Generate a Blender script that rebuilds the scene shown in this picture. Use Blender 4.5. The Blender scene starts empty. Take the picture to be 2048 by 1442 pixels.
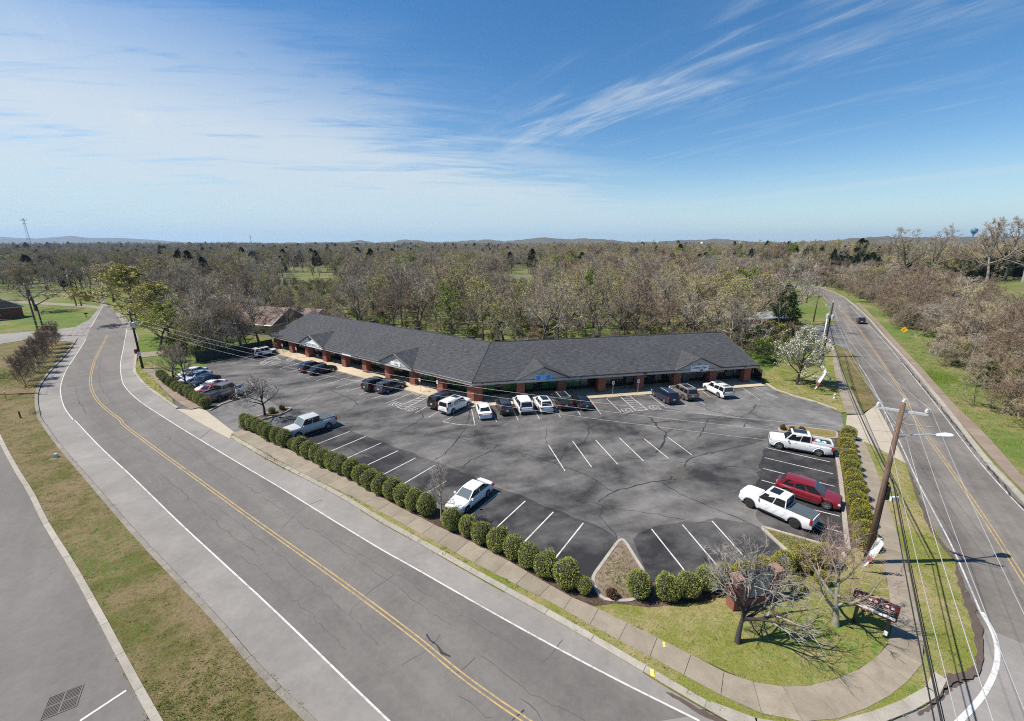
import bpy, bmesh, math, random
from math import radians as RAD, sin, cos, pi, sqrt, hypot, atan2
from mathutils import Vector, Matrix
from mathutils.geometry import tessellate_polygon

S = bpy.context.scene
COL = S.collection

# ------------------------------------------------------------------ camera
CAM_H, FPX, HORIZON = 21.5, 855.0, 487.0          # eye height, focal length (px at 2048 wide), horizon row
PITCH = math.atan2(721 - HORIZON, FPX)
cam_d = bpy.data.cameras.new('camera'); cam = bpy.data.objects.new('camera', cam_d); COL.objects.link(cam)
cam.location = (0, 0, CAM_H); cam.rotation_euler = (pi / 2 - PITCH, 0, 0)
cam_d.sensor_width = 36; cam_d.lens = FPX / 2048 * 36
cam_d.clip_start = 0.3; cam_d.clip_end = 60000
S.camera = cam

# ------------------------------------------------------------------ exposure
S.view_settings.view_transform = 'Standard'; S.view_settings.look = 'None'
S.view_settings.gamma = 1; S.view_settings.exposure = 0.57; S.view_settings.use_curve_mapping = False
S.cycles.use_denoising = False; S.cycles.pixel_filter_type = 'BLACKMAN_HARRIS'; S.cycles.filter_width = 1.1
S.cycles.max_bounces = 6; S.cycles.diffuse_bounces = 2; S.cycles.glossy_bounces = 3
S.cycles.transmission_bounces = 4; S.cycles.transparent_max_bounces = 12; S.cycles.volume_bounces = 0
S.cycles.sample_clamp_indirect = 4.0

# ------------------------------------------------------------------ sun and sky
SUN_EL, SUN_AZ = RAD(54), RAD(180 + 2)              # azimuth of the direction TOWARDS the sun, from +X
sd = Vector((cos(SUN_EL) * cos(SUN_AZ), cos(SUN_EL) * sin(SUN_AZ), sin(SUN_EL)))
sl = bpy.data.lights.new('sun', 'SUN'); sl.energy = 4.9; sl.angle = RAD(0.55); sl.color = (1.0, 0.935, 0.845)
so = bpy.data.objects.new('sun', sl); COL.objects.link(so)
so.rotation_euler = sd.to_track_quat('Z', 'Y').to_euler(); so.location = (-60, 0, 80)
W = bpy.data.worlds.new('World'); S.world = W; W.use_nodes = True
wn, wl = W.node_tree.nodes, W.node_tree.links
wn.clear()
def WN(t, **kw):
    n = wn.new(t)
    for k, v in kw.items(): setattr(n, k, v)
    return n
def wmath(op, a, b=None, c=None, clamp=False):
    n = WN('ShaderNodeMath', operation=op, use_clamp=clamp)
    for i, v in enumerate((a, b, c)):
        if v is None: continue
        if isinstance(v, (int, float)): n.inputs[i].default_value = v
        else: wl.new(v, n.inputs[i])
    return n.outputs[0]
def wsmooth(x, a, b):
    n = WN('ShaderNodeMapRange', interpolation_type='SMOOTHSTEP')
    wl.new(x, n.inputs['Value']); n.inputs['From Min'].default_value = a; n.inputs['From Max'].default_value = b
    return n.outputs['Result']
sky = WN('ShaderNodeTexSky', sky_type='NISHITA'); sky.sun_disc = False
sky.sun_elevation = SUN_EL; sky.sun_rotation = pi / 2 - SUN_AZ
sky.air_density = 1.0; sky.dust_density = 0.2; sky.ozone_density = 2.0; sky.altitude = 200
hs = WN('ShaderNodeHueSaturation'); hs.inputs['Saturation'].default_value = 1.33; hs.inputs['Value'].default_value = 0.88
wl.new(sky.outputs[0], hs.inputs['Color'])
tc = WN('ShaderNodeTexCoord'); sx = WN('ShaderNodeSeparateXYZ'); wl.new(tc.outputs['Generated'], sx.inputs[0])
dx, dy, dz = sx.outputs
zz = wmath('ADD', wmath('MAXIMUM', dz, 0.0), 0.07)
px, py = wmath('DIVIDE', dx, zz), wmath('DIVIDE', dy, zz)      # the cirrus sheet, flat above the land
def run(ang):                                                  # axes along and across a streak direction
    return (wmath('ADD', wmath('MULTIPLY', px, cos(ang)), wmath('MULTIPLY', py, sin(ang))), wmath('SUBTRACT', wmath('MULTIPLY', py, cos(ang)), wmath('MULTIPLY', px, sin(ang))))
cu, cv = run(RAD(-55)); cu2, cv2 = run(RAD(8))
def cnoise(su, sv, detail, rough, dist, off=0.0, ax=None):
    au, av = ax or (cu, cv); c = WN('ShaderNodeCombineXYZ'); wl.new(wmath('MULTIPLY', au, su), c.inputs[0]); wl.new(wmath('MULTIPLY', av, sv), c.inputs[1])
    c.inputs[2].default_value = off
    n = WN('ShaderNodeTexNoise'); wl.new(c.outputs[0], n.inputs['Vector']); n.inputs['Scale'].default_value = 1
    n.inputs['Detail'].default_value = detail; n.inputs['Roughness'].default_value = rough; n.inputs['Distortion'].default_value = dist
    return n.outputs['Fac']
n_big = cnoise(.30, .55, 4, .55, .5, 3.1, (cu2, cv2)); n_veil = cnoise(.8, 2.6, 8, .62, .8, 5.2, (cu2, cv2)); n_mid = cnoise(.35, 1.5, 6, .6, .6, 7.7); n_fine = cnoise(1.3, 7.0, 8, .64, .9, 1.3); n_clump = cnoise(1.1, 3.2, 4, .55, .5, 4.4)
# a thin veil that thickens towards the sun's side of the sky and towards the horizon
side = wsmooth(wmath('ADD', wmath('MULTIPLY', px, -.42), wmath('MULTIPLY', py, .33)), .70, 1.95)
n_vf = cnoise(1.3, 7.5, 8, .66, .8, 9.4, (cu2, cv2))
tex = wmath('ADD', wmath('MULTIPLY', n_big, .30), wmath('ADD', wmath('MULTIPLY', n_veil, .46), wmath('MULTIPLY', n_vf, .20)))
veil = wmath('MULTIPLY', side, wmath('ADD', .12, wmath('MULTIPLY', wsmooth(wmath('ADD', tex, wmath('MULTIPLY', side, .12)), .465, .60), .88)))
def band(v0, w, u0, u1, su):
    g = wmath('SUBTRACT', 1.0, wsmooth(wmath('ABSOLUTE', wmath('SUBTRACT', wmath('ADD', cv, wmath('MULTIPLY', wmath('SUBTRACT', n_mid, .5), .5)), v0)), 0.0, w))
    e = wmath('MULTIPLY', wsmooth(cu, u0 - su, u0 + su), wmath('SUBTRACT', 1.0, wsmooth(cu, u1 - su, u1 + su)))
    return wmath('MULTIPLY', g, e)
streaks = wsmooth(n_fine, .44, .70)
wisps = wmath('MULTIPLY', streaks, wsmooth(n_mid, .50, .72))
b1 = wmath('MULTIPLY', band(2.15, .78, -3.0, -.5, .6), wmath('MULTIPLY', wsmooth(n_fine, .36, .66), wsmooth(n_clump, .42, .62)))
b2 = wmath('MULTIPLY', band(5.7, .30, -4.2, .5, .8), .7)
cl = wmath('ADD', wmath('MULTIPLY', veil, .90), wmath('ADD', wmath('MULTIPLY', wisps, .22), wmath('ADD', wmath('MULTIPLY', b1, .50), wmath('MULTIPLY', b2, .42))), clamp=True)
cl = wmath('MULTIPLY', cl, .93)
cmx = WN('ShaderNodeMixRGB'); wl.new(cl, cmx.inputs[0]); wl.new(hs.outputs[0], cmx.inputs[1]); cmx.inputs[2].default_value = (4.75, 5.25, 5.6, 1)
lowm = wmath('MULTIPLY', wmath('POWER', wmath('SUBTRACT', 1.0, wsmooth(dz, -.02, .21)), 1.5), .90)     # pale air near the horizon, all round
cm2 = WN('ShaderNodeMixRGB'); wl.new(lowm, cm2.inputs[0]); wl.new(cmx.outputs[0], cm2.inputs[1]); cm2.inputs[2].default_value = (3.5, 4.85, 5.5, 1)
bg = WN('ShaderNodeBackground'); wl.new(cm2.outputs[0], bg.inputs[0]); bg.inputs[1].default_value = 0.10
wo = WN('ShaderNodeOutputWorld'); wl.new(bg.outputs[0], wo.inputs[0])

# ------------------------------------------------------------------ survey: picture point -> point of the ground
_c, _s = cos(PITCH), sin(PITCH)
def G(x, y, z=0.0):
    u, v = (x - 1024) / FPX, (721 - y) / FPX
    t = (CAM_H - z) / (_s - v * _c)
    return Vector((u * t, (_c + v * _s) * t, z))
def GL(pts, z=0.0): return [G(p[0], p[1], z) for p in pts]
def HT(bx, by, ty):                                            # height of a plumb thing from the rows of its foot and top
    b = G(bx, by); d = hypot(b.x, b.y); x = bx
    for _ in range(3):
        v = (721 - ty) / FPX; u = (x - 1024) / FPX
        t = b.y / (_c + v * _s); x = 1024 + FPX * b.x / t
    return CAM_H + t * (v * _c - _s)

# ------------------------------------------------------------------ mesh helpers
class MB:
    def __init__(s): s.v = []; s.f = []; s.m = []; s.mi = 0
    def face(s, idx): s.f.append(tuple(idx)); s.m.append(s.mi)
    def add(s, vs): n = len(s.v); s.v += [tuple(p) for p in vs]; return n
    def quad(s, a, b, c, d): n = s.add((a, b, c, d)); s.face((n, n+1, n+2, n+3)); return s
    def box(s, c, size, mat=None, top=(1, 1)):
        x, y, z = (q / 2 for q in size); M = mat or Matrix(); c = Vector(c)
        P = [(-x, -y, -z), (x, -y, -z), (x, y, -z), (-x, y, -z), (-x*top[0], -y*top[1], z), (x*top[0], -y*top[1], z), (x*top[0], y*top[1], z), (-x*top[0], y*top[1], z)]
        n = s.add([M @ (c + Vector(p)) for p in P])
        for q in ((0,3,2,1),(4,5,6,7),(0,1,5,4),(1,2,6,5),(2,3,7,6),(3,0,4,7)): s.face([n+i for i in q])
        return s
    def tube(s, pts, rad, k=6, cap=True):
        pts = [Vector(p) for p in pts]
        if not isinstance(rad, (list, tuple)): rad = [rad] * len(pts)
        rings = []; ref = None
        for i, p in enumerate(pts):
            d = (pts[min(i+1, len(pts)-1)] - pts[max(i-1, 0)]).normalized()
            if ref is None: ref = Vector((1, 0, 0)) if abs(d.x) < .8 else Vector((0, 1, 0))
            a = d.cross(ref).normalized(); b = d.cross(a); ref = b.cross(d) if False else ref
            rings.append(s.add([p + (a * cos(2*pi*j/k) + b * sin(2*pi*j/k)) * rad[i] for j in range(k)]))
        for i in range(len(rings)-1):
            for j in range(k):
                s.face((rings[i]+j, rings[i]+(j+1) % k, rings[i+1]+(j+1) % k, rings[i+1]+j))
        if cap:
            s.face([rings[0]+j for j in range(k)][::-1]); s.face([rings[-1]+j for j in range(k)])
        return s
    def lathe(s, prof, k=12, o=(0, 0, 0), cap=True):
        o = Vector(o); R = [s.add([o + Vector((r*cos(2*pi*j/k), r*sin(2*pi*j/k), z)) for j in range(k)]) for r, z in prof]
        for i in range(len(R)-1):
            for j in range(k): s.face((R[i]+j, R[i]+(j+1) % k, R[i+1]+(j+1) % k, R[i+1]+j))
        if cap: s.face([R[0]+j for j in range(k)][::-1]); s.face([R[-1]+j for j in range(k)])
        return s
    def sheet(s, poly, z=None):
        P = [Vector((p[0], p[1], p[2] if z is None else z)) for p in poly]
        n = s.add(P)
        for t in tessellate_polygon([P]):
            a, b, c = (P[i] for i in t)
            t = t if (b-a).cross(c-a).z > 0 else t[::-1]
            s.face([n+i for i in t])
        return s
    def prism(s, poly, z0, z1):
        s.sheet(poly, z1); k = len(poly)
        ar = sum(poly[i][0]*poly[(i+1) % k][1]-poly[(i+1) % k][0]*poly[i][1] for i in range(k))
        q = poly if ar > 0 else poly[::-1]
        for i in range(k):
            a, b = q[i], q[(i+1) % k]
            s.quad((a[0], a[1], z0), (b[0], b[1], z0), (b[0], b[1], z1), (a[0], a[1], z1))
        return s
    def mesh(s, name, mats, smooth=False):
        me = bpy.data.meshes.new(name); me.from_pydata(s.v, [], s.f)
        for m in (mats if isinstance(mats, (list, tuple)) else [mats]): me.materials.append(m)
        if max(s.m, default=0): me.polygons.foreach_set('material_index', s.m)
        if smooth: me.polygons.foreach_set('use_smooth', [True] * len(s.f))
        me.update(); return me
    def build(s, name, mats, parent=None, smooth=False):
        return put(name, s.mesh(name, mats, smooth), parent)
def put(name, me, parent=None, loc=None, rz=None):
    o = bpy.data.objects.new(name, me); COL.objects.link(o)
    if parent: o.parent = parent
    if loc is not None: o.location = loc
    if rz is not None: o.rotation_euler.z = rz
    return o
def tag(o, label, cat=None, group=None, kind=None):
    if label: o['label'] = label
    if cat: o['category'] = cat
    if group: o['group'] = group
    if kind: o['kind'] = kind
    return o
def thing(name, label, cat, loc=(0, 0, 0), rz=0.0, group=None):
    o = put(name, None, None, loc, rz); o.empty_display_size = .2
    return tag(o, label, cat, group)
def struct(name, o): o['kind'] = 'structure'; return o
def copy_tree(o, loc, rz, label, group=None, sc=None):
    r = o.copy(); COL.objects.link(r); r.location = loc; r.rotation_euler.z = rz; tag(r, label, None, group)
    if sc: r.scale = sc
    for ch in o.children:
        c = ch.copy(); COL.objects.link(c); c.parent = r
        for g in ch.children: d = g.copy(); COL.objects.link(d); d.parent = c
    return r
def crom(P, n=6):
    P = [Vector(p) for p in P]; out = []
    for i in range(len(P)-1):
        a, b, c, d = P[max(i-1, 0)], P[i], P[i+1], P[min(i+2, len(P)-1)]
        for k in range(n):
            t = k / n; out.append(.5*((2*b)+(c-a)*t+(2*a-5*b+4*c-d)*t*t+(3*b-a-3*c+d)*t**3))
    return out + [P[-1]]
def resample(P, step):
    out = [P[0].copy()]; acc = 0
    for a, b in zip(P, P[1:]):
        L = (b-a).length
        while acc + L >= step:
            t = (step-acc)/L; a = a.lerp(b, t); out.append(a.copy()); L = (b-a).length; acc = 0
        acc += L
    if (out[-1]-P[-1]).length > step*.4: out.append(P[-1].copy())
    return out
def offset(P, d):                                              # shift a polyline to its left by d
    out = []
    for i, p in enumerate(P):
        t = (P[min(i+1, len(P)-1)]-P[max(i-1, 0)]); t.z = 0; t.normalize()
        out.append(p + Vector((-t.y, t.x, 0))*d)
    return out
def ribbon(mb, P, w, z):
    L, R = offset(P, w/2), offset(P, -w/2)
    for i in range(len(P)-1):
        mb.quad((R[i].x, R[i].y, z), (R[i+1].x, R[i+1].y, z), (L[i+1].x, L[i+1].y, z), (L[i].x, L[i].y, z))
    return mb
def inside(x, y, poly):
    r = False; j = len(poly)-1
    for i in range(len(poly)):
        xi, yi, xj, yj = poly[i][0], poly[i][1], poly[j][0], poly[j][1]
        if (yi > y) != (yj > y) and x < (xj-xi)*(y-yi)/(yj-yi)+xi: r = not r
        j = i
    return r
def dist_line(x, y, P):
    best = (1e9, 0)
    for a, b in zip(P, P[1:]):
        vx, vy = b[0]-a[0], b[1]-a[1]; L = vx*vx+vy*vy or 1e-9
        t = max(0, min(1, ((x-a[0])*vx+(y-a[1])*vy)/L)); qx, qy = x-a[0]-t*vx, y-a[1]-t*vy
        d = qx*qx+qy*qy
        if d < best[0]: best = (d, vx*qy-vy*qx)
    return sqrt(best[0])*(1 if best[1] >= 0 else -1)            # + on the left of the line
def sstep(a, b, x):
    t = max(0, min(1, (x-a)/(b-a))); return t*t*(3-2*t)

# ------------------------------------------------------------------ materials
class NT:
    def __init__(s, name):
        s.m = bpy.data.materials.new(name); s.m.use_nodes = True; s.t = s.m.node_tree; s.b = s.t.nodes['Principled BSDF']; s._pos = None
    def n(s, t, **kw):
        q = s.t.nodes.new(t)
        for k, v in kw.items(): setattr(q, k, v)
        return q
    def link(s, a, b): s.t.links.new(a, b)
    def pos(s, obj=False):
        if s._pos is None:
            s._pos = s.n('ShaderNodeTexCoord').outputs['Object'] if obj else s.n('ShaderNodeNewGeometry').outputs['Position']
        return s._pos
    def noise(s, scale, detail=4, rough=.55, dist=0., stretch=None, off=None, obj=False):
        v = s.pos(obj)
        if stretch or off:
            mp = s.n('ShaderNodeMapping'); s.link(v, mp.inputs[0])
            if stretch: mp.vector_type = 'TEXTURE'; mp.inputs['Rotation'].default_value = (0, 0, stretch[0]); mp.inputs['Scale'].default_value = (1/stretch[1], 1/stretch[2], 1)
            if off: mp.inputs['Location'].default_value = off
            v = mp.outputs[0]
        q = s.n('ShaderNodeTexNoise'); s.link(v, q.inputs['Vector']); q.inputs['Scale'].default_value = scale
        q.inputs['Detail'].default_value = detail; q.inputs['Roughness'].default_value = rough; q.inputs['Distortion'].default_value = dist
        return q.outputs['Fac']
    def ramp(s, x, stops, interp='LINEAR'):
        r = s.n('ShaderNodeValToRGB'); s.link(x, r.inputs[0]); cr = r.color_ramp; cr.interpolation = interp
        while len(cr.elements) < len(stops): cr.elements.new(.5)
        for e, (p, c) in zip(cr.elements, stops):
            e.position = p; e.color = (c, c, c, 1) if isinstance(c, (int, float)) else (*c, 1)
        return r.outputs['Color']
    def mix(s, f, a, b, mode='MIX'):
        q = s.n('ShaderNodeMixRGB', blend_type=mode)
        for i, v in enumerate((f, a, b)):
            if isinstance(v, (int, float)): q.inputs[i].default_value = v if i == 0 else (v, v, v, 1)
            elif isinstance(v, tuple): q.inputs[i].default_value = (*v, 1)
            else: s.link(v, q.inputs[i])
        return q.outputs[0]
    def math(s, op, a, b=0., clamp=False):
        q = s.n('ShaderNodeMath', operation=op, use_clamp=clamp)
        for i, v in enumerate((a, b)):
            if isinstance(v, (int, float)): q.inputs[i].default_value = v
            else: s.link(v, q.inputs[i])
        return q.outputs[0]
    def objrand(s): return s.n('ShaderNodeObjectInfo').outputs['Random']
    def bump(s, h, strength=.3, dist=.05):
        q = s.n('ShaderNodeBump'); s.link(h, q.inputs['Height']); q.inputs['Strength'].default_value = strength; q.inputs['Distance'].default_value = dist
        s.link(q.outputs[0], s.b.inputs['Normal'])
    def out(s, col, rough=.7, metal=0., spec=.5, coat=0.):
        if isinstance(col, tuple): s.b.inputs['Base Color'].default_value = (*col, 1)
        else: s.link(col, s.b.inputs['Base Color'])
        if isinstance(rough, float): s.b.inputs['Roughness'].default_value = rough
        else: s.link(rough, s.b.inputs['Roughness'])
        s.b.inputs['Metallic'].default_value = metal; s.b.inputs['Specular IOR Level'].default_value = spec
        s.b.inputs['Coat Weight'].default_value = coat; s.b.inputs['Coat Roughness'].default_value = .05
        return s.m
def simple(name, col, rough=.6, metal=0., spec=.5, var=.15, scale=3., coat=0., obj=True):
    t = NT(name)
    if var:
        f = t.noise(scale, 5, .6, obj=obj)
        c = t.mix(f, tuple(min(1, x*(1-var)) for x in col), tuple(min(1, x*(1+var)) for x in col))
    else: c = tuple(col)
    return t.out(c, rough, metal, spec, coat)
def grass_mat(name, base, dry, green, scale=1., dryness=.5, bumpy=.5):
    t = NT(name)
    a = t.noise(.22*scale, 6, .65, .4); b = t.noise(1.7*scale, 6, .7, .2, off=(31, 7, 0)); f = t.noise(14, 4, .75, off=(3, 9, 2)); g = t.noise(.07, 3, .5, off=(50, 20, 0))
    k = t.math('ADD', t.math('MULTIPLY', a, .6), t.math('MULTIPLY', b, .4))
    c1 = t.mix(t.ramp(k, [(dryness-.07, 0.), (dryness+.06, 1.)]), base, dry)
    c2 = t.mix(t.ramp(t.math('ADD', t.math('MULTIPLY', b, .65), t.math('MULTIPLY', g, .35)), [(.53, 0.), (.63, 1.)]), c1, green)
    c3 = t.mix(t.ramp(f, [(.30, 0.), (.70, 1.)]), t.mix(1., c2, (.48, .50, .46), 'MULTIPLY'), t.mix(1., c2, (1.42, 1.40, 1.32), 'MULTIPLY'))
    t.bump(t.math('ADD', f, b), bumpy, .06)
    return t.out(c3, .95, spec=.15)
M = {}
M['grass'] = grass_mat('grass verge', (.165, .175, .042), (.275, .225, .120), (.095, .170, .022), dryness=.52)
M['grass_dry'] = grass_mat('grass dry strip', (.090, .088, .026), (.185, .138, .080), (.060, .110, .014), 1.3, .485)
M['lawn'] = grass_mat('spring lawn', (.095, .175, .022), (.215, .190, .075), (.070, .165, .015), .6, .62)
M['mulch'] = grass_mat('mulch bed', (.070, .046, .036), (.14, .098, .08), (.09, .085, .035), 2., .5, .9)
M['island'] = grass_mat('dry groundcover', (.20, .16, .055), (.28, .19, .10), (.15, .16, .03), 2.2, .52, .8)
M['pinkbed'] = grass_mat('pale straw mulch', (.17, .125, .10), (.26, .195, .165), (.14, .13, .05), 2.4, .5, .8)
def concrete(name, lo, hi, sc=1.):
    t = NT(name); a = t.noise(.8*sc, 6, .65, .5); b = t.noise(9, 5, .7, off=(5, 5, 0)); r = t.objrand()
    k = t.math('ADD', t.math('MULTIPLY', a, .65), t.math('MULTIPLY', b, .35))
    c = t.mix(t.ramp(k, [(.3, 0.), (.72, 1.)]), lo, hi)
    c = t.mix(1., c, t.ramp(r, [(0., .88), (1., 1.08)]), 'MULTIPLY')
    t.bump(b, .15, .01); return t.out(c, .9, spec=.25)
M['walk'] = concrete('weathered concrete', (.18, .152, .114), (.315, .272, .212))
M['walk_brown'] = concrete('stained concrete', (.19, .145, .11), (.275, .22, .17))
M['kerb'] = concrete('kerb concrete', (.25, .225, .185), (.40, .37, .315), 1.6)
M['kerb_dark'] = concrete('old kerb', (.15, .135, .11), (.29, .265, .225), 2.)
M['apron'] = concrete('pale concrete apron', (.33, .285, .22), (.43, .38, .30), .6)
M['front_walk'] = concrete('storefront walk', (.38, .31, .21), (.52, .44, .31), .6)
def asphalt(name, dark, light, lo, hi, sc=.16, streak=None, speck=.25, warm=1.0):
    t = NT(name)
    a = t.noise(sc, 7, .62, .7); b = t.noise(sc*5, 6, .65, .4, off=(17, 3, 0)); c = t.noise(22, 3, .8, off=(9, 4, 0)); d = t.noise(2.6, 6, .7, off=(2, 40, 0))
    k = t.math('ADD', t.math('MULTIPLY', a, .66), t.math('MULTIPLY', b, .34))
    if streak:
        e = t.noise(.35, 5, .6, .3, stretch=streak); k = t.math('ADD', t.math('MULTIPLY', k, .6), t.math('MULTIPLY', e, .4))
    col = t.mix(t.ramp(k, [(lo, 0.), (hi, 1.)]), dark, light)
    col = t.mix(1., col, t.ramp(t.math('ADD', t.math('MULTIPLY', c, .55), t.math('MULTIPLY', d, .45)), [(.28, 1-speck), (.72, 1+speck)]), 'MULTIPLY')
    t.bump(c, .2, .008); return t.out(col, .88, spec=.3)
M['lot'] = asphalt('sealed parking asphalt', (.027, .027, .028), (.172, .164, .154), .40, .61, .10, (RAD(20), .35, 1.))
M['lot_pale'] = asphalt('worn parking asphalt', (.085, .083, .080), (.20, .193, .184), .40, .62, .14)
M['road'] = asphalt('old pale road asphalt', (.180, .168, .153), (.270, .252, .231), .38, .64, .09, None, .18)
M['road_b'] = asphalt('streaked road asphalt', (.088, .079, .070), (.228, .206, .180), .36, .66, .12, (RAD(56), .05, 1.5), .22)
M['lot_dark'] = asphalt('fresh black seal coat', (.023, .023, .025), (.130, .124, .117), .45, .66, .10, (RAD(20), .35, 1.), .28)
M['road_c'] = asphalt('grey lane asphalt', (.112, .104, .096), (.175, .162, .149), .38, .66, .08, (RAD(-48), .08, 1.), .22)
def paint(name, col, wear=.45):
    t = NT(name); a = t.noise(6, 6, .75); b = t.noise(1.1, 4, .6, off=(8, 1, 0))
    k = t.math('ADD', t.math('MULTIPLY', a, .6), t.math('MULTIPLY', b, .4))
    return t.out(t.mix(t.ramp(k, [(wear-.06, 1.), (wear+.06, 0.)]), col, tuple(x*.35+.08 for x in col)), .8, spec=.3)
M['white_line'] = paint('white road paint', (.58, .57, .54), .455); M['white_worn'] = paint('worn white paint', (.56, .55, .53), .50)
M['yellow_line'] = paint('yellow road paint', (.43, .30, .12), .47); M['yellow_mark'] = paint('bright yellow mark', (.78, .62, .10), .2)
M['crack'] = simple('crack filler', (.028, .027, .027), .7, var=.3); M['crack_soft'] = simple('hairline crack', (.085, .08, .076), .9, var=.3)
M['stain'] = simple('dried mud stain', (.075, .066, .056), .9, var=.35, scale=2.)
M['dirt'] = simple('bare dirt', (.085, .063, .052), .95, var=.4, scale=2.)
M['skid'] = simple('tyre rubber mark', (.125, .12, .118), .85, var=.25)
def brick_mat(name, c1, c2, mortar):
    t = NT(name); tcn = t.n('ShaderNodeTexCoord'); mp = t.n('ShaderNodeMapping'); t.link(tcn.outputs['Object'], mp.inputs[0])
    # brick courses follow height; the run follows x+y so every wall face carries them
    sp = t.n('ShaderNodeSeparateXYZ'); t.link(mp.outputs[0], sp.inputs[0]); cb = t.n('ShaderNodeCombineXYZ')
    t.link(t.math('ADD', sp.outputs[0], sp.outputs[1]), cb.inputs[0]); t.link(sp.outputs[2], cb.inputs[1])
    b = t.n('ShaderNodeTexBrick'); t.link(cb.outputs[0], b.inputs['Vector'])
    b.inputs['Color1'].default_value = (*c1, 1); b.inputs['Color2'].default_value = (*c2, 1); b.inputs['Mortar'].default_value = (*mortar, 1)
    b.inputs['Scale'].default_value = 1; b.inputs['Brick Width'].default_value = .22; b.inputs['Row Height'].default_value = .075; b.inputs['Mortar Size'].default_value = .008
    n = t.noise(1.6, 4, obj=True); c = t.mix(.35, b.outputs['Color'], t.ramp(n, [(.3, tuple(x*.6 for x in c1)), (.7, tuple(min(1, x*1.3) for x in c2))]))
    t.bump(b.outputs['Fac'], .25, .01); return t.out(c, .88, spec=.25)
M['brick'] = brick_mat('red brick', (.27, .078, .05), (.21, .06, .04), (.28, .20, .16))
def shingle_mat(name, lo, hi, rz):
    t = NT(name); a = t.noise(1.1, 5, .6, obj=True); b = t.noise(1.5, 5, .85, stretch=(0, .8, 2.6), obj=True); c = t.noise(.25, 3, .5, off=(7, 7, 0), obj=True)
    col = t.mix(t.ramp(b, [(.42, 0.), (.68, 1.)]), lo, hi)
    col = t.mix(1., col, t.ramp(t.math('ADD', t.math('MULTIPLY', a, .5), t.math('MULTIPLY', c, .5)), [(.3, .82), (.7, 1.15)]), 'MULTIPLY')
    t.bump(b, .35, .02); return t.out(col, .92, spec=.2)
M['shingle'] = shingle_mat('charcoal shingle', (.038, .040, .044), (.105, .107, .112), 0)
M['shingle_brown'] = shingle_mat('brown shingle', (.15, .11, .095), (.27, .205, .18), 0)
M['shingle_grey'] = shingle_mat('weathered shingle', (.17, .155, .145), (.29, .27, .25), 0)
M['trim_dark'] = simple('dark drip edge', (.018, .018, .020), .5); M['stucco'] = simple('warm grey stucco', (.47, .435, .385), .9, var=.06)
M['white_panel'] = simple('white sign panel', (.80, .80, .80), .6, var=.03); M['black'] = simple('black paint', (.012, .012, .013), .45, var=.1)
M['frame'] = simple('dark bronze frame', (.022, .019, .018), .35, .3); M['soffit'] = simple('soffit', (.30, .27, .24), .9)
t = NT('dark shop glass'); t.out(t.mix(t.noise(.8, 3, obj=True), (.016, .018, .02), (.045, .045, .045)), .06, spec=.6); M['glass'] = t.m
M['glass_pale'] = simple('blinds behind glass', (.17, .16, .15), .15, var=.3, scale=1.2)
M['interior'] = simple('dim interior', (.035, .032, .03), .9)
M['blue_sign'] = simple('blue banner', (.035, .30, .66), .5, var=.1, scale=6.); M['ink'] = simple('dark ink', (.03, .045, .08), .6, var=.1)
M['ink_grey'] = simple('grey lettering', (.28, .28, .29), .6, var=.1); M['ink_white'] = simple('white lettering', (.72, .78, .84), .6, var=.05)
M['metal'] = simple('galvanised steel', (.42, .42, .41), .45, .5, var=.15); M['alu'] = simple('pale aluminium', (.66, .66, .65), .4, .4, var=.08)
M['wood_pole'] = None
def wood_pole(name, lo, hi):
    t = NT(name); a = t.noise(2.2, 6, .7, stretch=None, obj=True); mp = t.n('ShaderNodeMapping'); t.link(t.pos(), mp.inputs[0]); mp.inputs['Scale'].default_value = (9, 9, .6)
    q = t.n('ShaderNodeTexNoise'); t.link(mp.outputs[0], q.inputs['Vector']); q.inputs['Scale'].default_value = 1.; q.inputs['Detail'].default_value = 7
    c = t.mix(t.ramp(t.math('ADD', t.math('MULTIPLY', a, .4), t.math('MULTIPLY', q.outputs['Fac'], .6)), [(.32, 0.), (.68, 1.)]), lo, hi)
    t.bump(q.outputs['Fac'], .4, .02); return t.out(c, .9, spec=.2)
M['wood_pole'] = wood_pole('brown pole wood', (.075, .045, .032), (.20, .135, .10)); M['wood_dark'] = wood_pole('creosoted pole wood', (.022, .018, .016), (.06, .05, .042))
M['wire'] = simple('aluminium wire', (.50, .50, .50), .5, .3, var=0); M['cable'] = simple('black cable', (.02, .02, .022), .6, var=0)
M['grey_can'] = simple('grey transformer', (.50, .51, .52), .45, var=.08); M['insul'] = simple('porcelain', (.55, .55, .53), .25, var=.1)
M['green_fence'] = simple('dark green slats', (.012, .028, .022), .6, var=.25); M['red_cloth'] = simple('red print', (.55, .07, .05), .8, var=.1)
M['white_cloth'] = simple('white cloth', (.75, .74, .71), .85, var=.05); M['yellow_sign'] = simple('yellow sign face', (.80, .42, .02), .5, var=.05)
M['maroon'] = simple('maroon board', (.16, .012, .02), .5, var=.15); M['grey_slat'] = simple('grey board', (.30, .30, .295), .8, var=.25, scale=8.)
M['iron'] = simple('cast iron', (.045, .04, .036), .6, .4, var=.3); M['pot'] = simple('pale stone pot', (.52, .47, .41), .9, var=.15)
# ================================================================== SETTING
random.seed(11)
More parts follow.
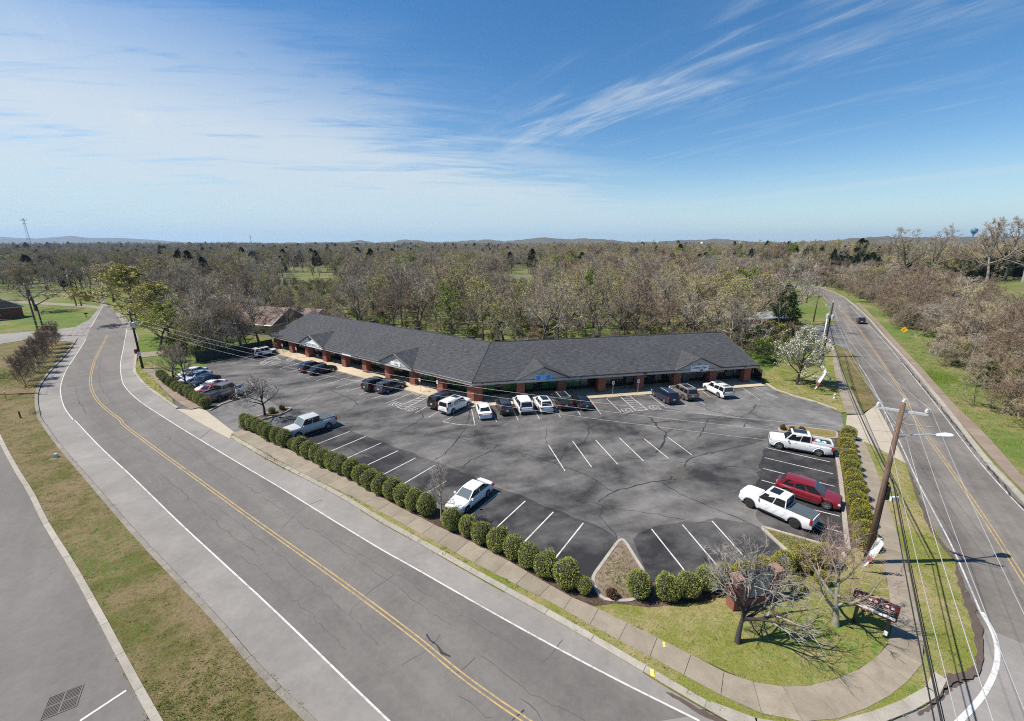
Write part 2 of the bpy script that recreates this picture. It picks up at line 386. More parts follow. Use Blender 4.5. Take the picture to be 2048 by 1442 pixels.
# road edges surveyed from the picture (picture points -> ground)
LA = [(202,609),(194,620),(177.5,640),(159.5,656),(155,677),(136,706),(105,739.5),(83,770),(76,798),(83,840),(89,846),(120,889),(178,956),(267,1058),(356,1152),(445,1245),(520,1334),(606,1418)]
RA = [(213,609),(224,617),(250,634),(274,668),(277,680),(271,706),(266.5,739),(270,750),(286,770),(319,795),(352,818),(405,848),(460,876),(539,922),(676,993.5),(750,1039.7),(842,1091),(955,1155.6),(1090.7,1231),(1244.8,1321),(1346,1383),(1421,1426)]
LB = [(1572,569.5),(1605,577),(1633,587),(1651,601),(1664,622),(1672,645),(1694,678.5),(1705,706),(1722,739.5),(1744,787),(1752,809),(1775,850),(1812,929),(1831,973),(1863,1051),(1909,1120),(1928,1176),(1948,1220),(1959,1254),(1964,1310)]
RB = [(1572,565.5),(1639,576),(1677.5,590),(1705,609),(1736,638),(1766,673),(1813,725.6),(1860.5,784),(1905,840),(1964,917.7),(2019,977),(2048,1009)]
gLA, gRA, gLB, gRB = (crom(GL(p), 4) for p in (LA, RA, LB, RB))
def ext(P, d, first=False):                                    # carry a line on past the edge of the survey
    a, b = (P[1], P[0]) if first else (P[-2], P[-1]); v = (b-a).normalized()*d
    return [P[0]+v]+P if first else P+[P[-1]+v]
fa = (gLA[0]-gLA[5]+gRA[0]-gRA[5]).normalized()*90; fb = Vector((-.93, .37, 0))*420
gLA = [gLA[0]+fa]+ext(gLA, 60); gRA = [gRA[0]+fa]+ext(gRA, 4); gRB = [gRB[0]+fb]+ext(gRB, 60); gLB = [gLB[0]+fb]+gLB
# how the land lies: level here, climbing beyond the road to the east, and gently rolling far off
def tz(x, y):
    r = hypot(x, y); z = 0.0
    d = dist_line(x, y, gRB) if (x > 20 and r < 1500) else 0
    if d > 0: z += 7.2*sstep(14, 130, d)*sstep(0, 60, y)*(1-.75*sstep(420, 900, r))
    z += sstep(250, 700, r)*(2.2*sin(x*.0057+1.1)*cos(y*.0043)+1.5*sin(x*.013+y*.009))
    z -= 6.0*sstep(450, 1100, r)*(1-sstep(1500, 2600, r))
    return z
def rings_mesh():
    mb = MB(); rr = [0.]; r = 4.
    while r < 15000: rr.append(r); r *= 1.075 if r < 1500 else 1.2
    K = 168; rows = []
    for r in rr:
        if r == 0: rows.append([mb.add([(0, 0, -.05)])]*K); continue
        n = mb.add([(r*cos(2*pi*j/K), r*sin(2*pi*j/K), tz(r*cos(2*pi*j/K), r*sin(2*pi*j/K))-.05) for j in range(K)])
        rows.append([n+j for j in range(K)])
    for i in range(len(rows)-1):
        for j in range(K):
            a, b, c, d = rows[i][j], rows[i][(j+1) % K], rows[i+1][(j+1) % K], rows[i+1][j]
            mb.face((a, c, d)[::1] if i == 0 else (a, b, c, d)[::-1])
    return mb
t = NT('land')
pw = t.pos(); ln = t.n('ShaderNodeVectorMath', operation='LENGTH'); t.link(pw, ln.inputs[0])
a = t.noise(.045, 6, .6, .5); b = t.noise(.6, 6, .7, off=(9, 2, 0)); f = t.noise(9, 4, .75, off=(3, 9, 2)); w = t.noise(.012, 5, .6, .3, off=(4, 4, 0))
near = t.mix(t.ramp(t.math('ADD', t.math('MULTIPLY', a, .55), t.math('MULTIPLY', b, .45)), [(.40, (.085, .135, .025)), (.52, (.125, .145, .045)), (.64, (.215, .17, .09))]), (0, 0, 0), (0, 0, 0)) if False else t.ramp(t.math('ADD', t.math('MULTIPLY', a, .55), t.math('MULTIPLY', b, .45)), [(.39, (.075, .140, .018)), (.50, (.125, .155, .042)), (.60, (.225, .185, .095))])
wood = t.ramp(w, [(.36, (.085, .072, .055)), (.56, (.105, .095, .055)), (.70, (.10, .13, .04))])
far = t.math('SUBTRACT', 1., t.ramp(t.math('MULTIPLY', ln.outputs['Value'], 1/1600), [(.14, 1.), (.40, 0.)]))
c = t.mix(far, near, wood); c = t.mix(1., c, t.ramp(f, [(.25, .7), (.75, 1.25)]), 'MULTIPLY'); t.bump(t.math('ADD', f, b), .5, .08)
M['land'] = t.out(c, .96, spec=.12)
struct('ground', rings_mesh().build('ground', M['land'], smooth=True))

def band_poly(L, R): return [(p.x, p.y) for p in L]+[(p.x, p.y) for p in reversed(R)]
def strip(name, L, R, z, mat, n=None):                         # a road surface between two edge lines
    mb = MB(); n = n or 90
    def even(P):
        T = [0]
        for a, b in zip(P, P[1:]): T.append(T[-1]+(b-a).length)
        out = []; k = 0
        for i in range(n+1):
            s_ = T[-1]*i/n
            while k < len(T)-2 and T[k+1] < s_: k += 1
            out.append(P[k].lerp(P[k+1], (s_-T[k])/max(1e-9, T[k+1]-T[k])))
        return out
    A, B = even(L), even(R)
    for i in range(n): mb.quad((A[i].x, A[i].y, z), (A[i+1].x, A[i+1].y, z), (B[i+1].x, B[i+1].y, z), (B[i].x, B[i].y, z))
    o = mb.build(name, mat); me = o.data
    return struct(name, o)
def flatroad(name, poly, z, mat): return struct(name, MB().sheet(poly, z).build(name, mat))
road_a = flatroad('road', band_poly(gLA, gRA)+[], .0, M['road'])
rb_left = gLB+[Vector((37.2, 14.5, 0)), Vector((33, 4, 0)), Vector((22, -12, 0))]
rb_right = gRB[:-1]+[Vector((50, 6, 0)), Vector((42, -14, 0))]
road_b = flatroad('road', [(p.x, p.y) for p in rb_left]+[(p.x, p.y) for p in reversed(rb_right)], .004, M['road_b'])
# the mouth of the junction, newer grey asphalt in front of the corner
c0 = G(1421,1426); mouth = [c0, G(1478,1452), G(1600,1478), G(1700,1468), G(1783,1442), G(1841,1417), G(1877,1395), G(1905,1372), G(1935,1358), G(1953,1345), G(1964,1310), G(1959,1254), G(2000,1268), G(2075,1300)]
flatroad('junction_pavement', [(p.x, p.y) for p in mouth]+[(37, 2), (10, -6), (c0.x-14, c0.y-2)], .008, M['road'])
# side street at far left, driveways of the houses
def gp(*pts): return [(q.x, q.y) for q in GL(pts)]
flatroad('side_street', gp((0,668),(-160,668),(-160,692),(0,688),(60,679),(120,682),(150,684),(170,660),(176,640),(150,654),(100,660),(50,664)), .012, M['road'])
flatroad('house_driveway', gp((200,612),(160,608),(60,603),(0,601),(0,605),(60,608),(150,613),(196,618)), .012, M['walk'])
flatroad('house_path', gp((206,592),(150,588),(90,585),(90,587),(150,591),(204,596)), .012, M['walk'])
flatroad('rear_drive', gp((270,706),(345,700),(352,708),(271,716)), .012, M['walk'])
# parking lot
LOT = gp((352,818),(470,868),(700,985),(900,1090),(1150,1215),(1330,1245),(1500,1180),(1690,1130),(1690,1060),(1676,960),(1668,900),(1690,865),(1684,827),(1640,808),(1560,785),(1531,768),(1500,752),(1300,768),(960,790),(700,725),(556,688),(540,700),(470,712),(430,722),(372,745),(345,757),(318,775))
lot = flatroad('parking_lot', LOT, .0, M['lot'])
# paler worn tongue of asphalt across the top right of the lot and the left entry
def blob(pts, n=5, jit=.5, seed=1):
    rnd = random.Random(seed); P = GL(pts); P = crom(P+[P[0]], n)[:-1]
    return [(p.x+rnd.uniform(-jit, jit), p.y+rnd.uniform(-jit, jit)) for p in P]
t = NT('worn patch'); 
def patch(name, poly, z, mat, parent):
    return MB().sheet(poly, z).build(name, mat, parent)
patch('worn_asphalt', gp((1684,828),(1690,866),(1630,862),(1520,842),(1400,828),(1330,815),(1345,806),(1440,796),(1525,770),(1560,786),(1640,808)), .004, M['lot_pale'], lot)
patch('worn_asphalt', gp((352,818),(470,868),(500,850),(540,836),(560,815),(520,790),(430,812)), .004, M['lot_pale'], lot)
def feathered(poly, step, jit, seed):                          # ragged outline of a seal coat
    rnd = random.Random(seed); P = [Vector((p[0], p[1], 0)) for p in poly]; P = resample(P+[P[0]], step); return [(p.x+rnd.gauss(0, jit), p.y+rnd.gauss(0, jit)) for p in P]
patch('sealed_asphalt', feathered(gp((586,884),(655,852),(690,858),(800,897),(880,926),(1010,980),(1175,1042),(1240,1075),(1180,1160),(1130,1140),(1000,1070),(850,990),(700,925)), .9, .10, 1), .003, M['lot_dark'], lot)
patch('sealed_asphalt', feathered(gp((1262,1075),(1300,1052),(1430,1036),(1520,1050),(1582,1114),(1500,1150),(1400,1165),(1306,1172)), .9, .10, 2), .003, M['lot_dark'], lot)
patch('sealed_asphalt', feathered(gp((1545,866),(1640,876),(1672,882),(1692,1100),(1600,1078),(1515,1045),(1505,1000),(1525,915)), .9, .12, 3), .003, M['lot_dark'], lot)
# opposite car park at bottom left
OK_ = [(-40,800),(0,889),(33,951),(58,991),(85,1049),(134,1129.5),(178,1209.6),(218,1285),(249,1347.6),(285,1414),(318,1475)]
gOK = ext(ext(crom(GL(OK_), 4), 30), 60, True)
opp = flatroad('opposite_car_park', [(p.x, p.y) for p in gOK]+[(-60, -30), (-140, 20)], .0, M['road_c'])

# ---- raised grass: verges, medians, islands (each a low slab of turf)
def turf(name, poly, mat, top=.10):
    return struct(name, MB().prism([(p[0], p[1]) for p in poly], -.02, top).build(name, mat))
def sub(P, a, b):                                              # piece of a line between two ground points
    i = min(range(len(P)), key=lambda k: (P[k]-a).length); j = min(range(len(P)), key=lambda k: (P[k]-b).length)
    return P[i:j+1] if i <= j else list(reversed(P[j:i+1]))
med = sub(gLA, G(155,677), gLA[-1])
turf('grass_median', [(p.x, p.y) for p in med]+[(p.x, p.y) for p in reversed(gOK[1:])]+[q for q in gp((-120,790),(-160,700),(0,690),(60,682),(120,685),(150,684))], M['grass_dry'])
# pavement edge lines
S_in = [(476,854),(573,898.6),(631,927.6),(697,959),(776,1004),(869,1051.5),(978,1103),(1083,1163),(1143,1197),(1188,1216),(1260,1251.5),(1324,1283),(1384,1313.5),(1444,1345.5),(1496,1365),(1565,1376.6),(1633.6,1372),(1702,1349),(1748,1321.5),(1778,1285),(1782,1240),(1778,1193),(1767,1129),(1744,1037),(1725,986.5),(1707,918),(1694,867)]
S_out = [(464,868),(565.5,927.6),(681.5,984),(737,1012),(803,1049),(895,1099),(1008,1159),(1091,1201),(1200,1263),(1309,1321),(1433,1389),(1500,1421),(1560,1441),(1620,1447),(1670,1442),(1725,1422.5),(1771,1399.5),(1817,1363),(1840,1335),(1849,1308),(1831,1216),(1812.5,1133),(1789.6,1055),(1767,986),(1748,931),(1727.6,885.6)]
gSi, gSo = crom(GL(S_in), 5), crom(GL(S_out), 5)
Wd = Vector((1.55, 0, 0))
verge_edge = sub(gRA, G(464,878), gRA[-1])+[G(1478,1452), G(1600,1478), G(1700,1468), G(1783,1442), G(1841,1417), G(1877,1395), G(1895,1362), G(1919,1363), G(1953,1345), G(1964,1310), G(1959,1254), G(1948,1220), G(1928,1176), G(1909,1120), G(1863,1051), G(1831,973), G(1812,929)]
turf('roadside_verge', [(p.x, p.y) for p in verge_edge]+gp((1795,920),(1760,900),(1740,890),(1727,884),(1767,986),(1812,1133),(1849,1308),(1817,1363),(1725,1422),(1620,1447),(1500,1421),(1309,1321),(1091,1201),(895,1099),(737,1012),(565,927),(464,868)), M['grass'])
turf('corner_lawn', gp((1186,1216),(1260,1252),(1384,1314),(1496,1365),(1565,1377),(1634,1372),(1702,1349),(1748,1322),(1778,1285),(1782,1240),(1778,1193),(1767,1129),(1757,1085),(1720,1090),(1690,1110),(1640,1130),(1560,1160),(1470,1190),(1400,1207),(1300,1218),(1230,1210)), M['grass'], .11)
bedl = sub(gSi, G(476,854), G(1188,1216)); bedo = offset(bedl, 1.75)
turf('planting_bed', [(p.x, p.y) for p in bedl]+gp((1300,1219),(1300,1176))+[(p.x, p.y) for p in reversed(bedo)], M['mulch'], .10)
turf('planting_bed', gp((1300,1219),(1400,1208),(1470,1191),(1560,1161),(1640,1131),(1690,1111),(1757,1086),(1744,1037),(1725,986),(1707,918),(1694,867),(1672,862),(1668,905),(1683,1030),(1690,1095),(1640,1100),(1580,1112),(1500,1128),(1420,1146),(1305,1168)), M['mulch'], .104)
turf('upper_verge', gp((1684,826),(1640,808),(1560,785),(1531,768),(1520,756),(1560,725),(1625,715),(1662,700),(1668,702),(1675,745),(1690,800),(1700,826)), M['grass'], .10)
turf('narrow_verge', gp((1727,826),(1745,815),(1752,809),(1744,787),(1722,740),(1706,708),(1690,697),(1674,698),(1690,745),(1710,790)), M['grass_dry'], .10)
turf('left_verge', gp((352,817),(319,795),(286,770),(270,750),(266.5,739),(268,725),(300,720),(330,735),(352,745),(345,757),(318,775),(345,800)), M['grass'], .10)
turf('planting_bed', gp((374,812),(345,786),(322,768),(316,758),(330,750),(352,757),(372,770),(395,787),(418,803),(470,788),(505,782),(507,789),(450,806),(420,822)), M['mulch'], .105)
# ---- islands
def island(name, pts, mat, kw=.22, top=.15):
    P = []; Q = GL(pts)
    for i in range(len(Q)):                                     # straight sides, rounded corners
        a, b, c = Q[i-1], Q[i], Q[(i+1) % len(Q)]; ra, rc = min(.7, (a-b).length*.4), min(.7, (c-b).length*.4); p, q = b+(a-b).normalized()*ra, b+(c-b).normalized()*rc
        P += [p.lerp(b, t_).lerp(b.lerp(q, t_), t_) for t_ in (0, .33, .67, 1)]
    ar = sum(P[i].x*P[(i+1) % len(P)].y-P[(i+1) % len(P)].x*P[i].y for i in range(len(P)))
    if ar < 0: P.reverse()
    n = len(P); inn = []
    for i in range(n):
        tt = (P[(i+1) % n]-P[i-1]).normalized(); inn.append(P[i]+Vector((-tt.y, tt.x, 0))*kw)
    o = struct(name, MB().prism([(p.x, p.y) for p in inn], -.02, top-.03).build(name, mat))
    mb = MB()
    for i in range(n):
        a, b, c, d = P[i], P[(i+1) % n], inn[(i+1) % n], inn[i]
        mb.quad((a.x, a.y, top), (b.x, b.y, top), (c.x, c.y, top), (d.x, d.y, top))
        mb.quad((a.x, a.y, -.02), (b.x, b.y, -.02), (b.x, b.y, top), (a.x, a.y, top)); mb.quad((c.x, c.y, top-.06), (d.x, d.y, top-.06), (d.x, d.y, top), (c.x, c.y, top)[:3])
    mb.build('kerb', M['kerb'], o); return o
island('traffic_island', [(1250,1080),(1236,1080),(1178,1160),(1200,1205),(1270,1208),(1306,1170)], M['pinkbed'])
island('traffic_island', [(1519,1056),(1528,1055),(1690,1102),(1690,1125),(1600,1132),(1582,1114)], M['island'])
island('traffic_island', [(1553,857),(1580,852),(1676,864),(1676,880),(1600,872),(1560,865)], M['island'])
island('traffic_island', [(476,848),(530,828),(576,815),(586,818),(566,829),(505,846),(488,854)], M['mulch'])

# ---- kerbs: each stone its own piece
def kerb_line(name, P, w, mat, top=.14, step=3.0, side=1):
    o = struct(name, put(name, None)); R = resample([Vector((p.x, p.y, 0)) for p in P], step)
    for a, b in zip(R, R[1:]):
        d = (b-a).normalized(); nrm = Vector((-d.y, d.x, 0))*side*w; q = d*.012
        pts = [a+q, b-q, b-q+nrm, a+q+nrm]
        MB().prism([(p.x, p.y) for p in pts], -.02, top).build('kerb_stone', mat, o)
    return o
kerb_line('kerb', sub(gLA, G(155,677), gLA[-1]), .32, M['kerb_dark'], .13, 3., -1)
kerb_line('kerb', sub(gRA, G(462,877), gRA[-1]), .42, M['kerb'], .12, 3., 1)
kerb_line('kerb', sub(gRA, G(269,706), G(352,818)), .36, M['kerb'], .14, 3., 1)
kerb_line('kerb', crom([G(1421,1426), G(1478,1452), G(1600,1478), G(1700,1468), G(1783,1442), G(1841,1417), G(1877,1395), G(1893,1362)], 6), .5, M['kerb'], .13, 2., 1)
kerb_line('kerb', sub(gOK, G(-40,800), gOK[-1]), .34, M['kerb'], .14, 3.2, 1)
kerb_line('kerb', sub(gRB, G(1639,576), gRB[-1]), .5, M['kerb'], .12, 4., 1)
kerb_line('kerb', crom(GL([(1531,768),(1560,785),(1640,808),(1684,826)]), 5), .3, M['apron'], .16, 3., 1)
kerb_line('kerb', crom(GL([(1668,905),(1676,955),(1683,1030),(1690,1100)]), 5), .32, M['kerb'], .16, 2.4, 1)
kerb_line('kerb', crom(GL([(420,823),(450,807),(508,789)]), 4), .25, M['kerb'], .15, 2.4, 1)
# ---- pavements: slab by slab
def pavement(name, A, B, mat, step=1.75, z=.12, n0=None):
    o = struct(name, put(name, None)); A = resample([Vector((p.x, p.y, 0)) for p in A], step)
    for i, (a, b) in enumerate(zip(A, A[1:])):
        qa = min(B, key=lambda p: (p-a).length); qb = min(B, key=lambda p: (p-b).length)
        d = (b-a).normalized()*.012
        if (qb-qa).length < .2: pts = [a+d, b-d, qb]
        else: e = (qb-qa).normalized()*.012; pts = [a+d, b-d, qb-e, qa+e]
        dz_ = random.uniform(-.006, .006)
        MB().prism([(p.x, p.y) for p in pts], -.02, z+dz_).build('slab', mat, o)
    return o
def dense(P, k=8):
    out = []
    for a, b in zip(P, P[1:]): out += [a.lerp(b, i/k) for i in range(k)]
    return out+[P[-1]]
pavement('pavement', gSo, dense(gSi, 10), M['walk'])
pavement('pavement', crom(GL([(283,738),(300,752),(330,782),(352,802),(382,820)]), 4), dense(crom(GL([(300,735),(318,752),(345,778),(370,798),(405,816)]), 4), 8), M['walk_brown'], 1.8)
R1 = [(1711,606),(1749.6,645),(1783,684),(1819,723),(1860.5,773),(1899,820),(1950,878.7),(2014,950),(2048,984)]; R2 = [(1719,606),(1758,645),(1794,684),(1835.5,728),(1883,781),(1916,817),(1968.6,867),(2048,957)]
gR1, gR2 = ext(crom(GL(R1), 5), 12), ext(crom(GL(R2), 5), 14)
pavement('pavement', gR1, dense(gR2, 10), M['walk_brown'], 2.4, .06)
pavement('pavement', crom(GL([(1664,700),(1668,740),(1681,795),(1694,830)]), 4), dense(crom(GL([(1674,700),(1682,740),(1712,800),(1727,830)]), 4), 8), M['walk'], 2.0)
# aprons
def apron(name, pts, z=.03): return flatroad(name, gp(*pts), z, M['apron'])
apron('driveway_apron', [(352,818),(382,820),(405,816),(470,866),(466,874),(459,878),(405,849)])
apron('driveway_apron', [(1694,831),(1727,829),(1752,809),(1775,850),(1812,929),(1795,924),(1760,903),(1740,889),(1727,886),(1694,867),(1690,864)])
apron('driveway_apron', [(1652,686),(1662,688),(1670,698),(1664,703),(1650,697)])
flatroad('shop_driveway', gp((1672,646),(1694,678.5),(1707,708),(1690,696),(1670,690),(1648,684),(1620,672),(1600,662),(1590,655),(1630,652)), .014, M['lot_pale'])

# ---- painted lines
def line(name, pts, w, mat, parent, z=.010, smooth=True, gap=None):
    P = GL(pts); P = crom(P, 6) if smooth and len(P) > 2 else P
    return ribbon(MB(), P, w, z).build(name, mat, parent)
lane = asphalt('darker travel lanes', (.105, .098, .090), (.185, .172, .157), .36, .66, .10, (RAD(-41), .05, 1.1), .26)
edR = crom(GL([(213.5,611),(228,622),(251,662),(247,695),(241,728),(242.7,753),(249.6,773),(277,800.5),(333,838),(460,915.8),(565,978),(671,1043.6),(820,1131),(1008,1238),(1196,1340),(1399,1442)]), 5); edL = crom(GL([(205,611),(184,650),(172,678.5),(155,706),(133,739.5),(122,770),(122,792),(130,817),(147,840),(200,893.5),(267,956),(356,1042.6),(445,1125),(520,1194),(600,1270),(778,1442)]), 5)
MB().sheet([(p.x, p.y) for p in edL]+[(p.x, p.y) for p in reversed(edR)], .004).build('travel_lanes', lane, road_a)
yc = [(215,670),(205,689.6),(191,717),(183,745),(181.6,770),(191,795),(211,817),(241,840),(249,851),(320.6,904.6),(400.7,962.5),(520,1049),(670,1155),(820,1266.5),(914,1343.6),(996.7,1404),(1053,1442),(1120,1490)]
P = crom(GL(yc), 6)
for sgn in (-1, 1): ribbon(MB(), offset(P, sgn*.12), .085, .010).build('centre_line', M['yellow_line'], road_a)
line('edge_line', [(253.7,659),(247,695),(241,728),(242.7,753),(249.6,773),(277,800.5),(333,838),(460,915.8),(565,978),(671,1043.6),(760.5,1097.7),(820,1131),(1008,1238),(1196,1340),(1399,1442)], .095, M['white_line'], road_a)
line('edge_line', [(172,678.5),(155,706),(133,739.5),(122,770),(122,792),(130,817),(147,840),(151,842),(200,893.5),(267,956),(356,1042.6),(445,1125),(520,1194),(600,1270),(680,1348),(778,1442),(840,1500)], .095, M['white_line'], road_a)
line('edge_line', [(206,612),(190,640),(181,655)], .12, M['white_line'], road_a)
yb = [(1640,590),(1677,617),(1711,651),(1744,695),(1799.5,778),(1826,830),(1863,885.5),(1909,950),(1968.6,1037),(2048,1161),(2120,1280)]
P = crom(GL(yb), 6)
for sgn in (-1, 1): ribbon(MB(), offset(P, sgn*.13), .085, .014).build('centre_line', M['yellow_line'], road_b)
line('corner_line', [(1963,1224),(1966,1229),(1984,1261),(1994,1294),(1993,1328),(1982,1361),(1959,1399),(1919,1442),(1860,1500)], .22, M['white_line'], road_b, .020)
line('edge_line', [(1700,706),(1735,755),(1790,865),(1838,968),(1900,1085),(1960,1222)], .10, M['white_worn'], road_b, .014)
line('edge_line', [(1700,612),(1760,674),(1851,784),(1955,919),(2048,1022)], .10, M['white_worn'], road_b, .014)
# parking stalls
def seg(a, b, w=.10, mat='white_line', z=.010, name='stall_line'):
    return ribbon(MB(), [G(*a), G(*b)], w, z).build(name, M[mat], lot)
for a, b in [((1000.5,983.5),(932.8,1037)),((1050.5,1002),(983.5,1064)),((1106.5,1024),(1044.8,1088)),((1166.6,1046),(1111.4,1115.4)),((1303,1058),(1374.5,1148)),((1365,1049.6),(1442,1140.6)),((1424,1042),(1512,1140)),
             ((1533.5,895.6),(1660,924)),((1529.4,915.4),(1666,947.7)),((1526.6,937),(1669,972.7)),((1523.4,960.4),(1675,1002)),((1560,1003),(1680,1032.5)),((1575,1035),(1684,1065)),
             ((1097,890),(1130,942)),((1145,882),(1183,934)),((1191,880),(1236,929)),((1239,876),(1287,922)),((1288,877),(1337,917)),((1335,874),(1384,910)),
             ((673,849.5),(595,880)),((699,863),(622,893)),((731,873),(653,906)),((763,885.5),(684,921)),((796,901.5),(722,936)),((831,916),(757,954)),((870,930.5),(798,973)),((893,962),(840,994))]: seg(a, b)
for a, b in [((993.5,844.3),(979.5,811)),((1036.7,841),(1021,808)),((1079,837.7),(1060,805)),((1121,834.5),(1100,802)),((1161,830.6),(1140,799)),((1202,828.6),(1178,796)),((1242,824.6),(1210,794)),
             ((1333.7,816.7),(1298,789)),((1372,813),(1338,786)),((1410,810),(1372,783)),((1420,793),(1403,781)),((1520,800),(1481,773)),((1556,796),(1500,771)),((950,850.5),(942,813)),((950,850.5),(915,849)),((915,849),(885.7,843.5)),((885.7,843.5),(941,814))]: seg(a, b, .09, 'white_worn')
for a, b in [((614,755.6),(671,739.4)),((632,761.7),(690,744.7)),((652,768.8),(711,750.3)),((672.5,775.8),(732,757)),((694,783),(755,764)),((744,797.5),(800,780)),((771,807),(830,783.3)),((830.6,825.9),(870,804)),((856.9,834.6),(898,812)),
             ((596,750),(650,734)),((577,744.5),(632,728)),((558,738),(612,722)),((540,731),(600,714)),((718,790),(775,771))]: seg(a, b, .09, 'white_worn')
# hatched aisles beside the accessible bays
def hatch(a, b, c, d, n):
    A, B, C, D = (G(*q) for q in (a, b, c, d))
    for p, q in ((A, B), (B, C), (C, D), (D, A)): ribbon(MB(), [p, q], .09, .010).build('aisle_line', M['white_line'], lot)
    for i in range(n):
        u = (i+.5)/n; v = min(1, u+.12)
        ribbon(MB(), [A.lerp(B, u), D.lerp(C, v)], .09, .012).build('aisle_line', M['white_line'], lot)
hatch((794,814),(851.6,788.5),(863,791),(806,818.5), 7)
hatch((520,726),(548,712.5),(556,715),(528,729), 5); hatch((572,720),(585,713),(594,715),(580,723), 3)
hatch((1237,789),(1261,787.5),(1295,819.5),(1272,821.7), 1) if False else None
A_, B_, C_, D_ = G(1239,792), G(1258,790.5), G(1295,819.5), G(1272,821.7)
for p, q in ((A_, D_), (D_, C_), (C_, B_)): ribbon(MB(), [p, q], .09, .010).build('aisle_line', M['white_line'], lot)
for i in range(7): ribbon(MB(), [A_.lerp(D_, (i+.2)/7), B_.lerp(C_, min(1, (i+.9)/7))], .09, .012).build('aisle_line', M['white_worn'], lot)
def hc_mark(px, py, ang):                                       # painted wheelchair figure in its frame
    o = put('accessible_mark', None, lot, G(px, py)+Vector((0, 0, .013)), ang); mb = MB()
    def st(pts, w=.09): ribbon(mb, [Vector((x, y, 0)) for x, y in pts], w, 0)
    st([(-.62, -.62), (.62, -.62)]); st([(.62, -.62), (.62, .62)]); st([(.62, .62), (-.62, .62)]); st([(-.62, .62), (-.62, -.62)])
    st([(.05+.3*cos(a), -.12+.3*sin(a)) for a in [k*pi/8+2.2 for k in range(12)]]); st([(-.05, .35), (-.05, .0), (.22, .0), (.34, -.28), (.45, -.25)]); st([(-.09, .46), (.01, .46)], .12); st([(-.05, .2), (.15, .2)], .07)
    o2 = mb.build('painted_figure', M['white_worn'], o); return o
o = hc_mark(1254, 821, RAD(11)); hc_mark(1309, 815, RAD(11)); hc_mark(790, 808, RAD(-35)); hc_mark(823, 818, RAD(-35)); hc_mark(552, 724, RAD(-35)); hc_mark(600, 732, RAD(-35)) if False else None
seg_o = ribbon(MB(), [G(160,1442), G(252.4,1381)], .12, .010).build('stall_line', M['white_line'], opp)
# yellow survey marks on the pavement
ribbon(MB(), [G(1303,1343), G(1305,1358)], .2, .165).build('survey_mark', M['yellow_mark'], road_a); ribbon(MB(), [G(1327,1284,.13), G(1329,1294,.13)], .12, .14).build('survey_mark', M['yellow_mark'], road_a)

# ---- cracks, stains, tyre marks (shapes of their own, lying on the asphalt)
def crack(pts, w, parent, mat='crack', z=.007, jit=.12, seed=0):
    rnd = random.Random(seed+int(pts[0][0]*7)); P = crom(GL(pts), 5); P = resample(P, .55) if len(P) > 2 else P
    P = [p+Vector((rnd.gauss(0, jit*.6), rnd.gauss(0, jit*.6), 0)) for p in P]; mb = MB()
    w *= 1.45; ws = [max(.012, w*rnd.uniform(.4, 1.5)) for _ in P]; N = offset(P, 1.0)
    for i in range(len(P)-1):
        a, b = P[i], P[i+1]; na, nb = (N[i]-a)*ws[i]/2, (N[i+1]-b)*ws[i+1]/2
        mb.quad((a.x-na.x, a.y-na.y, z), (b.x-nb.x, b.y-nb.y, z), (b.x+nb.x, b.y+nb.y, z), (a.x+na.x, a.y+na.y, z))
    return mb.build('crack', M[mat], parent)
def cc(*p): return [(1040+x/3.938, 800+y/3.938) for x, y in p]
for pts, w in [(cc((605,803),(730,730),(880,682),(1060,645),(1185,628)),.09),(cc((1185,628),(1195,605)),.12),(cc((1290,530),(1335,465),(1500,415),(1700,375),(1930,310)),.09),(cc((600,640),(735,728)),.06),(cc((1110,640),(1250,735),(1500,840),(1700,925),(1800,970)),.06),
               (cc((545,262),(490,345),(360,400),(345,440),(275,500)),.08),(cc((545,262),(540,215),(590,200),(700,188),(900,190),(1050,178)),.08),(cc((1050,178),(1150,170),(1230,160)),.10),(cc((1010,130),(1060,170),(1095,225),(1145,250),(1140,320),(1065,425)),.14),
               (cc((960,290),(1010,330),(1110,395),(1330,462)),.05),(cc((1300,150),(1420,145),(1480,150),(1650,125)),.09),(cc((1480,150),(1440,240),(1400,320)),.08),(cc((1380,30),(1500,80),(1650,118),(1740,135),(1850,175),(1990,220)),.09),(cc((1740,135),(1810,105),(1855,35)),.07),(cc((1800,170),(1750,215)),.07),
               (cc((655,830),(640,880),(655,950),(740,1040),(770,1085)),.05),(cc((0,365),(200,385),(400,400),(700,445),(1000,468),(1500,508),(1900,545)),.04),(cc((0,415),(130,450),(280,500),(470,570),(620,640)),.06),(cc((0,770),(130,820),(300,890),(500,960),(690,1035)),.045),(cc((560,800),(700,840),(1000,890),(1300,945),(1600,985)),.03),
               (cc((1295,590),(1370,640)),.04),(cc((1890,545),(1925,380)),.06),(cc((1880,690),(1905,560)),.05),(cc((210,210),(205,330),(225,350)),.03)]: crack(pts, w, lot)
def c8(*p): return [(460+x/3.793, 780+y/3.793) for x, y in p]
for pts, w in [(c8((1820,140),(1800,260),(1700,400),(1640,480),(1520,550)),.09),(c8((750,0),(900,60),(965,100),(930,140),(870,170)),.09),(c8((1420,130),(1455,170),(1450,220),(1290,310)),.08),(c8((480,130),(700,0)),.06),(c8((2040,420),(1950,480),(1820,535),(1750,600)),.07),(c8((1220,310),(1500,340),(1800,380),(2040,420)),.05),(c8((760,375),(900,440),(1050,500),(1230,590)),.12),(c8((820,240),(1000,280),(1250,315)),.03),(c8((900,310),(1120,400),(1500,545)),.03)]: crack(pts, w, lot)
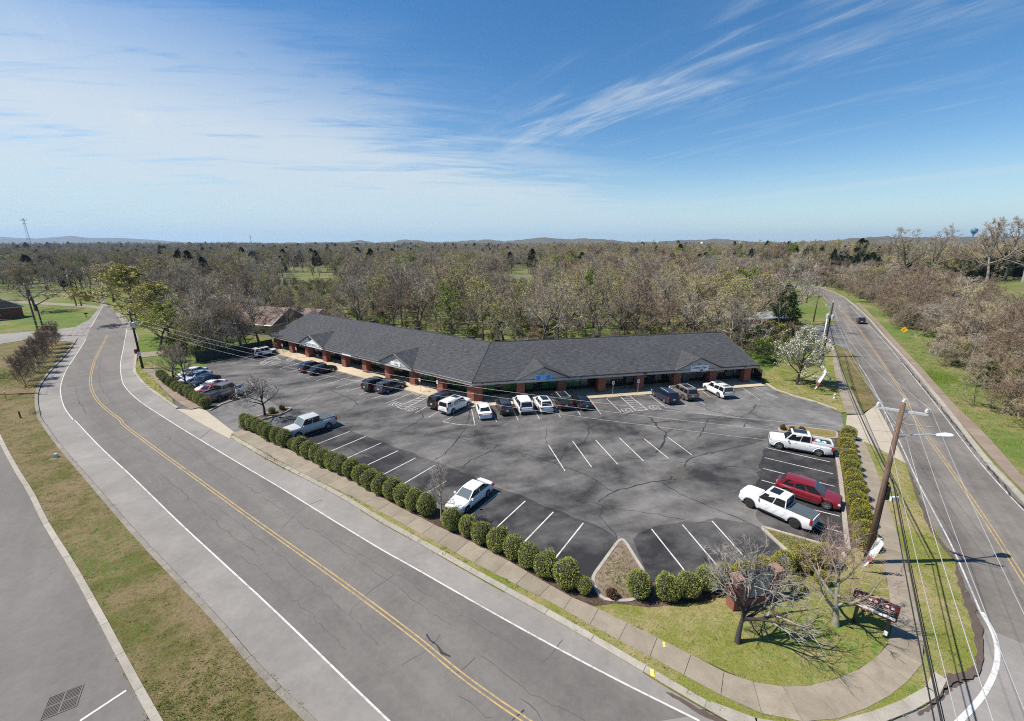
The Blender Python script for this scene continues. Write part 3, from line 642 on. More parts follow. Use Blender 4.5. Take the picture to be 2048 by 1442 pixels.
def stain(pts, seed, mat='stain', parent=None, z=.006, jit=.18, name='stain'):
    rnd = random.Random(seed); P = GL(pts); P = crom(P+[P[0]], 6)[:-1]
    return MB().sheet([(p.x+rnd.gauss(0, jit*.5), p.y+rnd.gauss(0, jit*.5)) for p in P], z).build(name, M[mat], parent or lot)
stain(cc((1185,600),(1240,545),(1300,530),(1300,585),(1250,615),(1190,622)), 1); stain(cc((1145,560),(1200,565),(1195,580),(1160,580)), 2, jit=.08); stain(cc((935,270),(960,235),(1000,255),(1060,262),(990,272),(960,282)), 3, jit=.1)
stain(cc((1150,245),(1200,215),(1225,205),(1190,240),(1155,262)), 4, jit=.08); stain(cc((1125,290),(1155,285),(1145,310),(1125,312)), 5, jit=.06); stain(cc((1290,155),(1420,142),(1410,152),(1310,163)), 6, jit=.06); stain(cc((868,348),(905,345),(895,360),(872,360)), 7, jit=.06)
stain(cc((1785,165),(1820,168),(1800,180)), 8, jit=.05); stain(cc((400,408),(440,410),(520,425),(470,430)), 9, jit=.06); stain(cc((195,1160),(260,1165),(265,1195),(215,1200)), 10, jit=.1); stain(c8((990,470),(1050,490),(1080,510),(1010,498)), 11, jit=.06); stain(cc((0,420),(60,430),(20,450)), 12, jit=.05)
stain([(1908,1120),(1930,1176),(1950,1222),(1962,1256),(1967,1310),(1957,1346),(1920,1366),(1893,1378),(1880,1398),(1862,1412),(1880,1380),(1892,1352),(1915,1350),(1944,1336),(1952,1308),(1946,1262),(1930,1215),(1915,1170)], 13, 'dirt', road_b, .112, .09, 'bare_earth')
stain([(1862,1404),(1885,1392),(1905,1368),(1935,1352),(1955,1340),(1950,1352),(1915,1372),(1893,1392),(1862,1420),(1835,1430)], 14, 'dirt', road_b, .012, .08, 'bare_earth')
stain([(1340,1384),(1421,1427),(1480,1452),(1478,1460),(1415,1436),(1335,1388)], 15, 'dirt', road_a, .012, .1, 'bare_earth')
stain([(1812,929),(1831,973),(1863,1051),(1905,1114),(1898,1116),(1855,1052),(1824,975)], 16, 'dirt', road_b, .108, .12, 'bare_earth')
def c7(*p): return [(x/2.246, 800+y/2.246) for x, y in p]
for pts, w, m in [(c7((345,0),(400,70),(520,170),(640,235)),.03,'crack_soft'),(c7((550,0),(650,90),(800,200),(1000,320),(1168,420)),.03,'crack_soft'),(c7((720,330),(850,440),(980,560),(1168,700)),.035,'crack_soft'),(c7((860,300),(1000,390)),.02,'crack_soft'),([(300,905),(330,885),(345,872)],.03,'crack_soft'),([(560,1060),(600,1020),(640,1000)],.03,'crack_soft'),([(700,1230),(730,1190),(790,1150)],.03,'crack_soft'),([(800,1330),(850,1300),(880,1270)],.03,'crack_soft'),([(470,1110),(520,1140),(600,1210),(690,1300)],.022,'crack_soft'),([(640,1060),(760,1130),(900,1215),(1040,1300)],.022,'crack_soft'),([(1080,1330),(1110,1300),(1125,1275)],.03,'crack_soft'),
                  ([(850,1268),(870,1285),(885,1305),(905,1318)],.10,'crack'),([(1038,1420),(1022,1450)],.05,'crack'),([(1040,1398),(1055,1400),(1072,1420),(1090,1442)],.04,'crack_soft'),([(950,1315),(905,1355)],.04,'crack_soft'),([(960,1310),(1000,1340),(1060,1385),(1180,1450)],.03,'crack_soft'),([(918,1390),(945,1410),(980,1440)],.035,'crack_soft'),
                  ([(520,990),(640,1070),(760,1150),(900,1250)],.025,'crack_soft'),([(420,1000),(520,1080),(640,1180),(760,1290)],.025,'crack_soft'),([(205,700),(198,740),(202,775),(230,810)],.05,'crack_soft'),([(150,770),(158,800),(175,830)],.05,'crack_soft')]: crack(pts, w, road_a, m)
def skid(pts, w): ribbon(MB(), crom(GL(pts), 8), w, .008).build('tyre_mark', M['skid'], road_a)
skid(c7((722,240),(702,290),(705,340),(730,390)), .16); skid(c7((950,130),(890,180),(850,230),(843,275)), .12)
crack([(1936,958),(1880,872),(1830,795),(1790,735)], .18, road_b, 'skid'); crack([(2048,1018),(1990,950),(1910,850),(1850,778),(1800,718)], .10, road_b, 'crack', .016)
M['grate'] = simple('worn grate steel', (.12, .105, .095), .7, .2, var=.3)
# drain grates
def grate(name, label, px, rz, w, l, parentless=True):
    p = G(*px); t_ = thing(name, label, 'drain', (p.x, p.y, .0), rz)
    mb = MB(); 
    for sx_ in (-1, 1): mb.box((sx_*w/2, 0, .012), (.05, l, .03)); mb.box((0, sx_*l/2, .012), (w, .05, .029))
    mb.box((0, 0, .012), (w, .06, .0285)); mb.box((0, 0, .0115), (.06, l, .028)); mb.build('frame', M['grate'], t_)
    MB().sheet([(-w/2, -l/2), (w/2, -l/2), (w/2, l/2), (-w/2, l/2)], .005).build('pit', M['black'], t_)
    n = int(w/.055)
    for i in range(n): MB().box((-w/2+(i+.5)*w/n, 0, .014), (.026, l-.02, .02)).build('bar', M['grate'], t_)
grate('drain_grate', 'square iron drain grate in the grey car park asphalt opposite', (125,1404), RAD(32), 1.25, 1.25)
grate('drain_grate', 'small dark drain grate in a bay beside the hedge', (787,953), RAD(-35), .7, .9)
# ================================================================== THE SHOP BUILDING
BEND = Vector((-5.35, 56.3, 0)); LEND = Vector((-49.9, 87.7, 0)); REND = Vector((38.0, 65.0, 0))     # front line of the brick piers
bld = thing('strip_mall', 'long bent brick strip mall with charcoal shingle roof and four gables', 'building', (BEND.x, BEND.y, 0))
def inv(p): return Vector(p)-Vector((BEND.x, BEND.y, 0))
ul = (BEND-LEND).normalized(); nl = Vector((-ul.y, ul.x, 0))      # along the wing, and towards its back
ur = (REND-BEND).normalized(); nr = Vector((-ur.y, ur.x, 0))
LL, LR = (BEND-LEND).length, (REND-BEND).length
EAVE, RIDGE, D_E, D_R, D_B = 3.12, 6.5, -.55, 8.9, 18.2           # roof edge height, ridge height, depths from the pier line
FB = 2.62                                                         # underside of the fascia
def corner(d):                                                    # where the two wings' lines at depth d meet
    p, q = LEND+nl*d, BEND+nr*d; k = (q-p).cross(ur).z/ul.cross(ur).z
    return p+ul*k
def pt(w, s_, d, z): 
    if w == 'l': p = LEND+ul*s_+nl*d
    else: p = BEND+ur*s_+nr*d
    return inv((p.x, p.y, z))
def rz_of(w): return atan2((ul if w == 'l' else ur).y, (ul if w == 'l' else ur).x)
fr = struct('front_walk', put('front_walk', None))
def walk_slab(a, b, c, d): MB().prism([(q.x, q.y) for q in (a, b, c, d)], -.02, .15).build('slab', M['front_walk'], fr)
nL, nR = 18, 15
cA, cB = corner(-2.05), corner(2.6)
for i in range(nL):
    a, b = LEND-ul*.6+nl*-2.05, cA; c, d = LEND-ul*.6+nl*2.6, cB
    walk_slab(a.lerp(b, i/nL)+ul*.008, a.lerp(b, (i+1)/nL)-ul*.008, c.lerp(d, (i+1)/nL)-ul*.008, c.lerp(d, i/nL)+ul*.008)
for i in range(nR):
    a, b = cA, REND+ur*1.2+nr*-2.05; c, d = cB, REND+ur*1.2+nr*2.6
    walk_slab(a.lerp(b, i/nR)+ur*.008, a.lerp(b, (i+1)/nR)-ur*.008, c.lerp(d, (i+1)/nR)-ur*.008, c.lerp(d, i/nR)+ur*.008)
# roof planes (front and back of each wing), thick
def roof_plane(a, b, c, d, name='roof_slope'):
    q = [inv(x) for x in (a, b, c, d)]; n = (q[1]-q[0]).cross(q[3]-q[0]).normalized()
    if n.z < 0: n = -n
    mb = MB(); k = mb.add(q+[p-n*.14 for p in q])
    for f_ in ((0,1,2,3),(7,6,5,4),(0,4,5,1),(1,5,6,2),(2,6,7,3),(3,7,4,0)): mb.face([k+i for i in f_])
    # local frame along the eave so the shingle courses run true
    ex = (q[1]-q[0]).normalized(); ey = n.cross(ex); R = Matrix((ex, ey, n)).transposed().to_4x4(); Mx = Matrix.Translation(q[0]) @ R
    mb.v = [tuple(Mx.inverted() @ Vector(v)) for v in mb.v]
    o = mb.build(name, M['shingle'], bld); o.matrix_local = Mx; return o
def V3(p, z): return Vector((p.x, p.y, z))
eL, eR, eC = LEND-ul*.85+nl*D_E, REND+ur*.75+nr*D_E, corner(D_E)
rL, rR, rC = LEND-ul*.85+nl*D_R, REND+ur*.75+nr*D_R, corner(D_R)
bL, bR, bC = LEND-ul*.85+nl*(D_B+.5), REND+ur*.75+nr*(D_B+.5), corner(D_B+.5)
roof_plane(V3(eL, EAVE), V3(eC, EAVE), V3(rC, RIDGE), V3(rL, RIDGE)); roof_plane(V3(eC, EAVE), V3(eR, EAVE), V3(rR, RIDGE), V3(rC, RIDGE))
roof_plane(V3(bC, EAVE), V3(bL, EAVE), V3(rL, RIDGE), V3(rC, RIDGE)); roof_plane(V3(bR, EAVE), V3(bC, EAVE), V3(rC, RIDGE), V3(rR, RIDGE))
MB().tube([inv(V3(rL, RIDGE+.02)), inv(V3(rC, RIDGE+.02)), inv(V3(rR, RIDGE+.02))], .09, 5).build('ridge_cap', M['shingle'], bld)
MB().tube([inv(V3(eC, EAVE+.02)), inv(V3(rC, RIDGE+.02))], .06, 5).build('hip_cap', M['shingle'], bld)
for a, b in ((V3(eL, EAVE-.07), V3(rL, RIDGE-.07)), (V3(eR, EAVE-.07), V3(rR, RIDGE-.07)), (V3(eL, EAVE-.1), V3(eC, EAVE-.1)), (V3(eC, EAVE-.1), V3(eR, EAVE-.1))):
    MB().tube([inv(a), inv(b)], .085, 4).build('gutter', M['trim_dark'], bld)
# fascia, soffit, walls
def slab_wall(w, s0, s1, d, th, z0, z1, mat, name):
    a = pt(w, s0, d, z0); L = s1-s0
    o = MB().box((L/2, th/2, (z1-z0)/2), (L, th, z1-z0)).build(name, mat, bld); o.location = a; o.rotation_euler.z = rz_of(w); return o
dcl = (corner(-.50)-LEND).dot(ul); dcr0 = (corner(-.50)-BEND).dot(ur)
slab_wall('l', -.72, dcl, -.50, .36, FB, EAVE-.1, M['stucco'], 'fascia'); slab_wall('r', dcr0, LR+.62, -.50, .36, FB, EAVE-.1, M['stucco'], 'fascia')
MB().prism([tuple(inv(p))[:2] for p in (LEND-ul*.6+nl*-.14, corner(-.14), corner(2.7), LEND-ul*.6+nl*2.7)], FB+.16, FB+.24).build('soffit', M['soffit'], bld)
MB().prism([tuple(inv(p))[:2] for p in (corner(-.14), REND+ur*.55+nr*-.14, REND+ur*.55+nr*2.7, corner(2.7))], FB+.161, FB+.241).build('soffit', M['soffit'], bld)
GD = 2.3                                                           # depth of the shop fronts behind the piers
cg = corner(GD+.25); sgl, sgr = (cg-LEND).dot(ul), (cg-BEND).dot(ur)
slab_wall('l', -.4, sgl, GD+.3, .2, 0, FB+.2, M['interior'], 'back_panel'); slab_wall('r', sgr, LR+.4, GD+.3, .2, 0, FB+.2, M['interior'], 'back_panel')
slab_wall('l', -.4, (corner(D_B)-LEND).dot(ul), D_B-.3, .3, 0, EAVE, M['brick'], 'rear_wall'); slab_wall('r', (corner(D_B)-BEND).dot(ur), LR+.4, D_B-.3, .3, 0, EAVE, M['brick'], 'rear_wall')
def end_wall(w, s0):
    mb = MB(); P = [(1.2, 0), (D_B, 0), (D_B, EAVE-.1), (D_R, RIDGE-.22), (1.2, EAVE+.55)]
    n = mb.add([(0, y, z) for y, z in P]+[(.3, y, z) for y, z in P]); k = len(P)
    mb.face([n+i for i in range(k)]); mb.face([n+k+i for i in range(k)][::-1])
    for i in range(k): mb.face((n+i, n+k+i, n+k+(i+1) % k, n+(i+1) % k))
    o = mb.build('end_wall', M['brick'], bld); o.location = pt(w, s0, 0, 0); o.rotation_euler.z = rz_of(w)
end_wall('l', -.4); end_wall('r', LR+.1)
pier_me = MB().box((0, .48, FB/2+.02), (1.15, .96, FB+.04)).mesh('pier', M['brick'])
NPL, NPR = 10, 8
pl = [.3+(LL-.9)*i/(NPL-1) for i in range(NPL-1)]; pr = [.6+(LR-1.2)*i/(NPR-1) for i in range(1, NPR)]
for s_ in pl: put('pier', pier_me, bld, pt('l', s_, 0, 0), rz_of('l'))
for s_ in pr: put('pier', pier_me, bld, pt('r', s_, 0, 0), rz_of('r'))
cp = MB().prism([tuple(inv(p))[:2] for p in (BEND-ul*1.25, corner(0), BEND+ur*1.25, BEND+ur*1.25+nr*.95, corner(.95), BEND-ul*1.25+nl*.95)], 0, FB+.04).build('pier', M['brick'], bld)
# mural film on the glass of the corner shop: sky, hills and foliage printed flat
def mural(name, seed, ground=.48, wood=False):
    t = NT(name); sp = t.n('ShaderNodeSeparateXYZ'); t.link(t.pos(True), sp.inputs[0])
    wv = t.noise(1.4, 3, .6, .6, off=(seed*3.1, 0, seed), obj=True); st = t.noise(3.2, 5, .7, 1.2, off=(seed*7.7, 2, 0), obj=True)
    h = t.math('ADD', t.math('MULTIPLY', sp.outputs[2], .5), t.math('MULTIPLY', wv, .6))
    skyc = t.ramp(st, [(.38, (.015, .16, .30)), (.52, (.07, .36, .46)), (.60, (.40, .55, .60))]); land_ = t.ramp(st, [(.36, (.012, .07, .025)), (.5, (.035, .19, .05)), (.64, (.18, .28, .08))])
    if wood: skyc = t.ramp(st, [(.36, (.18, .16, .08)), (.5, (.33, .15, .09)), (.66, (.12, .3, .12))])
    return t.out(t.mix(t.ramp(h, [(ground-.22, 1.), (ground-.18, 0.)]), skyc, land_), .25, spec=.5)
MUR = [mural('printed mural %d' % i, i, (.42, .55, .36, .6)[i % 4], i in (3, 4)) for i in range(6)]
def storefront(w, s0, s1, kinds, doors, tall=True):
    L = s1-s0; o = put('storefront', MB().box((L/2, .05, .2), (L, .1, .10)).box((L/2, .05, FB+.10), (L, .1, .12)).mesh('storefront', M['frame']), bld, pt(w, s0, GD, 0), rz_of(w))
    n = len(kinds); ww = L/n
    for i in range(n+1): MB().box((i*ww, .045, FB/2+.1), (.07, .11, FB-.1)).build('mullion', M['frame'], o)
    for i, k in enumerate(kinds):
        zl = .16 if i in doors else .62
        if i not in doors: MB().box(((i+.5)*ww, .05, .60), (ww-.075, .09, .06)).build('rail', M['frame'], o); MB().box(((i+.5)*ww, .052, .40), (ww-.075, .06, .31)).build('base_pane', M['glass'], o)
        mt = M['glass'] if k == 'g' else M['glass_pale'] if k == 'p' else MUR[int(k)]
        q = MB().box((0, 0, 0), (ww-.075, .04, FB+.03-zl)).build('door' if i in doors else 'pane', mt, o); q.location = ((i+.5)*ww, .05, (FB+.03+zl)/2)
        if i in doors: MB().box(((i+.5)*ww+ww*.36, -.03, 1.05), (.03, .04, .5)).build('door_handle', M['metal'], o); MB().box(((i+.5)*ww, .04, 2.15), (ww-.08, .07, .06)).build('door_rail', M['frame'], o)
rnd = random.Random(4)
LK = ['ggggg', 'gpggp', 'gggpg', 'ggpgg', 'ggggg', 'gpggg', 'ggggp', '0gg1', '2gg1']
edges = [-.2]+[s_ for s_ in pl[1:]]+[sgl]
for i in range(9): storefront('l', edges[i], edges[i+1], LK[i] if i < 7 else ('0','1','g','1','g') if i == 7 else ('2','2','g','3','g'), (2,))
RK = [('1','1','g','4','3'), ('2','5','g','5','0'), ('g','0','0','p','g'), 'ppggp', 'gggpg', 'ppppp', 'gpgpp']
edges = [sgr]+pr[:-1]+[LR+.1]
for i in range(7): storefront('r', edges[i], edges[i+1], RK[i], (2,) if i != 2 else (0,))
# gables
def gable(w, sc, wide, rise, mat):
    y0 = -.50; slope = (RIDGE-EAVE)/(D_R-D_E); back = rise/slope
    mb = MB(); P = [(-wide/2, FB), (wide/2, FB), (wide/2, EAVE+.0), (0, EAVE+rise), (-wide/2, EAVE+.0)]
    n = mb.add([(x, y0-.10, z) for x, z in P]+[(x, y0+.16, z) for x, z in P]); k = 5
    mb.face([n+i for i in range(k)]); mb.face([n+k+i for i in range(k)][::-1])
    for i in range(k): mb.face((n+i, n+k+i, n+k+(i+1) % k, n+(i+1) % k))
    o = mb.build('gable', mat, bld); o.location = pt(w, sc, 0, 0); o.rotation_euler.z = rz_of(w)
    for sg in (-1, 1):
        mb = MB(); zt = EAVE+rise+.10; ov = .22; yb = D_E+back+.35
        a, b, c = Vector((sg*(wide/2+ov), y0-.35, EAVE-.02)), Vector((0, y0-.35, zt)), Vector((0, yb+.2, zt)); d = Vector((sg*(wide/2+ov), D_E+.25, EAVE+.04))
        nn = (b-a).cross(c-a).normalized(); nn = nn if nn.z > 0 else -nn
        q = [a, b, c, d]; kk = mb.add(q+[p-nn*.12 for p in q])
        for f_ in ((0,1,2,3),(7,6,5,4),(0,4,5,1),(1,5,6,2),(2,6,7,3),(3,7,4,0)): mb.face([kk+i for i in f_])
        mb.build('gable_roof', M['shingle'], o); MB().tube([a+Vector((0, -.02, -.05)), b+Vector((0, -.02, -.05))], .075, 4).build('verge_trim', M['trim_dark'], o)
    if w == 'r':
        q = MB().lathe([(.0, .05), (.26, .05), (.26, 0)], 16, cap=False).build('vent', M['ink_grey'], o); q.matrix_local = Matrix.Translation((0, y0-.10, EAVE+rise*.38)) @ Matrix.Rotation(pi/2, 4, 'X')
    return o
gL1 = (pl[2]+pl[3])/2; gL2 = (pl[6]+pl[7])/2; gbR1 = (pr[0]+pr[1])/2; gbR2 = (pr[4]+pr[5])/2
gable('l', gL1, 7.6, 1.75, M['white_panel']); gable('l', gL2, 7.6, 1.75, M['stucco']); gable('r', gbR1, 7.6, 1.65, M['stucco']); gable('r', gbR2, 7.6, 1.65, M['stucco'])
# flues and vents just behind the ridge, lamps under the eaves
for w, s_ in (('l', 20), ('l', 26), ('l', 33), ('l', 46), ('r', 5), ('r', 14), ('r', 22)):
    o = MB().box((0, 0, .25), (.7, .7, .5)).box((0, 0, .56), (.95, .95, .12)).build('roof_vent', M['iron'], bld); o.location = pt(w, s_, D_R+1.0, RIDGE-.42); o.rotation_euler.z = rz_of(w)
for w, s_ in (('r', 25.5), ('r', 34.8), ('l', 13.2)):
    o = MB().box((0, -.12, 0), (.42, .22, .2), top=(1, .4)).build('wall_lamp', M['black'], bld); o.location = pt(w, s_, -.51, FB+.28); o.rotation_euler.z = rz_of(w)
for w, s_ in (('l', 6), ('l', 17.5), ('l', 29), ('l', 47), ('r', 1.2), ('r', 15.5), ('r', 42.5)):
    o = MB().box((0, -.2, -.1), (.1, .1, .22)).build('downpipe_head', M['black'], bld); o.location = pt(w, s_, D_E+.15, EAVE-.1); o.rotation_euler.z = rz_of(w)
# a dark timber screen at the end of the right wing
o = thing('bin_screen', 'dark brown timber bin screen at right end of the shops', 'screen', REND+ur*1.0+nr*.4, rz_of('r'))
for i in range(9): MB().box((.1+i*.16, 2.0, .95), (.15, .03, 1.9)).build('board', M['wood_dark'], o)
for i in range(12): MB().box((1.5, .15+i*.16, .95), (.03, .15, 1.9)).build('board', M['wood_dark'], o)
# signs
def text_mesh(body, size, mat, name='lettering', shear=0.0, ext_=.012):
    cu_ = bpy.data.curves.new(name, 'FONT'); cu_.body = body; cu_.size = size; cu_.extrude = ext_; cu_.align_x = 'CENTER'; cu_.align_y = 'CENTER'; cu_.shear = shear
    to = bpy.data.objects.new(name, cu_); COL.objects.link(to); dg = bpy.context.evaluated_depsgraph_get(); me = bpy.data.meshes.new_from_object(to.evaluated_get(dg)); bpy.data.objects.remove(to)
    me.materials.clear(); me.materials.append(mat); me.name = name; return me
UP = Matrix.Rotation(pi/2, 4, 'X')
def put_text(body, size, mat, parent, x, y, z, shear=0., rot=UP):
    o = put('lettering', text_mesh(body, size, mat, shear=shear), parent); o.matrix_local = Matrix.Translation((x, y, z)) @ rot; return o
def shop_sign(label, w, s_, z, wd, ht, mat, y=-.635):
    q = pt(w, s_, y, z)+Vector((BEND.x, BEND.y, 0)); o = thing('shop_sign', label, 'sign', q, rz_of(w))
    MB().box((0, 0, 0), (wd, .05, ht)).build('panel', mat, o); return o
o = shop_sign('white lettered sign with black leaf emblem on the leftmost white gable', 'l', gL1-.2, FB+.55, 5.6, .52, M['white_panel'])
put_text('CREEKSIDE DENTAL', .50, M['ink_grey'], o, 0, -.035, 0)
for sg in (-1, 1):
    mb = MB(); n = mb.add([(sg*.10, -.03, .72), (sg*.36, -.03, .98), (sg*.30, -.03, 1.42), (sg*.12, -.03, 1.25)] if sg > 0 else [(-.12, -.03, .55), (-.06, -.03, .95), (-.40, -.03, 1.45), (-.42, -.03, .95)]); mb.face((n, n+1, n+2, n+3)); mb.face((n+3, n+2, n+1, n)); mb.build('emblem', M['black'], o)
o = shop_sign('small white sign on the beige gable of the left wing', 'l', gL2+.1, FB+.62, 2.3, .62, M['white_panel']); put_text('Haley', .42, M['ink_grey'], o, .1, -.035, 0, .3)
mb = MB(); ribbon(mb, [Vector((.35*cos(a), .35*sin(a), 0)) for a in [k*.16-1.3 for k in range(9)]], .08, 0); q = mb.build('emblem', M['black'], o); q.matrix_local = Matrix.Translation((-.05, -.035, .75)) @ UP
o = shop_sign('plain white fascia sign between two gables of the left wing', 'l', pl[4]+1.9, FB+.20, 2.6, .42, M['white_panel'], -.54)
o = shop_sign('bright blue banner sign on the gable of the corner shop', 'r', gbR1+.05, FB+.62, 2.25, .78, M['blue_sign'])
for sx_ in (-1, 1): MB().box((sx_*1.1, -.02, 0), (.06, .05, .8)).build('border', M['ink_white'], o)
MB().box((0, -.02, .38), (2.16, .05, .05)).build('border', M['ink_white'], o)
for k in range(4): MB().box((.04*(-1)**k, -.028, .24-.16*k), (.95-.12*(k % 2), .015, .065)).build('text_line', M['ink_white'], o)
o = shop_sign('pale blue-white sign with dark script on the right wing gable', 'r', gbR2+.05, FB+.60, 3.0, .86, M['white_panel'])
put_text('Cutting Edge', .50, M['ink'], o, -.12, -.035, .08, .45); MB().box((.05, -.03, -.30), (1.3, .012, .05)).build('text_line', M['ink_grey'], o)
# flower pots by the dental entrance
for k, (s_, lab) in enumerate(((gL1-1.35, 'pale urn planter left of the door under the white gable'), (gL1+1.75, 'pale urn planter right of the door under the white gable'))):
    q = pt('l', s_, 1.2, .15)+Vector((BEND.x, BEND.y, 0)); o = thing('planter', lab, 'planter', q)
    MB().lathe([(.18, 0), (.20, .08), (.12, .14), (.26, .42), (.34, .55), (.31, .55), (.24, .44)], 14, cap=False).build('urn', M['pot'], o, True); MB().lathe([(0, .46), (.27, .46), (.2, .6), (.0, .68)], 10, cap=False).build('plant', M['mulch'], o)
# ================================================================== VEHICLES
def car_paint(name, col, metal=.0):
    t = NT(name); n = t.noise(1.3, 4, .6, obj=True); c = t.mix(n, tuple(x*.93 for x in col), tuple(min(1, x*1.05) for x in col))
    return t.out(c, .32, metal, .5, .7)
PAINT = {k: car_paint(k+' paint', c, m) for k, (c, m) in dict(white=((.74, .74, .73), 0), pearl=((.66, .67, .68), 0), black=((.012, .012, .014), 0), navy=((.014, .022, .05), .1), charcoal=((.05, .052, .056), .3), grey=((.17, .17, .168), .25), silver=((.52, .515, .50), .15), taupe=((.20, .175, .155), .3), red=((.17, .008, .016), .1), maroon=((.20, .012, .02), .1), ice=((.52, .57, .64), .2), slate=((.05, .065, .09), .25)).items()}
M['tyre'] = simple('tyre rubber', (.018, .018, .018), .85, var=.2); M['rim'] = simple('alloy rim', (.46, .46, .47), .3, .8, var=.1); M['rim_dark'] = simple('dark rim', (.05, .05, .052), .4, .5)
t = NT('car glass'); t.out((.012, .015, .018), .04, spec=.7); M['car_glass'] = t.m
t = NT('pale car glass'); t.out((.10, .125, .135), .05, spec=.7); M['car_glass_pale'] = t.m
M['plastic'] = simple('black trim plastic', (.022, .022, .023), .65); M['tail'] = simple('red lamp lens', (.33, .012, .012), .18, var=.1); M['lamp'] = simple('clear lamp lens', (.62, .64, .66), .12, .2, var=.05)
M['plate'] = simple('number plate', (.55, .58, .58), .5, var=.05); M['chrome'] = simple('chrome', (.62, .62, .62), .15, 1.0, var=0)
def lerp1(P, x):
    if x <= P[0][0]: return P[0][1]
    for (a, b), (c, d) in zip(P, P[1:]):
        if x <= c: return b+(d-b)*(x-a)/(c-a)
    return P[-1][1]
_wheel = {}
def wheel_mesh(r, w, dark):
    k = (r, w, dark)
    if k not in _wheel:
        def turn(mb): mb.v = [(x, z, y) for x, y, z in mb.v]; mb.f = [f[::-1] for f in mb.f]; return mb
        ty = turn(MB().lathe([(r*.60, -w/2+.01), (r*.93, -w/2), (r, -w*.32), (r, w*.32), (r*.93, w/2), (r*.60, w/2-.01)], 20)).mesh('tyre', M['tyre'], True)
        mb = MB(); mb.lathe([(0, w/2-.035), (r*.62, w/2-.045)], 16, cap=False); mb.lathe([(r*.55, w/2-.02), (r*.66, w/2-.006), (r*.66, w/2-.05)], 18, cap=False)
        for i in range(6):
            a = 2*pi*i/6; R = Matrix.Rotation(a, 4, 'Z'); mb.box((r*.32, 0, w/2-.012), (r*.62, r*.17, .03), R)
        mb.lathe([(0, w/2+.01), (r*.15, w/2), (r*.15, w/2-.03)], 8, cap=False); turn(mb); rim = mb.mesh('rim', [M['rim_dark'] if dark else M['rim']])
        _wheel[k] = (ty, rim)
    return _wheel[k]
# side profiles: x as share of the length (-.5 tail .. .5 nose), z as share of the height
SPEC = dict(
 sedan=dict(L=4.7, W=1.82, H=1.44, belt=[(-.5,.50),(-.485,.66),(-.36,.69),(-.2,.665),(.18,.645),(.24,.64),(.44,.54),(.49,.47),(.5,.40)], gh=(-.41,-.23,.065,.245), roofw=.70, wx=(-.29,.31), r=.33, clr=.19, panes=(.0,.47,.52,.98), inset=.16),
 coupe=dict(L=4.5, W=1.80, H=1.40, belt=[(-.5,.52),(-.485,.68),(-.38,.70),(-.2,.67),(.18,.64),(.25,.635),(.44,.53),(.49,.46),(.5,.40)], gh=(-.43,-.19,.01,.225), roofw=.68, wx=(-.29,.31), r=.33, clr=.18, panes=(.06,.40,.45,.98), inset=.18),
 suv=dict(L=4.75, W=1.9, H=1.70, belt=[(-.5,.42),(-.49,.60),(-.46,.63),(.2,.60),(.26,.60),(.45,.545),(.49,.48),(.5,.36)], gh=(-.487,-.43,.11,.265), roofw=.78, wx=(-.29,.31), r=.37, clr=.25, panes=(.0,.28,.32,.62,.66,.98), inset=.13),
 bigsuv=dict(L=5.2, W=2.0, H=1.88, belt=[(-.5,.40),(-.495,.60),(-.47,.62),(.2,.60),(.27,.60),(.46,.56),(.495,.50),(.5,.33)], gh=(-.49,-.46,.14,.26), roofw=.82, wx=(-.28,.33), r=.40, clr=.28, panes=(.0,.30,.33,.63,.66,.98), inset=.11),
 van=dict(L=5.1, W=1.98, H=1.76, belt=[(-.5,.38),(-.49,.57),(-.46,.59),(.2,.54),(.3,.53),(.45,.46),(.49,.40),(.5,.32)], gh=(-.488,-.43,.08,.35), roofw=.80, wx=(-.27,.33), r=.34, clr=.19, panes=(.0,.30,.33,.63,.66,.94), inset=.12),
 crossover=dict(L=4.6, W=1.9, H=1.64, belt=[(-.5,.44),(-.49,.62),(-.45,.65),(.0,.62),(.24,.61),(.42,.57),(.48,.52),(.5,.38)], gh=(-.48,-.36,.085,.27), roofw=.74, wx=(-.30,.31), r=.37, clr=.24, panes=(.08,.33,.37,.64,.68,.98), inset=.14),
 pickup=dict(L=5.7, W=2.02, H=2.04, belt=[(-.5,.34),(-.496,.615),(-.12,.615),(-.11,.60),(.18,.60),(.25,.61),(.45,.595),(.49,.57),(.5,.34)], gh=(-.157,-.146,.155,.258), roofw=.84, wx=(-.295,.325), r=.41, clr=.32, panes=(.02,.42,.46,.97), inset=.11, bed=(-.49,-.165)),
 jeep=dict(L=4.35, W=1.78, H=1.84, belt=[(-.5,.34),(-.495,.60),(.17,.60),(.2,.59),(.47,.575),(.485,.55),(.49,.40),(.5,.30)], gh=(-.49,-.47,.12,.20), roofw=.86, wx=(-.28,.33), r=.41, clr=.36, panes=(.03,.30,.34,.62,.66,.96), inset=.08))
CARS = []
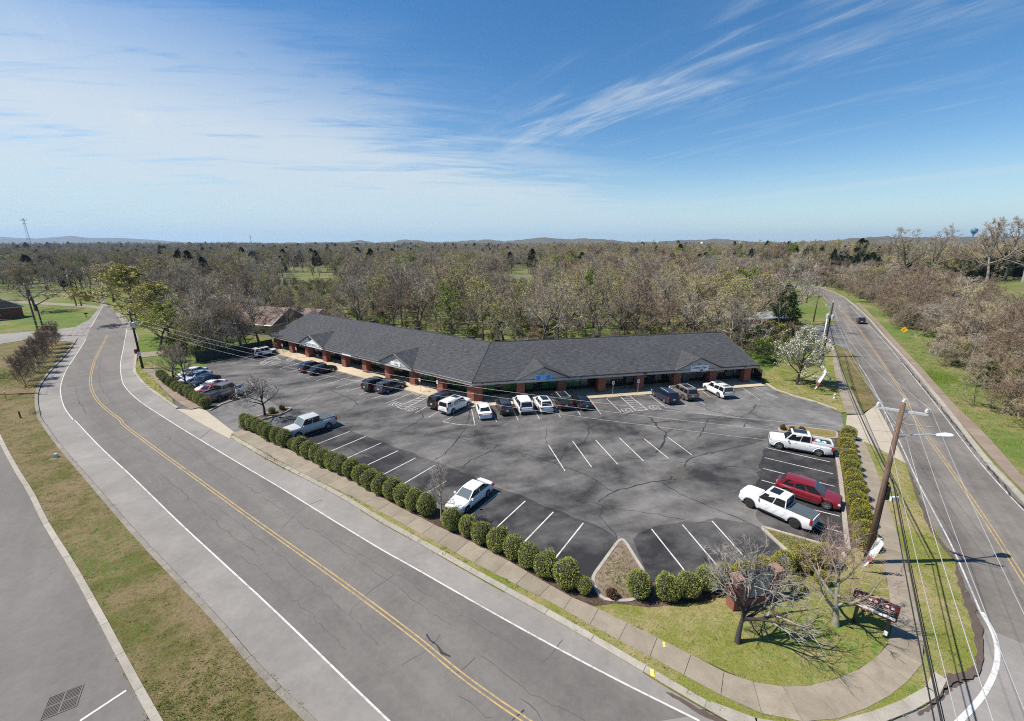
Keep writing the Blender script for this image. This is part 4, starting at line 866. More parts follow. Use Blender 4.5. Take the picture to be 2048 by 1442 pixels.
def car(kind, paint, label, rear=None, heading=None, center=None, name=None, cat=None, opts=(), scale=1.0, z=0.0):
    sp = SPEC[kind]; L, W_, H_ = sp['L']*scale, sp['W']*scale, sp['H']*scale; r = sp['r']*scale
    if center is None: center = Vector((rear.x, rear.y, 0))+heading*(L/2)
    nm = name or {'sedan': 'parked_car', 'coupe': 'parked_car', 'suv': 'parked_suv', 'bigsuv': 'parked_suv', 'crossover': 'parked_suv', 'van': 'parked_minivan', 'pickup': 'pickup_truck', 'jeep': 'parked_jeep_style_suv'}[kind]
    ct = cat or {'sedan': 'car', 'coupe': 'car', 'van': 'minivan', 'pickup': 'pickup truck'}.get(kind, 'suv')
    o = thing(nm, label, ct, (center.x, center.y, z), atan2(heading.y, heading.x)); CARS.append((center.x, center.y))
    P = PAINT[paint]; belt = [(a*L, b*H_) for a, b in sp['belt']]; wx = [a*L for a in sp['wx']]; ra = r*1.14
    bed = sp.get('bed'); bed = (bed[0]*L, bed[1]*L) if bed else None
    xs = set(-L/2+L*i/26 for i in range(27)) | {a for a, _ in belt}
    for w in wx:
        xs |= {w+ra*cos(pi*k/10) for k in range(11)}
    xs = sorted(xs); xs = [x for i, x in enumerate(xs) if i == 0 or x-xs[i-1] > .012]
    mb = MB(); rows = []
    for x in xs:
        zt = lerp1(belt, x); e = abs(2*x/L); w = W_/2*(1-.13*e**7-.02*e**2); zb = sp['clr']*scale+(.10*max(0, e-.85)/.15)
        for q in wx:
            if abs(x-q) < ra: zb = max(zb, r*1.02+sqrt(ra*ra-(x-q)**2)-.02)
        if bed and bed[0] < x < bed[1]+.001: zt -= 0.0
        zs = zt-.10*scale; zb = min(zb, zs-.04); h = zs-zb
        half = [(w*.93, zb), (w*.985, zb+.22*h), (w, zb+.55*h), (w*.985, zb+.86*h), (w*.955, zs), (w*.88, zt-.015), (w*.5, zt+.02), (0, zt+.03)]
        if kind == 'jeep' : half = [(w*.93, zb), (w*.95, zb+.3*h), (w*.95, zb+.6*h), (w*.95, zb+.9*h), (w*.94, zs), (w*.90, zt-.01), (w*.5, zt), (0, zt)]
        ring = [(x, y, z_) for y, z_ in half]+[(x, -y, z_) for y, z_ in reversed(half[:-1])]
        rows.append(mb.add(ring)); nn = len(ring)
    for a, b in zip(rows, rows[1:]):
        for j in range(nn): mb.face((a+j, a+(j+1) % nn, b+(j+1) % nn, b+j))
    mb.face([rows[0]+j for j in range(nn)]); mb.face([rows[-1]+j for j in range(nn)][::-1])
    mb.f = [f[::-1] for f in mb.f]
    body = mb.build('body', P, o, True); body.data.set_sharp_from_angle(angle=RAD(38))
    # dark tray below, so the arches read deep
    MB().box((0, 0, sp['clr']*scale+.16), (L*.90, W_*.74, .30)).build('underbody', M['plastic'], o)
    # greenhouse
    x0, x1, x2, x3 = (q*L for q in sp['gh']); zr = H_; zb0, zb3 = lerp1(belt, x0)+.0, lerp1(belt, x3)+.0; wb = W_/2*.90; wr = W_/2*sp['roofw']
    if kind in ('bigsuv', 'jeep', 'pickup', 'van'): wb = W_/2*.93
    bl = [Vector((x0, wb*.97, zb0-.05)), Vector((x3, wb*.95, zb3-.05))]; rl = [Vector((x1, wr*.96, zr-.05)), Vector(((x1+x2)/2, wr, zr-.03)), Vector((x2, wr*.97, zr-.06))]
    mb = MB(); fl = lambda v: Vector((v.x, -v.y, v.z)); tp = [Vector((v.x+(.05 if i == 0 else -.05 if i == 2 else 0), v.y-.11, v.z+.045)) for i, v in enumerate(rl)]; tc_ = [Vector((v.x, 0, v.z+.02)) for v in tp]
    k = mb.add(bl+rl+tp+tc_+[fl(v) for v in bl+rl+tp]); b_, r_, t_, c_, B_, R_, T_ = k, k+2, k+5, k+8, k+11, k+13, k+16
    mb.face((b_, b_+1, r_+2, r_+1, r_)); mb.face((B_+1, B_, R_, R_+1, R_+2))
    for i in range(2):
        mb.face((r_+i, r_+i+1, t_+i+1, t_+i)); mb.face((R_+i+1, R_+i, T_+i, T_+i+1)); mb.face((t_+i, t_+i+1, c_+i+1, c_+i)); mb.face((T_+i+1, T_+i, c_+i, c_+i+1))
    mb.face((b_+1, B_+1, R_+2, T_+2, c_+2, t_+2, r_+2)); mb.face((B_, b_, r_, t_, c_, T_, R_))
    roofm = M['black'] if 'blacktop' in opts else P
    cab = mb.build('cabin', roofm, o, True); cab.data.set_sharp_from_angle(angle=RAD(30))
    glass = M['car_glass']
    def pane(name, q, mat=None, out_=.012):
        n = (q[1]-q[0]).cross(q[3]-q[0]).normalized(); cen = sum(q, Vector())/4; ref = Vector((cen.x-(x0+x3)/2, cen.y, cen.z-(zb0+.1)))
        if n.dot(ref) < 0: n = -n; q = [q[0], q[3], q[2], q[1]]
        m_ = MB(); kk = m_.add([p+n*out_ for p in q]+[p-n*.02 for p in q])
        for f_ in ((0,1,2,3),(0,4,5,1),(1,5,6,2),(2,6,7,3),(3,7,4,0)): m_.face([kk+i for i in f_])
        return m_.build(name, mat or glass, o)
    def bil(A, B, C, D, u, v): return (A.lerp(B, u)).lerp(D.lerp(C, u), v)
    ws = M['car_glass_pale'] if 'palews' in opts else None
    A, B, C, D = bl[1], fl(bl[1]), fl(rl[2]), rl[2]; pane('windshield', [bil(A, B, C, D, u, v) for u, v in ((.04, .08), (.96, .08), (.95, .97), (.05, .97))], ws)
    A, B, C, D = bl[0], fl(bl[0]), fl(rl[0]), rl[0]; pane('rear_window', [bil(A, B, C, D, u, v) for u, v in ((.07, .18), (.93, .18), (.92, .94), (.08, .94))])
    ps = sp['panes']; ins = sp['inset']
    for sg in (1, -1):
        for a, b in zip(ps[::2], ps[1::2]):
            A, B, C, D = bl[0], bl[1], rl[2], rl[0]
            if sg < 0: A, B, C, D = (fl(v) for v in (A, B, C, D))
            vb, vt = .15, 1-ins*.45
            q = [bil(A, B, C, D, .02+.96*a, vb), bil(A, B, C, D, .02+.96*b, vb), bil(A, B, C, D, .03+.94*b, vt), bil(A, B, C, D, .03+.94*a, vt)]
            pane('side_window', q, None, .016 if kind != 'jeep' else .02)
    # wheels
    ty, rim = wheel_mesh(round(r, 3), round(.24*scale, 3), 'darkrim' in opts)
    for q in wx:
        for sg in (1, -1):
            w = put('wheel', ty, o, (q, sg*(W_/2*.985-.12*scale), r)); w.rotation_euler.z = 0 if sg > 0 else pi
            rr_ = put('rim', rim, w)
    # lamps, plate, bumper, mirrors, handles
    zf, zr_ = lerp1(belt, L*.46)-.16*scale, lerp1(belt, -L*.47)-.16*scale
    for sg in (1, -1):
        MB().box((0, 0, 0), (.34*scale, .30*scale, .15*scale), top=(.7, .8)).build('headlight', M['lamp'], o).location = (L*.465-.02, sg*W_*.375, zf)
        tall = kind in ('suv', 'bigsuv', 'van', 'pickup', 'jeep')
        MB().box((0, 0, 0), (.16 if tall else .26, .16*scale if tall else .36*scale, (.42 if tall else .17)*scale)).build('taillight', M['tail'], o).location = (-L*.482 if tall else -L*.468, sg*W_*(.425 if tall else .385), zr_+(-.05 if kind == 'pickup' else .06 if tall else .0))
        m_ = MB().box((0, sg*.10, 0), (.12, .20, .14), top=(.8, .9)).build('mirror', M['plastic'] if 'darkmir' in opts else P, o); m_.location = (x3-.28*scale, sg*(W_/2*.95), lerp1(belt, x3)+.06)
        for u in ((.08, -.14) if kind not in ('coupe',) else (.05,)):
            MB().box((0, 0, 0), (.18, .03, .03)).build('door_handle', M['chrome'] if paint != 'black' else M['plastic'], o).location = (u*L, sg*(W_/2*.985), lerp1(belt, 0)-.17)
        MB().box((0, 0, 0), (L*.36, .04, .12)).build('sill', M['plastic'], o).location = (0.01*L, sg*W_*.485, sp['clr']*scale+.06)
    zb_ = sp['clr']*scale+.14
    MB().box((0, 0, 0), (.10, W_*.80, .20), top=(.8, .96)).build('front_bumper', M['plastic'], o).location = (L/2-.03, 0, zb_+.06)
    MB().box((0, 0, 0), (.10, W_*.80, .20), top=(.8, .96)).build('rear_bumper', M['chrome'] if kind == 'pickup' else M['plastic'] if paint in ('black', 'navy', 'charcoal', 'slate') or tall else P, o).location = (-L/2+.02, 0, zb_+.08)
    MB().box((0, 0, 0), (.05, W_*.46, .20*scale)).build('grille', M['plastic'], o).location = (L*.493, 0, zf-.10)
    MB().box((0, 0, 0), (.03, .31, .155)).build('number_plate', M['plate'], o).location = (-L/2-.012, 0, zr_-.10)
    if kind in ('suv', 'bigsuv', 'van', 'crossover') and 'norail' not in opts:
        for sg in (1, -1): MB().tube([(x1+.25, sg*wr*.80, zr+.045), ((x1+x2)/2, sg*wr*.84, zr+.075), (x2-.25, sg*wr*.80, zr+.035)], .025, 5).build('roof_rail', M['alu'] if 'lightrail' in opts else M['plastic'], o)
    if 'sunroof' in opts: MB().box((0, 0, 0), (.75, wr*1.15, .03)).build('sunroof', glass, o).location = (x2-.62, 0, zr+.03)
    if 'moon2' in opts: MB().box((0, 0, 0), (1.25, wr*1.25, .03)).build('sunroof', glass, o).location = ((x1+x2)/2+.1, 0, zr+.042)
    if 'rearglass' in opts: MB().box((0, 0, 0), (.5, wr*1.1, .03)).build('sunroof', glass, o).location = (x1+.55, 0, zr+.03)
    if bed:
        zt = lerp1(belt, bed[0]+.1); cx, ll = (bed[0]+bed[1])/2, bed[1]-bed[0]
        if 'cover' in opts:
            MB().box((0, 0, 0), (ll-.10, W_*.80, .06)).build('bed_cover', M['slate_cover'], o).location = (cx, 0, zt+.055)
            if 'folds' in opts:
                for u in (-.22, .03, .27): MB().box((0, 0, 0), (.03, W_*.80, .02)).build('cover_seam', M['black'], o).location = (cx+u*ll, 0, zt+.088)
        else:
            # open bed: dark liner floor and raised walls round it
            MB().box((0, 0, 0), (ll-.16, W_*.72, .02)).build('bed_liner', M['black'], o).location = (cx, 0, zt+.052)
            for sg in (1, -1): MB().box((0, 0, 0), (ll, .10, .24)).build('bed_side', P, o).location = (cx, sg*W_*.42, zt+.12)
            MB().box((0, 0, 0), (.09, W_*.84, .24)).build('tailgate', P, o).location = (bed[0]+.03, 0, zt+.12); MB().box((0, 0, 0), (.06, W_*.80, .24)).build('bed_front', M['black'], o).location = (bed[1]-.01, 0, zt+.12)
        for q in wx:
            for sg in (1, -1):
                mb = MB(); mb.tube([(ra*1.04*cos(a), 0, ra*1.04*sin(a)) for a in [pi*i/10*.96+.06 for i in range(11)]], .05, 5); mb.build('wheel_flare', M['plastic'] if 'flares' in opts else P, o).location = (q, sg*W_*.487, r)
    if kind == 'jeep':
        s_ = put('spare_wheel', ty, o, (-L/2-.14, 0, .95)); s_.rotation_euler.z = pi/2
        for q in wx:
            for sg in (1, -1): MB().box((0, 0, 0), (.98, .22, .07), top=(.8, 1)).build('fender', M['plastic'], o).location = (q, sg*(W_*.50), r*2+.05)
    return o
M['slate_cover'] = simple('slate bed cover', (.075, .09, .10), .55, var=.12)
# headings
hl, hr = nl, nr                                              # nose to the shops, left wing and right wing
def R_(x, y): return G(x, y, .28)
car('jeep', 'white', 'white boxy off-roader with spare wheel at far left of the shops', R_(507,713), hl, opts=('darkrim', 'moon2'), name='parked_off_roader')
car('crossover', 'navy', 'dark navy crossover parked left of a black sedan, left wing', R_(600,743), hl, opts=('norail',))
car('sedan', 'black', 'black sedan parked right of a navy crossover, left wing', R_(619,748), hl)
car('suv', 'black', 'black suv left of the slate blue one, middle of left wing', R_(729,780.5), hl, opts=('sunroof',))
car('suv', 'slate', 'slate blue suv beside a black one, middle of left wing', R_(757,785), hl, opts=('norail',), scale=.98)
car('bigsuv', 'black', 'large black suv next to the accessible aisle near the corner', R_(863,816), hl, opts=('moon2',), scale=.93)
car('bigsuv', 'white', 'white suv with black rear glass nearest the building corner', R_(885,826), hl, opts=('sunroof', 'lightrail'), scale=.95)
car('sedan', 'white', 'white sedan, first car right of the building corner', R_(972,837), hr)
car('crossover', 'charcoal', 'charcoal crossover between the white sedan and the white minivan', R_(1015,829), hr, opts=('norail',), scale=.96)
car('van', 'white', 'white minivan with roof rails before the mural windows', R_(1054,826.5), hr, opts=('lightrail',))
car('crossover', 'pearl', 'white crossover with black glass roof beside the minivan', R_(1095,824.5), hr, opts=('moon2', 'norail', 'rearglass'))
car('bigsuv', 'charcoal', 'dark suv with ribbed roof and rails right of white crossover', R_(1133,819), hr, opts=('lightrail', 'moon2'), scale=.95)
car('sedan', 'black', 'black sedan at right end of the row by the blue banner', R_(1174,818.6), hr)
car('suv', 'navy', 'navy suv right of the hatched aisle, right wing', R_(1348,807), hr, opts=('lightrail', 'darkmir'))
car('suv', 'taupe', 'taupe brown suv beside the navy one, right wing', R_(1386,800), hr, opts=('moon2', 'lightrail'), scale=1.03)
car('bigsuv', 'white', 'white suv with two roof glasses at far right of the shops', R_(1457,795.5), hr, opts=('sunroof', 'rearglass'), scale=.95)
def side(f, r_, half, sgn):                                   # from the feet of the two near wheels
    a, b = G(*f), G(*r_); h = (a-b).normalized(); n = Vector((-h.y, h.x, 0))*sgn
    return (a+b)/2+n*half, h
c_, h_ = side((588,867.5), (639.5,851), .82, 1); 
car('pickup', 'silver', 'silver pickup with folded grey bed cover behind the hedge', center=c_-h_*.1, heading=h_, opts=('cover', 'folds', 'palews'))
a, b = G(1000.5,983.5), G(932.8,1037); hs_ = (b-a).normalized()
car('sedan', 'white', 'white sedan alone in front bay facing the road', center=G(941,1002), heading=(G(911,1022)-G(972,976)).normalized(), opts=('palews',))
c_, h_ = side((1553,897), (1640,913), .85, -1)
car('pickup', 'white', 'white pickup with open loaded bed beside the driveway island', center=c_+h_*-.1, heading=h_, opts=('moon2',))
c_, h_ = side((1645,1016), (1577,994), .80, 1)
car('crossover', 'maroon', 'dark red suv facing the right-hand hedge', center=c_, heading=h_, opts=('norail',), scale=1.03)
c_, h_ = side((1501,1015.6), (1583,1053), .84, -1)
car('pickup', 'white', 'white pickup with black flares and flat grey bed cover', center=c_-h_*.1, heading=h_, opts=('cover', 'flares', 'darkrim', 'sunroof'), scale=.96)
# the row at the left hedge
hd = (G(395,784)-G(455,763)).normalized()
def left_car(kind, paint, label, nose, opts=(), rev=False, scale=1.):
    n = G(*nose, .3); L = SPEC[kind]['L']*scale; car(kind, paint, label, center=Vector((n.x, n.y, 0))-hd*(L/2), heading=-hd if rev else hd, opts=opts, scale=scale)
left_car('sedan', 'white', 'white sedan farthest up the row at the left hedge', (357,757))
left_car('sedan', 'ice', 'pale blue sedan second in the row at the left hedge', (365,765.5))
left_car('sedan', 'black', 'black sedan third in the row at the left hedge', (381,775))
left_car('coupe', 'white', 'white coupe between black sedan and red car at left hedge', (394,785), ('palews',))
left_car('sedan', 'red', 'red car half hidden behind the grey pickup at left hedge', (402,791), rev=True)
left_car('pickup', 'grey', 'metallic grey pickup backed up to the left hedge by white sign', (413,803), rev=True)
hb = (G(1711,622)-G(1740,668)).normalized()
car('suv', 'black', 'black suv driving away on the road at right', G(1723,646.5,.28), hb, name='moving_suv', opts=('norail',))
# load in the open bed
pk = [o for o in COL.objects if o.get('label', '').startswith('white pickup with open')][0]
rnd = random.Random(3)
for i, (x_, y_, mt) in enumerate(((-1.2, .2, 'red_cloth'), (-1.6, -.15, 'white_cloth'), (-2.1, .1, 'white_cloth'), (-1.9, .35, 'blue_sign'))):
    q = pk.location+Matrix.Rotation(pk.rotation_euler.z, 3, 'Z') @ Vector((x_, y_, 1.20)); o = thing('load_bag', ['red sack in the open pickup bed', 'white sack against the near side of the pickup bed', 'white sack near the tailgate of the open pickup', 'blue bag in the open pickup bed'][i], 'bag', q, rnd.uniform(0, 3))
    MB().lathe([(.05, 0), (.22, .02), (.26, .12), (.18, .22), (.04, .26)], 9).build('sack', M[mt], o, True)
# ================================================================== VEGETATION
def twig_mat(name, stops, rough=.9):
    t = NT(name); r = t.objrand(); n = t.noise(.8, 3, obj=True)
    c = t.ramp(r, stops); c = t.mix(1., c, t.ramp(n, [(.3, .78), (.7, 1.25)]), 'MULTIPLY'); return t.out(c, rough, spec=.12)
M['bark'] = twig_mat('woodland bark', [(0., (0.086, 0.072, 0.058)), (.35, (0.144, 0.122, 0.101)), (.6, (0.065, 0.054, 0.045)), (.85, (0.187, 0.162, 0.137)), (1., (0.302, 0.274, 0.238))])
M['twig'] = twig_mat('bare twigs', [(0., (0.378, 0.316, 0.224)), (.2, (0.210, 0.176, 0.141)), (.4, (0.419, 0.352, 0.214)), (.6, (0.262, 0.213, 0.180)), (.8, (0.336, 0.296, 0.243)), (1., (0.462, 0.404, 0.302))])
M['twig_red'] = twig_mat('reddish twigs', [(0., (0.264, 0.191, 0.137)), (.5, (0.238, 0.174, 0.125)), (1., (0.290, 0.220, 0.156))])
def leaf_mat(name, stops):
    t = NT(name); r = t.objrand(); n = t.noise(.9, 4, .7, obj=True); c = t.ramp(r, stops); c = t.mix(1., c, t.ramp(n, [(.3, .62), (.7, 1.35)]), 'MULTIPLY')
    t.b.inputs['Transmission Weight'].default_value = 0; return t.out(c, .8, spec=.2)
M['bud'] = leaf_mat('yellow-green buds', [(0., (0.414, 0.364, 0.109)), (.5, (0.333, 0.331, 0.077)), (1., (0.460, 0.374, 0.175))])
M['leaf'] = leaf_mat('spring leaves', [(0., (.15, .22, .025)), (.5, (.20, .25, .04)), (1., (.11, .17, .03))])
M['ever'] = leaf_mat('evergreen needles', [(0., (.028, .048, .022)), (.5, (.045, .065, .025)), (1., (.03, .055, .035))])
M['lime'] = leaf_mat('lime spring leaves', [(0., (.27, .31, .06)), (1., (.31, .33, .07))]); M['redbud'] = leaf_mat('red maple flowers', [(0., (.30, .085, .06)), (1., (.34, .13, .07))]); M['blossom'] = leaf_mat('white blossom', [(0., (.58, .56, .48)), (1., (.64, .62, .55))])
M['pinkbl'] = leaf_mat('pale pink blossom', [(0., (.55, .46, .44)), (1., (.60, .52, .48))]); M['olive'] = leaf_mat('olive undergrowth', [(0., (.10, .12, .03)), (.5, (.16, .17, .05)), (1., (.20, .16, .08))])
def perp(d, rnd):
    v = Vector((rnd.gauss(0, 1), rnd.gauss(0, 1), rnd.gauss(0, 1))); v -= d*v.dot(d); return v.normalized()
def tri(mb, p, q, w, side): mb.face([mb.add([p-side*w/2, p+side*w/2, q])+i for i in range(3)])
def tree_mesh(seed, h=13., r0=.22, clear=.28, limbs=8, spread=.52, tw=.05, leaves=0, lsize=.2, up=.25, fine=False, br=5, bl=5, tws=8, lean=0., tlen=.95, droop=0., lim=None, flat=1.):
    rnd = random.Random(seed); tm, cm, lm = MB(), MB(), MB(); lean_d = Vector((rnd.gauss(0, lean), rnd.gauss(0, lean), 1)).normalized()
    def path(p, d, L, n, bend, upk):
        P = [p]; D = [d]
        for _ in range(n):
            d = (d+Vector((rnd.gauss(0, bend), rnd.gauss(0, bend), rnd.gauss(0, bend)+upk))).normalized(); p = p+d*(L/n); P.append(p); D.append(d)
        return P, D
    def along(P, D, u):
        x = u*(len(P)-1); i = min(int(x), len(P)-2); return P[i].lerp(P[i+1], x-i), D[i]
    def twigs(P, D, n, L):
        for _ in range(n):
            p, d = along(P, D, rnd.uniform(.15, 1)); s_ = perp(d, rnd); dd = (d*.8+s_*rnd.uniform(.3, 1.)+Vector((0, 0, .18-droop))).normalized(); l = L*rnd.uniform(.5, 1.2); q = p+dd*l; sd_ = perp(dd, rnd)
            if fine: cm.tube([p, p.lerp(q, .5)+perp(dd, rnd)*l*.04, q], [tw*.5, tw*.38, tw*.12], 3, False)
            else: tri(cm, p, q, tw, sd_)
            m_ = p.lerp(q, rnd.uniform(.3, .6))
            for _k in range(2 if fine else 1):
                d2 = (dd+perp(dd, rnd)*.7).normalized(); q2 = m_+d2*l*rnd.uniform(.4, .7)
                if fine: cm.tube([m_, q2], [tw*.35, tw*.1], 3, False)
                else: tri(cm, m_, q2, tw*.85, perp(d2, rnd))
            for _k in range(leaves):
                c0_ = p.lerp(q, rnd.uniform(.25, 1.1))+Vector((rnd.gauss(0, .12), rnd.gauss(0, .12), rnd.gauss(0, .1))); a = Vector((rnd.gauss(0, 1), rnd.gauss(0, 1), rnd.gauss(0, .6))).normalized()*lsize*rnd.uniform(.5, 1.2); b = perp(a.normalized(), rnd)*a.length*.55
                k = lm.add([c0_-a*.5, c0_+b*.5, c0_+a*.5, c0_-b*.5]); lm.face((k, k+1, k+2, k+3))
    TP, TD = path(Vector((0, 0, -.15)), lean_d, h*.80, 7, .06, .06); R0 = [r0*1.25]+[r0*(1-.82*i/7) for i in range(1, 8)]; tm.tube(TP, R0, 7, False)
    L1 = lim or [(clear+(1-clear)*(i+rnd.random()*.6)/limbs, None, None) for i in range(limbs)]; az = rnd.uniform(0, 6.28)
    for i, (u, dv, Ls) in enumerate(L1):
        p, d = along(TP, TD, min(.98, u)); az += 2.4+rnd.uniform(-.4, .4); k = (u-clear)/(1-clear+1e-6)
        if dv is None:
            el = .45+.75*k+rnd.uniform(-.12, .12); dv = Vector((cos(az)*cos(el), sin(az)*cos(el), sin(el)*flat)); Ls = h*spread*(1-.50*k)*rnd.uniform(.75, 1.15)
        rr = max(.025, r0*(.60-.38*k)); P1, D1 = path(p, Vector(dv).normalized(), Ls, 5, .13, up*.5-droop*.3); tm.tube(P1, [rr*(1-.78*j/5) for j in range(6)], 5 if fine else 4, False)
        for j in range(br):
            u2 = .22+.78*(j+rnd.random())/br; p2, d2 = along(P1, D1, u2); s_ = perp(d2, rnd); dd = (d2*.75+s_*.85+Vector((0, 0, up*.8-droop))).normalized(); L2 = Ls*.52*(1.15-.6*u2)*rnd.uniform(.7, 1.2); r2 = rr*(1-.7*u2)*.62
            P2, D2 = path(p2, dd, L2, 3, .14, up*.4-droop*.4); cm.tube(P2, [r2, r2*.8, r2*.5, r2*.22], 4 if fine else 3, False)
            for m in range(bl):
                u3 = .2+.8*(m+rnd.random())/bl; p3, d3 = along(P2, D2, u3); dd3 = (d3*.8+perp(d3, rnd)*.8+Vector((0, 0, up*.5-droop*.7))).normalized(); L3 = L2*.5*rnd.uniform(.6, 1.2); r3 = max(.012 if not fine else .006, r2*.45)
                P3, D3 = path(p3, dd3, L3, 2, .18, up*.2-droop*.3)
                if fine: cm.tube(P3, [r3, r3*.7, r3*.3], 3, False)
                else: tri(cm, P3[0], P3[1]+(P3[1]-P3[0])*.2, r3*2.2, perp(dd3, rnd)); tri(cm, P3[1], P3[2], r3*1.6, perp(dd3, rnd))
                twigs(P3, D3, tws, tlen*min(1.2, .35+L3*.5))
            twigs(P2[-2:], D2[-2:], 3, tlen*.9)
        twigs(P1[-2:], D1[-2:], 4, tlen)
    return tm, cm, lm
def conifer_mesh(seed, h=11., w=2.4, n=2600, ls=.55, base=.08, dens=1.):
    rnd = random.Random(seed); tm, lm = MB(), MB(); tm.tube([(0, 0, -.2), (0, 0, h*.5), (0, 0, h*.97)], [h*.018, h*.011, .02], 6, False)
    lob = [(rnd.uniform(0, 6.28), rnd.uniform(.1, .9), rnd.uniform(.15, .35)) for _ in range(22)]
    for i in range(n):
        u = base+(1-base)*rnd.random()**1.25; a = rnd.uniform(0, 6.28); rad = w*(1-u)**.62*(.55+.45*min(1, (u-base)*7)); k = 1.
        for la, lu, lr in lob:
            dd = abs((a-la+pi) % (2*pi)-pi)/1.2+abs(u-lu)/.16
            if dd < 1: k = max(k, 1+lr*(1-dd)*1.4)
            elif dd < 1.35: k = min(k, .82)
        rr = rad*k*rnd.uniform(.45, 1.)**.5; p = Vector((cos(a)*rr, sin(a)*rr, u*h)); d = Vector((cos(a), sin(a), rnd.uniform(-.15, .75))).normalized(); s_ = perp(d, rnd); L = ls*rnd.uniform(.5, 1.2)
        kk = lm.add([p-d*L*.3, p+s_*L*.28, p+d*L*.8, p-s_*L*.28]); lm.face((kk, kk+1, kk+2, kk+3))
    return tm, lm
def joined(cm, lm, mats):
    mb = MB(); mb.v = list(cm.v); mb.f = list(cm.f); mb.m = [0]*len(cm.f); k = len(mb.v); mb.v += lm.v; mb.f += [tuple(i+k for i in f) for f in lm.f]; mb.m += [1]*len(lm.f); return mb.mesh('crown', mats)
TREES = {}
def reg(key, seed, crown_mat='twig', leafm=None, bark='bark', **kw):
    tm, cm, lm = tree_mesh(seed, **kw); tr = tm.mesh('trunk', M[bark], True)
    cr = joined(cm, lm, [M[crown_mat], M[leafm]]) if leafm else cm.mesh('crown', M[crown_mat]); TREES[key] = (tr, cr, kw.get('h', 13.))
for i in range(6): reg('bare%d' % i, 20+i, h=13., spread=(.50, .56, .46, .58, .42, .52)[i], limbs=(8, 9, 8, 7, 10, 9)[i], clear=(.30, .24, .36, .22, .34, .28)[i], lean=.07, r0=.25, tw=.046, tws=7, up=(.25, .18, .34, .12, .4, .25)[i])
for i in range(2): reg('red%d' % i, 40+i, 'twig_red', h=12., spread=.52, limbs=9, lean=.06, tw=.055, tws=8)
for i in range(3): reg('bud%d' % i, 50+i, 'twig', 'bud', h=13., spread=.52, limbs=9, tws=6, leaves=1, lsize=.26, tw=.045, lean=.05)
for i in range(2): reg('green%d' % i, 60+i, 'twig', 'leaf', h=11., spread=.50, limbs=8, tws=4, leaves=3, lsize=.34, tw=.04)
reg('maple', 70, 'twig_red', 'redbud', h=11., spread=.5, limbs=8, tws=4, leaves=2, lsize=.32, tw=.045)
reg('whitebl', 71, 'twig', 'blossom', h=9., spread=.5, limbs=8, tws=4, leaves=3, lsize=.26, tw=.04)
reg('syc', 72, 'twig', None, h=17., spread=.46, limbs=9, clear=.32, tw=.05, tws=6, up=.3, bark='pale_bark') if False else None
for i in range(2): reg('bush%d' % i, 80+i, ('twig', 'twig_red')[i], h=4.6, r0=.06, clear=.04, limbs=11, spread=.70, br=4, bl=4, tws=6, tw=.035, tlen=.7, up=.3)
for i in range(2): reg('gbush%d' % i, 84+i, 'twig', ('olive', 'leaf')[i], h=3.6, r0=.05, clear=.04, limbs=9, spread=.75, br=4, bl=4, tws=4, leaves=3, lsize=.26, tw=.03, tlen=.6)
for i in range(3):
    tm, lm = conifer_mesh(90+i, (11., 9.5, 14.)[i], (2.8, 3.2, 4.2)[i], 3600, (.62, .62, .8)[i], (.06, .05, .30)[i]); TREES['ever%d' % i] = (tm.mesh('trunk', M['bark']), lm.mesh('crown', M['ever']), (11., 9.5, 14.)[i])
tm, lm = conifer_mesh(97, 11., 3.6, 4200, .55, .05); M['ever_green'] = leaf_mat('fresh evergreen', [(0., (.055, .105, .028)), (1., (.07, .125, .032))]); TREES['ever_fresh'] = (tm.mesh('trunk', M['bark']), lm.mesh('crown', M['ever_green']), 11.)  # lighter, fresher green needles than the dark evergreens
reg('road_bud', 55, 'twig', 'bud', h=13., spread=.62, limbs=12, clear=.18, tws=5, leaves=6, lsize=.32, tw=.05, up=.15, r0=.26); reg('road_green', 56, 'twig', 'lime', h=10., spread=.6, limbs=11, clear=.2, tws=4, leaves=6, lsize=.26, tw=.045)
reg('lawn_oak', 31, h=14., spread=.62, limbs=14, clear=.16, tw=.06, tws=9, br=6, up=.2, r0=.3)
for i in range(2): reg('clump%d' % i, 33+i, 'twig_red', h=4.2, r0=.05, clear=.03, limbs=17, spread=.62, br=5, bl=4, tws=6, tw=.035, tlen=.6, up=.55)
def tree(key, x, y, h, label, name, cat='tree', group=None, wide=1., rz=None, z=None):
    tr, cr, h0 = TREES[key]; s_ = h/h0; rnd_ = random.Random(int(x*31+y*17))
    o = put(name, None, None, (x, y, tz(x, y)-.05 if z is None else z), rnd_.uniform(0, 6.28) if rz is None else rz); o.scale = (s_*wide, s_*wide, s_); o.empty_display_size = .3; tag(o, label, cat, group)
    put('trunk', tr, o); put('crown', cr, o); return o
def PX(x, y, z=0.):                                           # where a point of the land falls in the picture
    q = y*_c-(z-CAM_H)*_s; return 1024+FPX*x/q, 721-FPX*(y*_s+(z-CAM_H)*_c)/q
bk = [LEND-ul*3+nl*-4, corner(-4), REND+ur*4+nr*-4, REND+ur*4+nr*22, corner(22), LEND-ul*3+nl*22]; BK = [(p.x, p.y) for p in bk]
LAWN = gp((-260,690),(150,684),(215,606),(208,588),(120,584),(-260,590)); CLR = [gp((570,563),(672,563),(672,546),(570,546)), gp((1024,556),(1056,556),(1056,536),(1024,536))]
RVERGE = gp((1590,660),(1560,640),(1560,590),(1572,566),(1640,585),(1680,640),(1715,710),(1690,830),(1520,770),(1515,735)); HOUSE = [gp((440,705),(575,690),(565,640),(450,650)), gp((380,620),(470,612),(455,585),(395,590)), gp((1480,690),(1560,690),(1555,655),(1485,655))]
WIN = [(572,664,547,561), (1026,1054,536,555)]
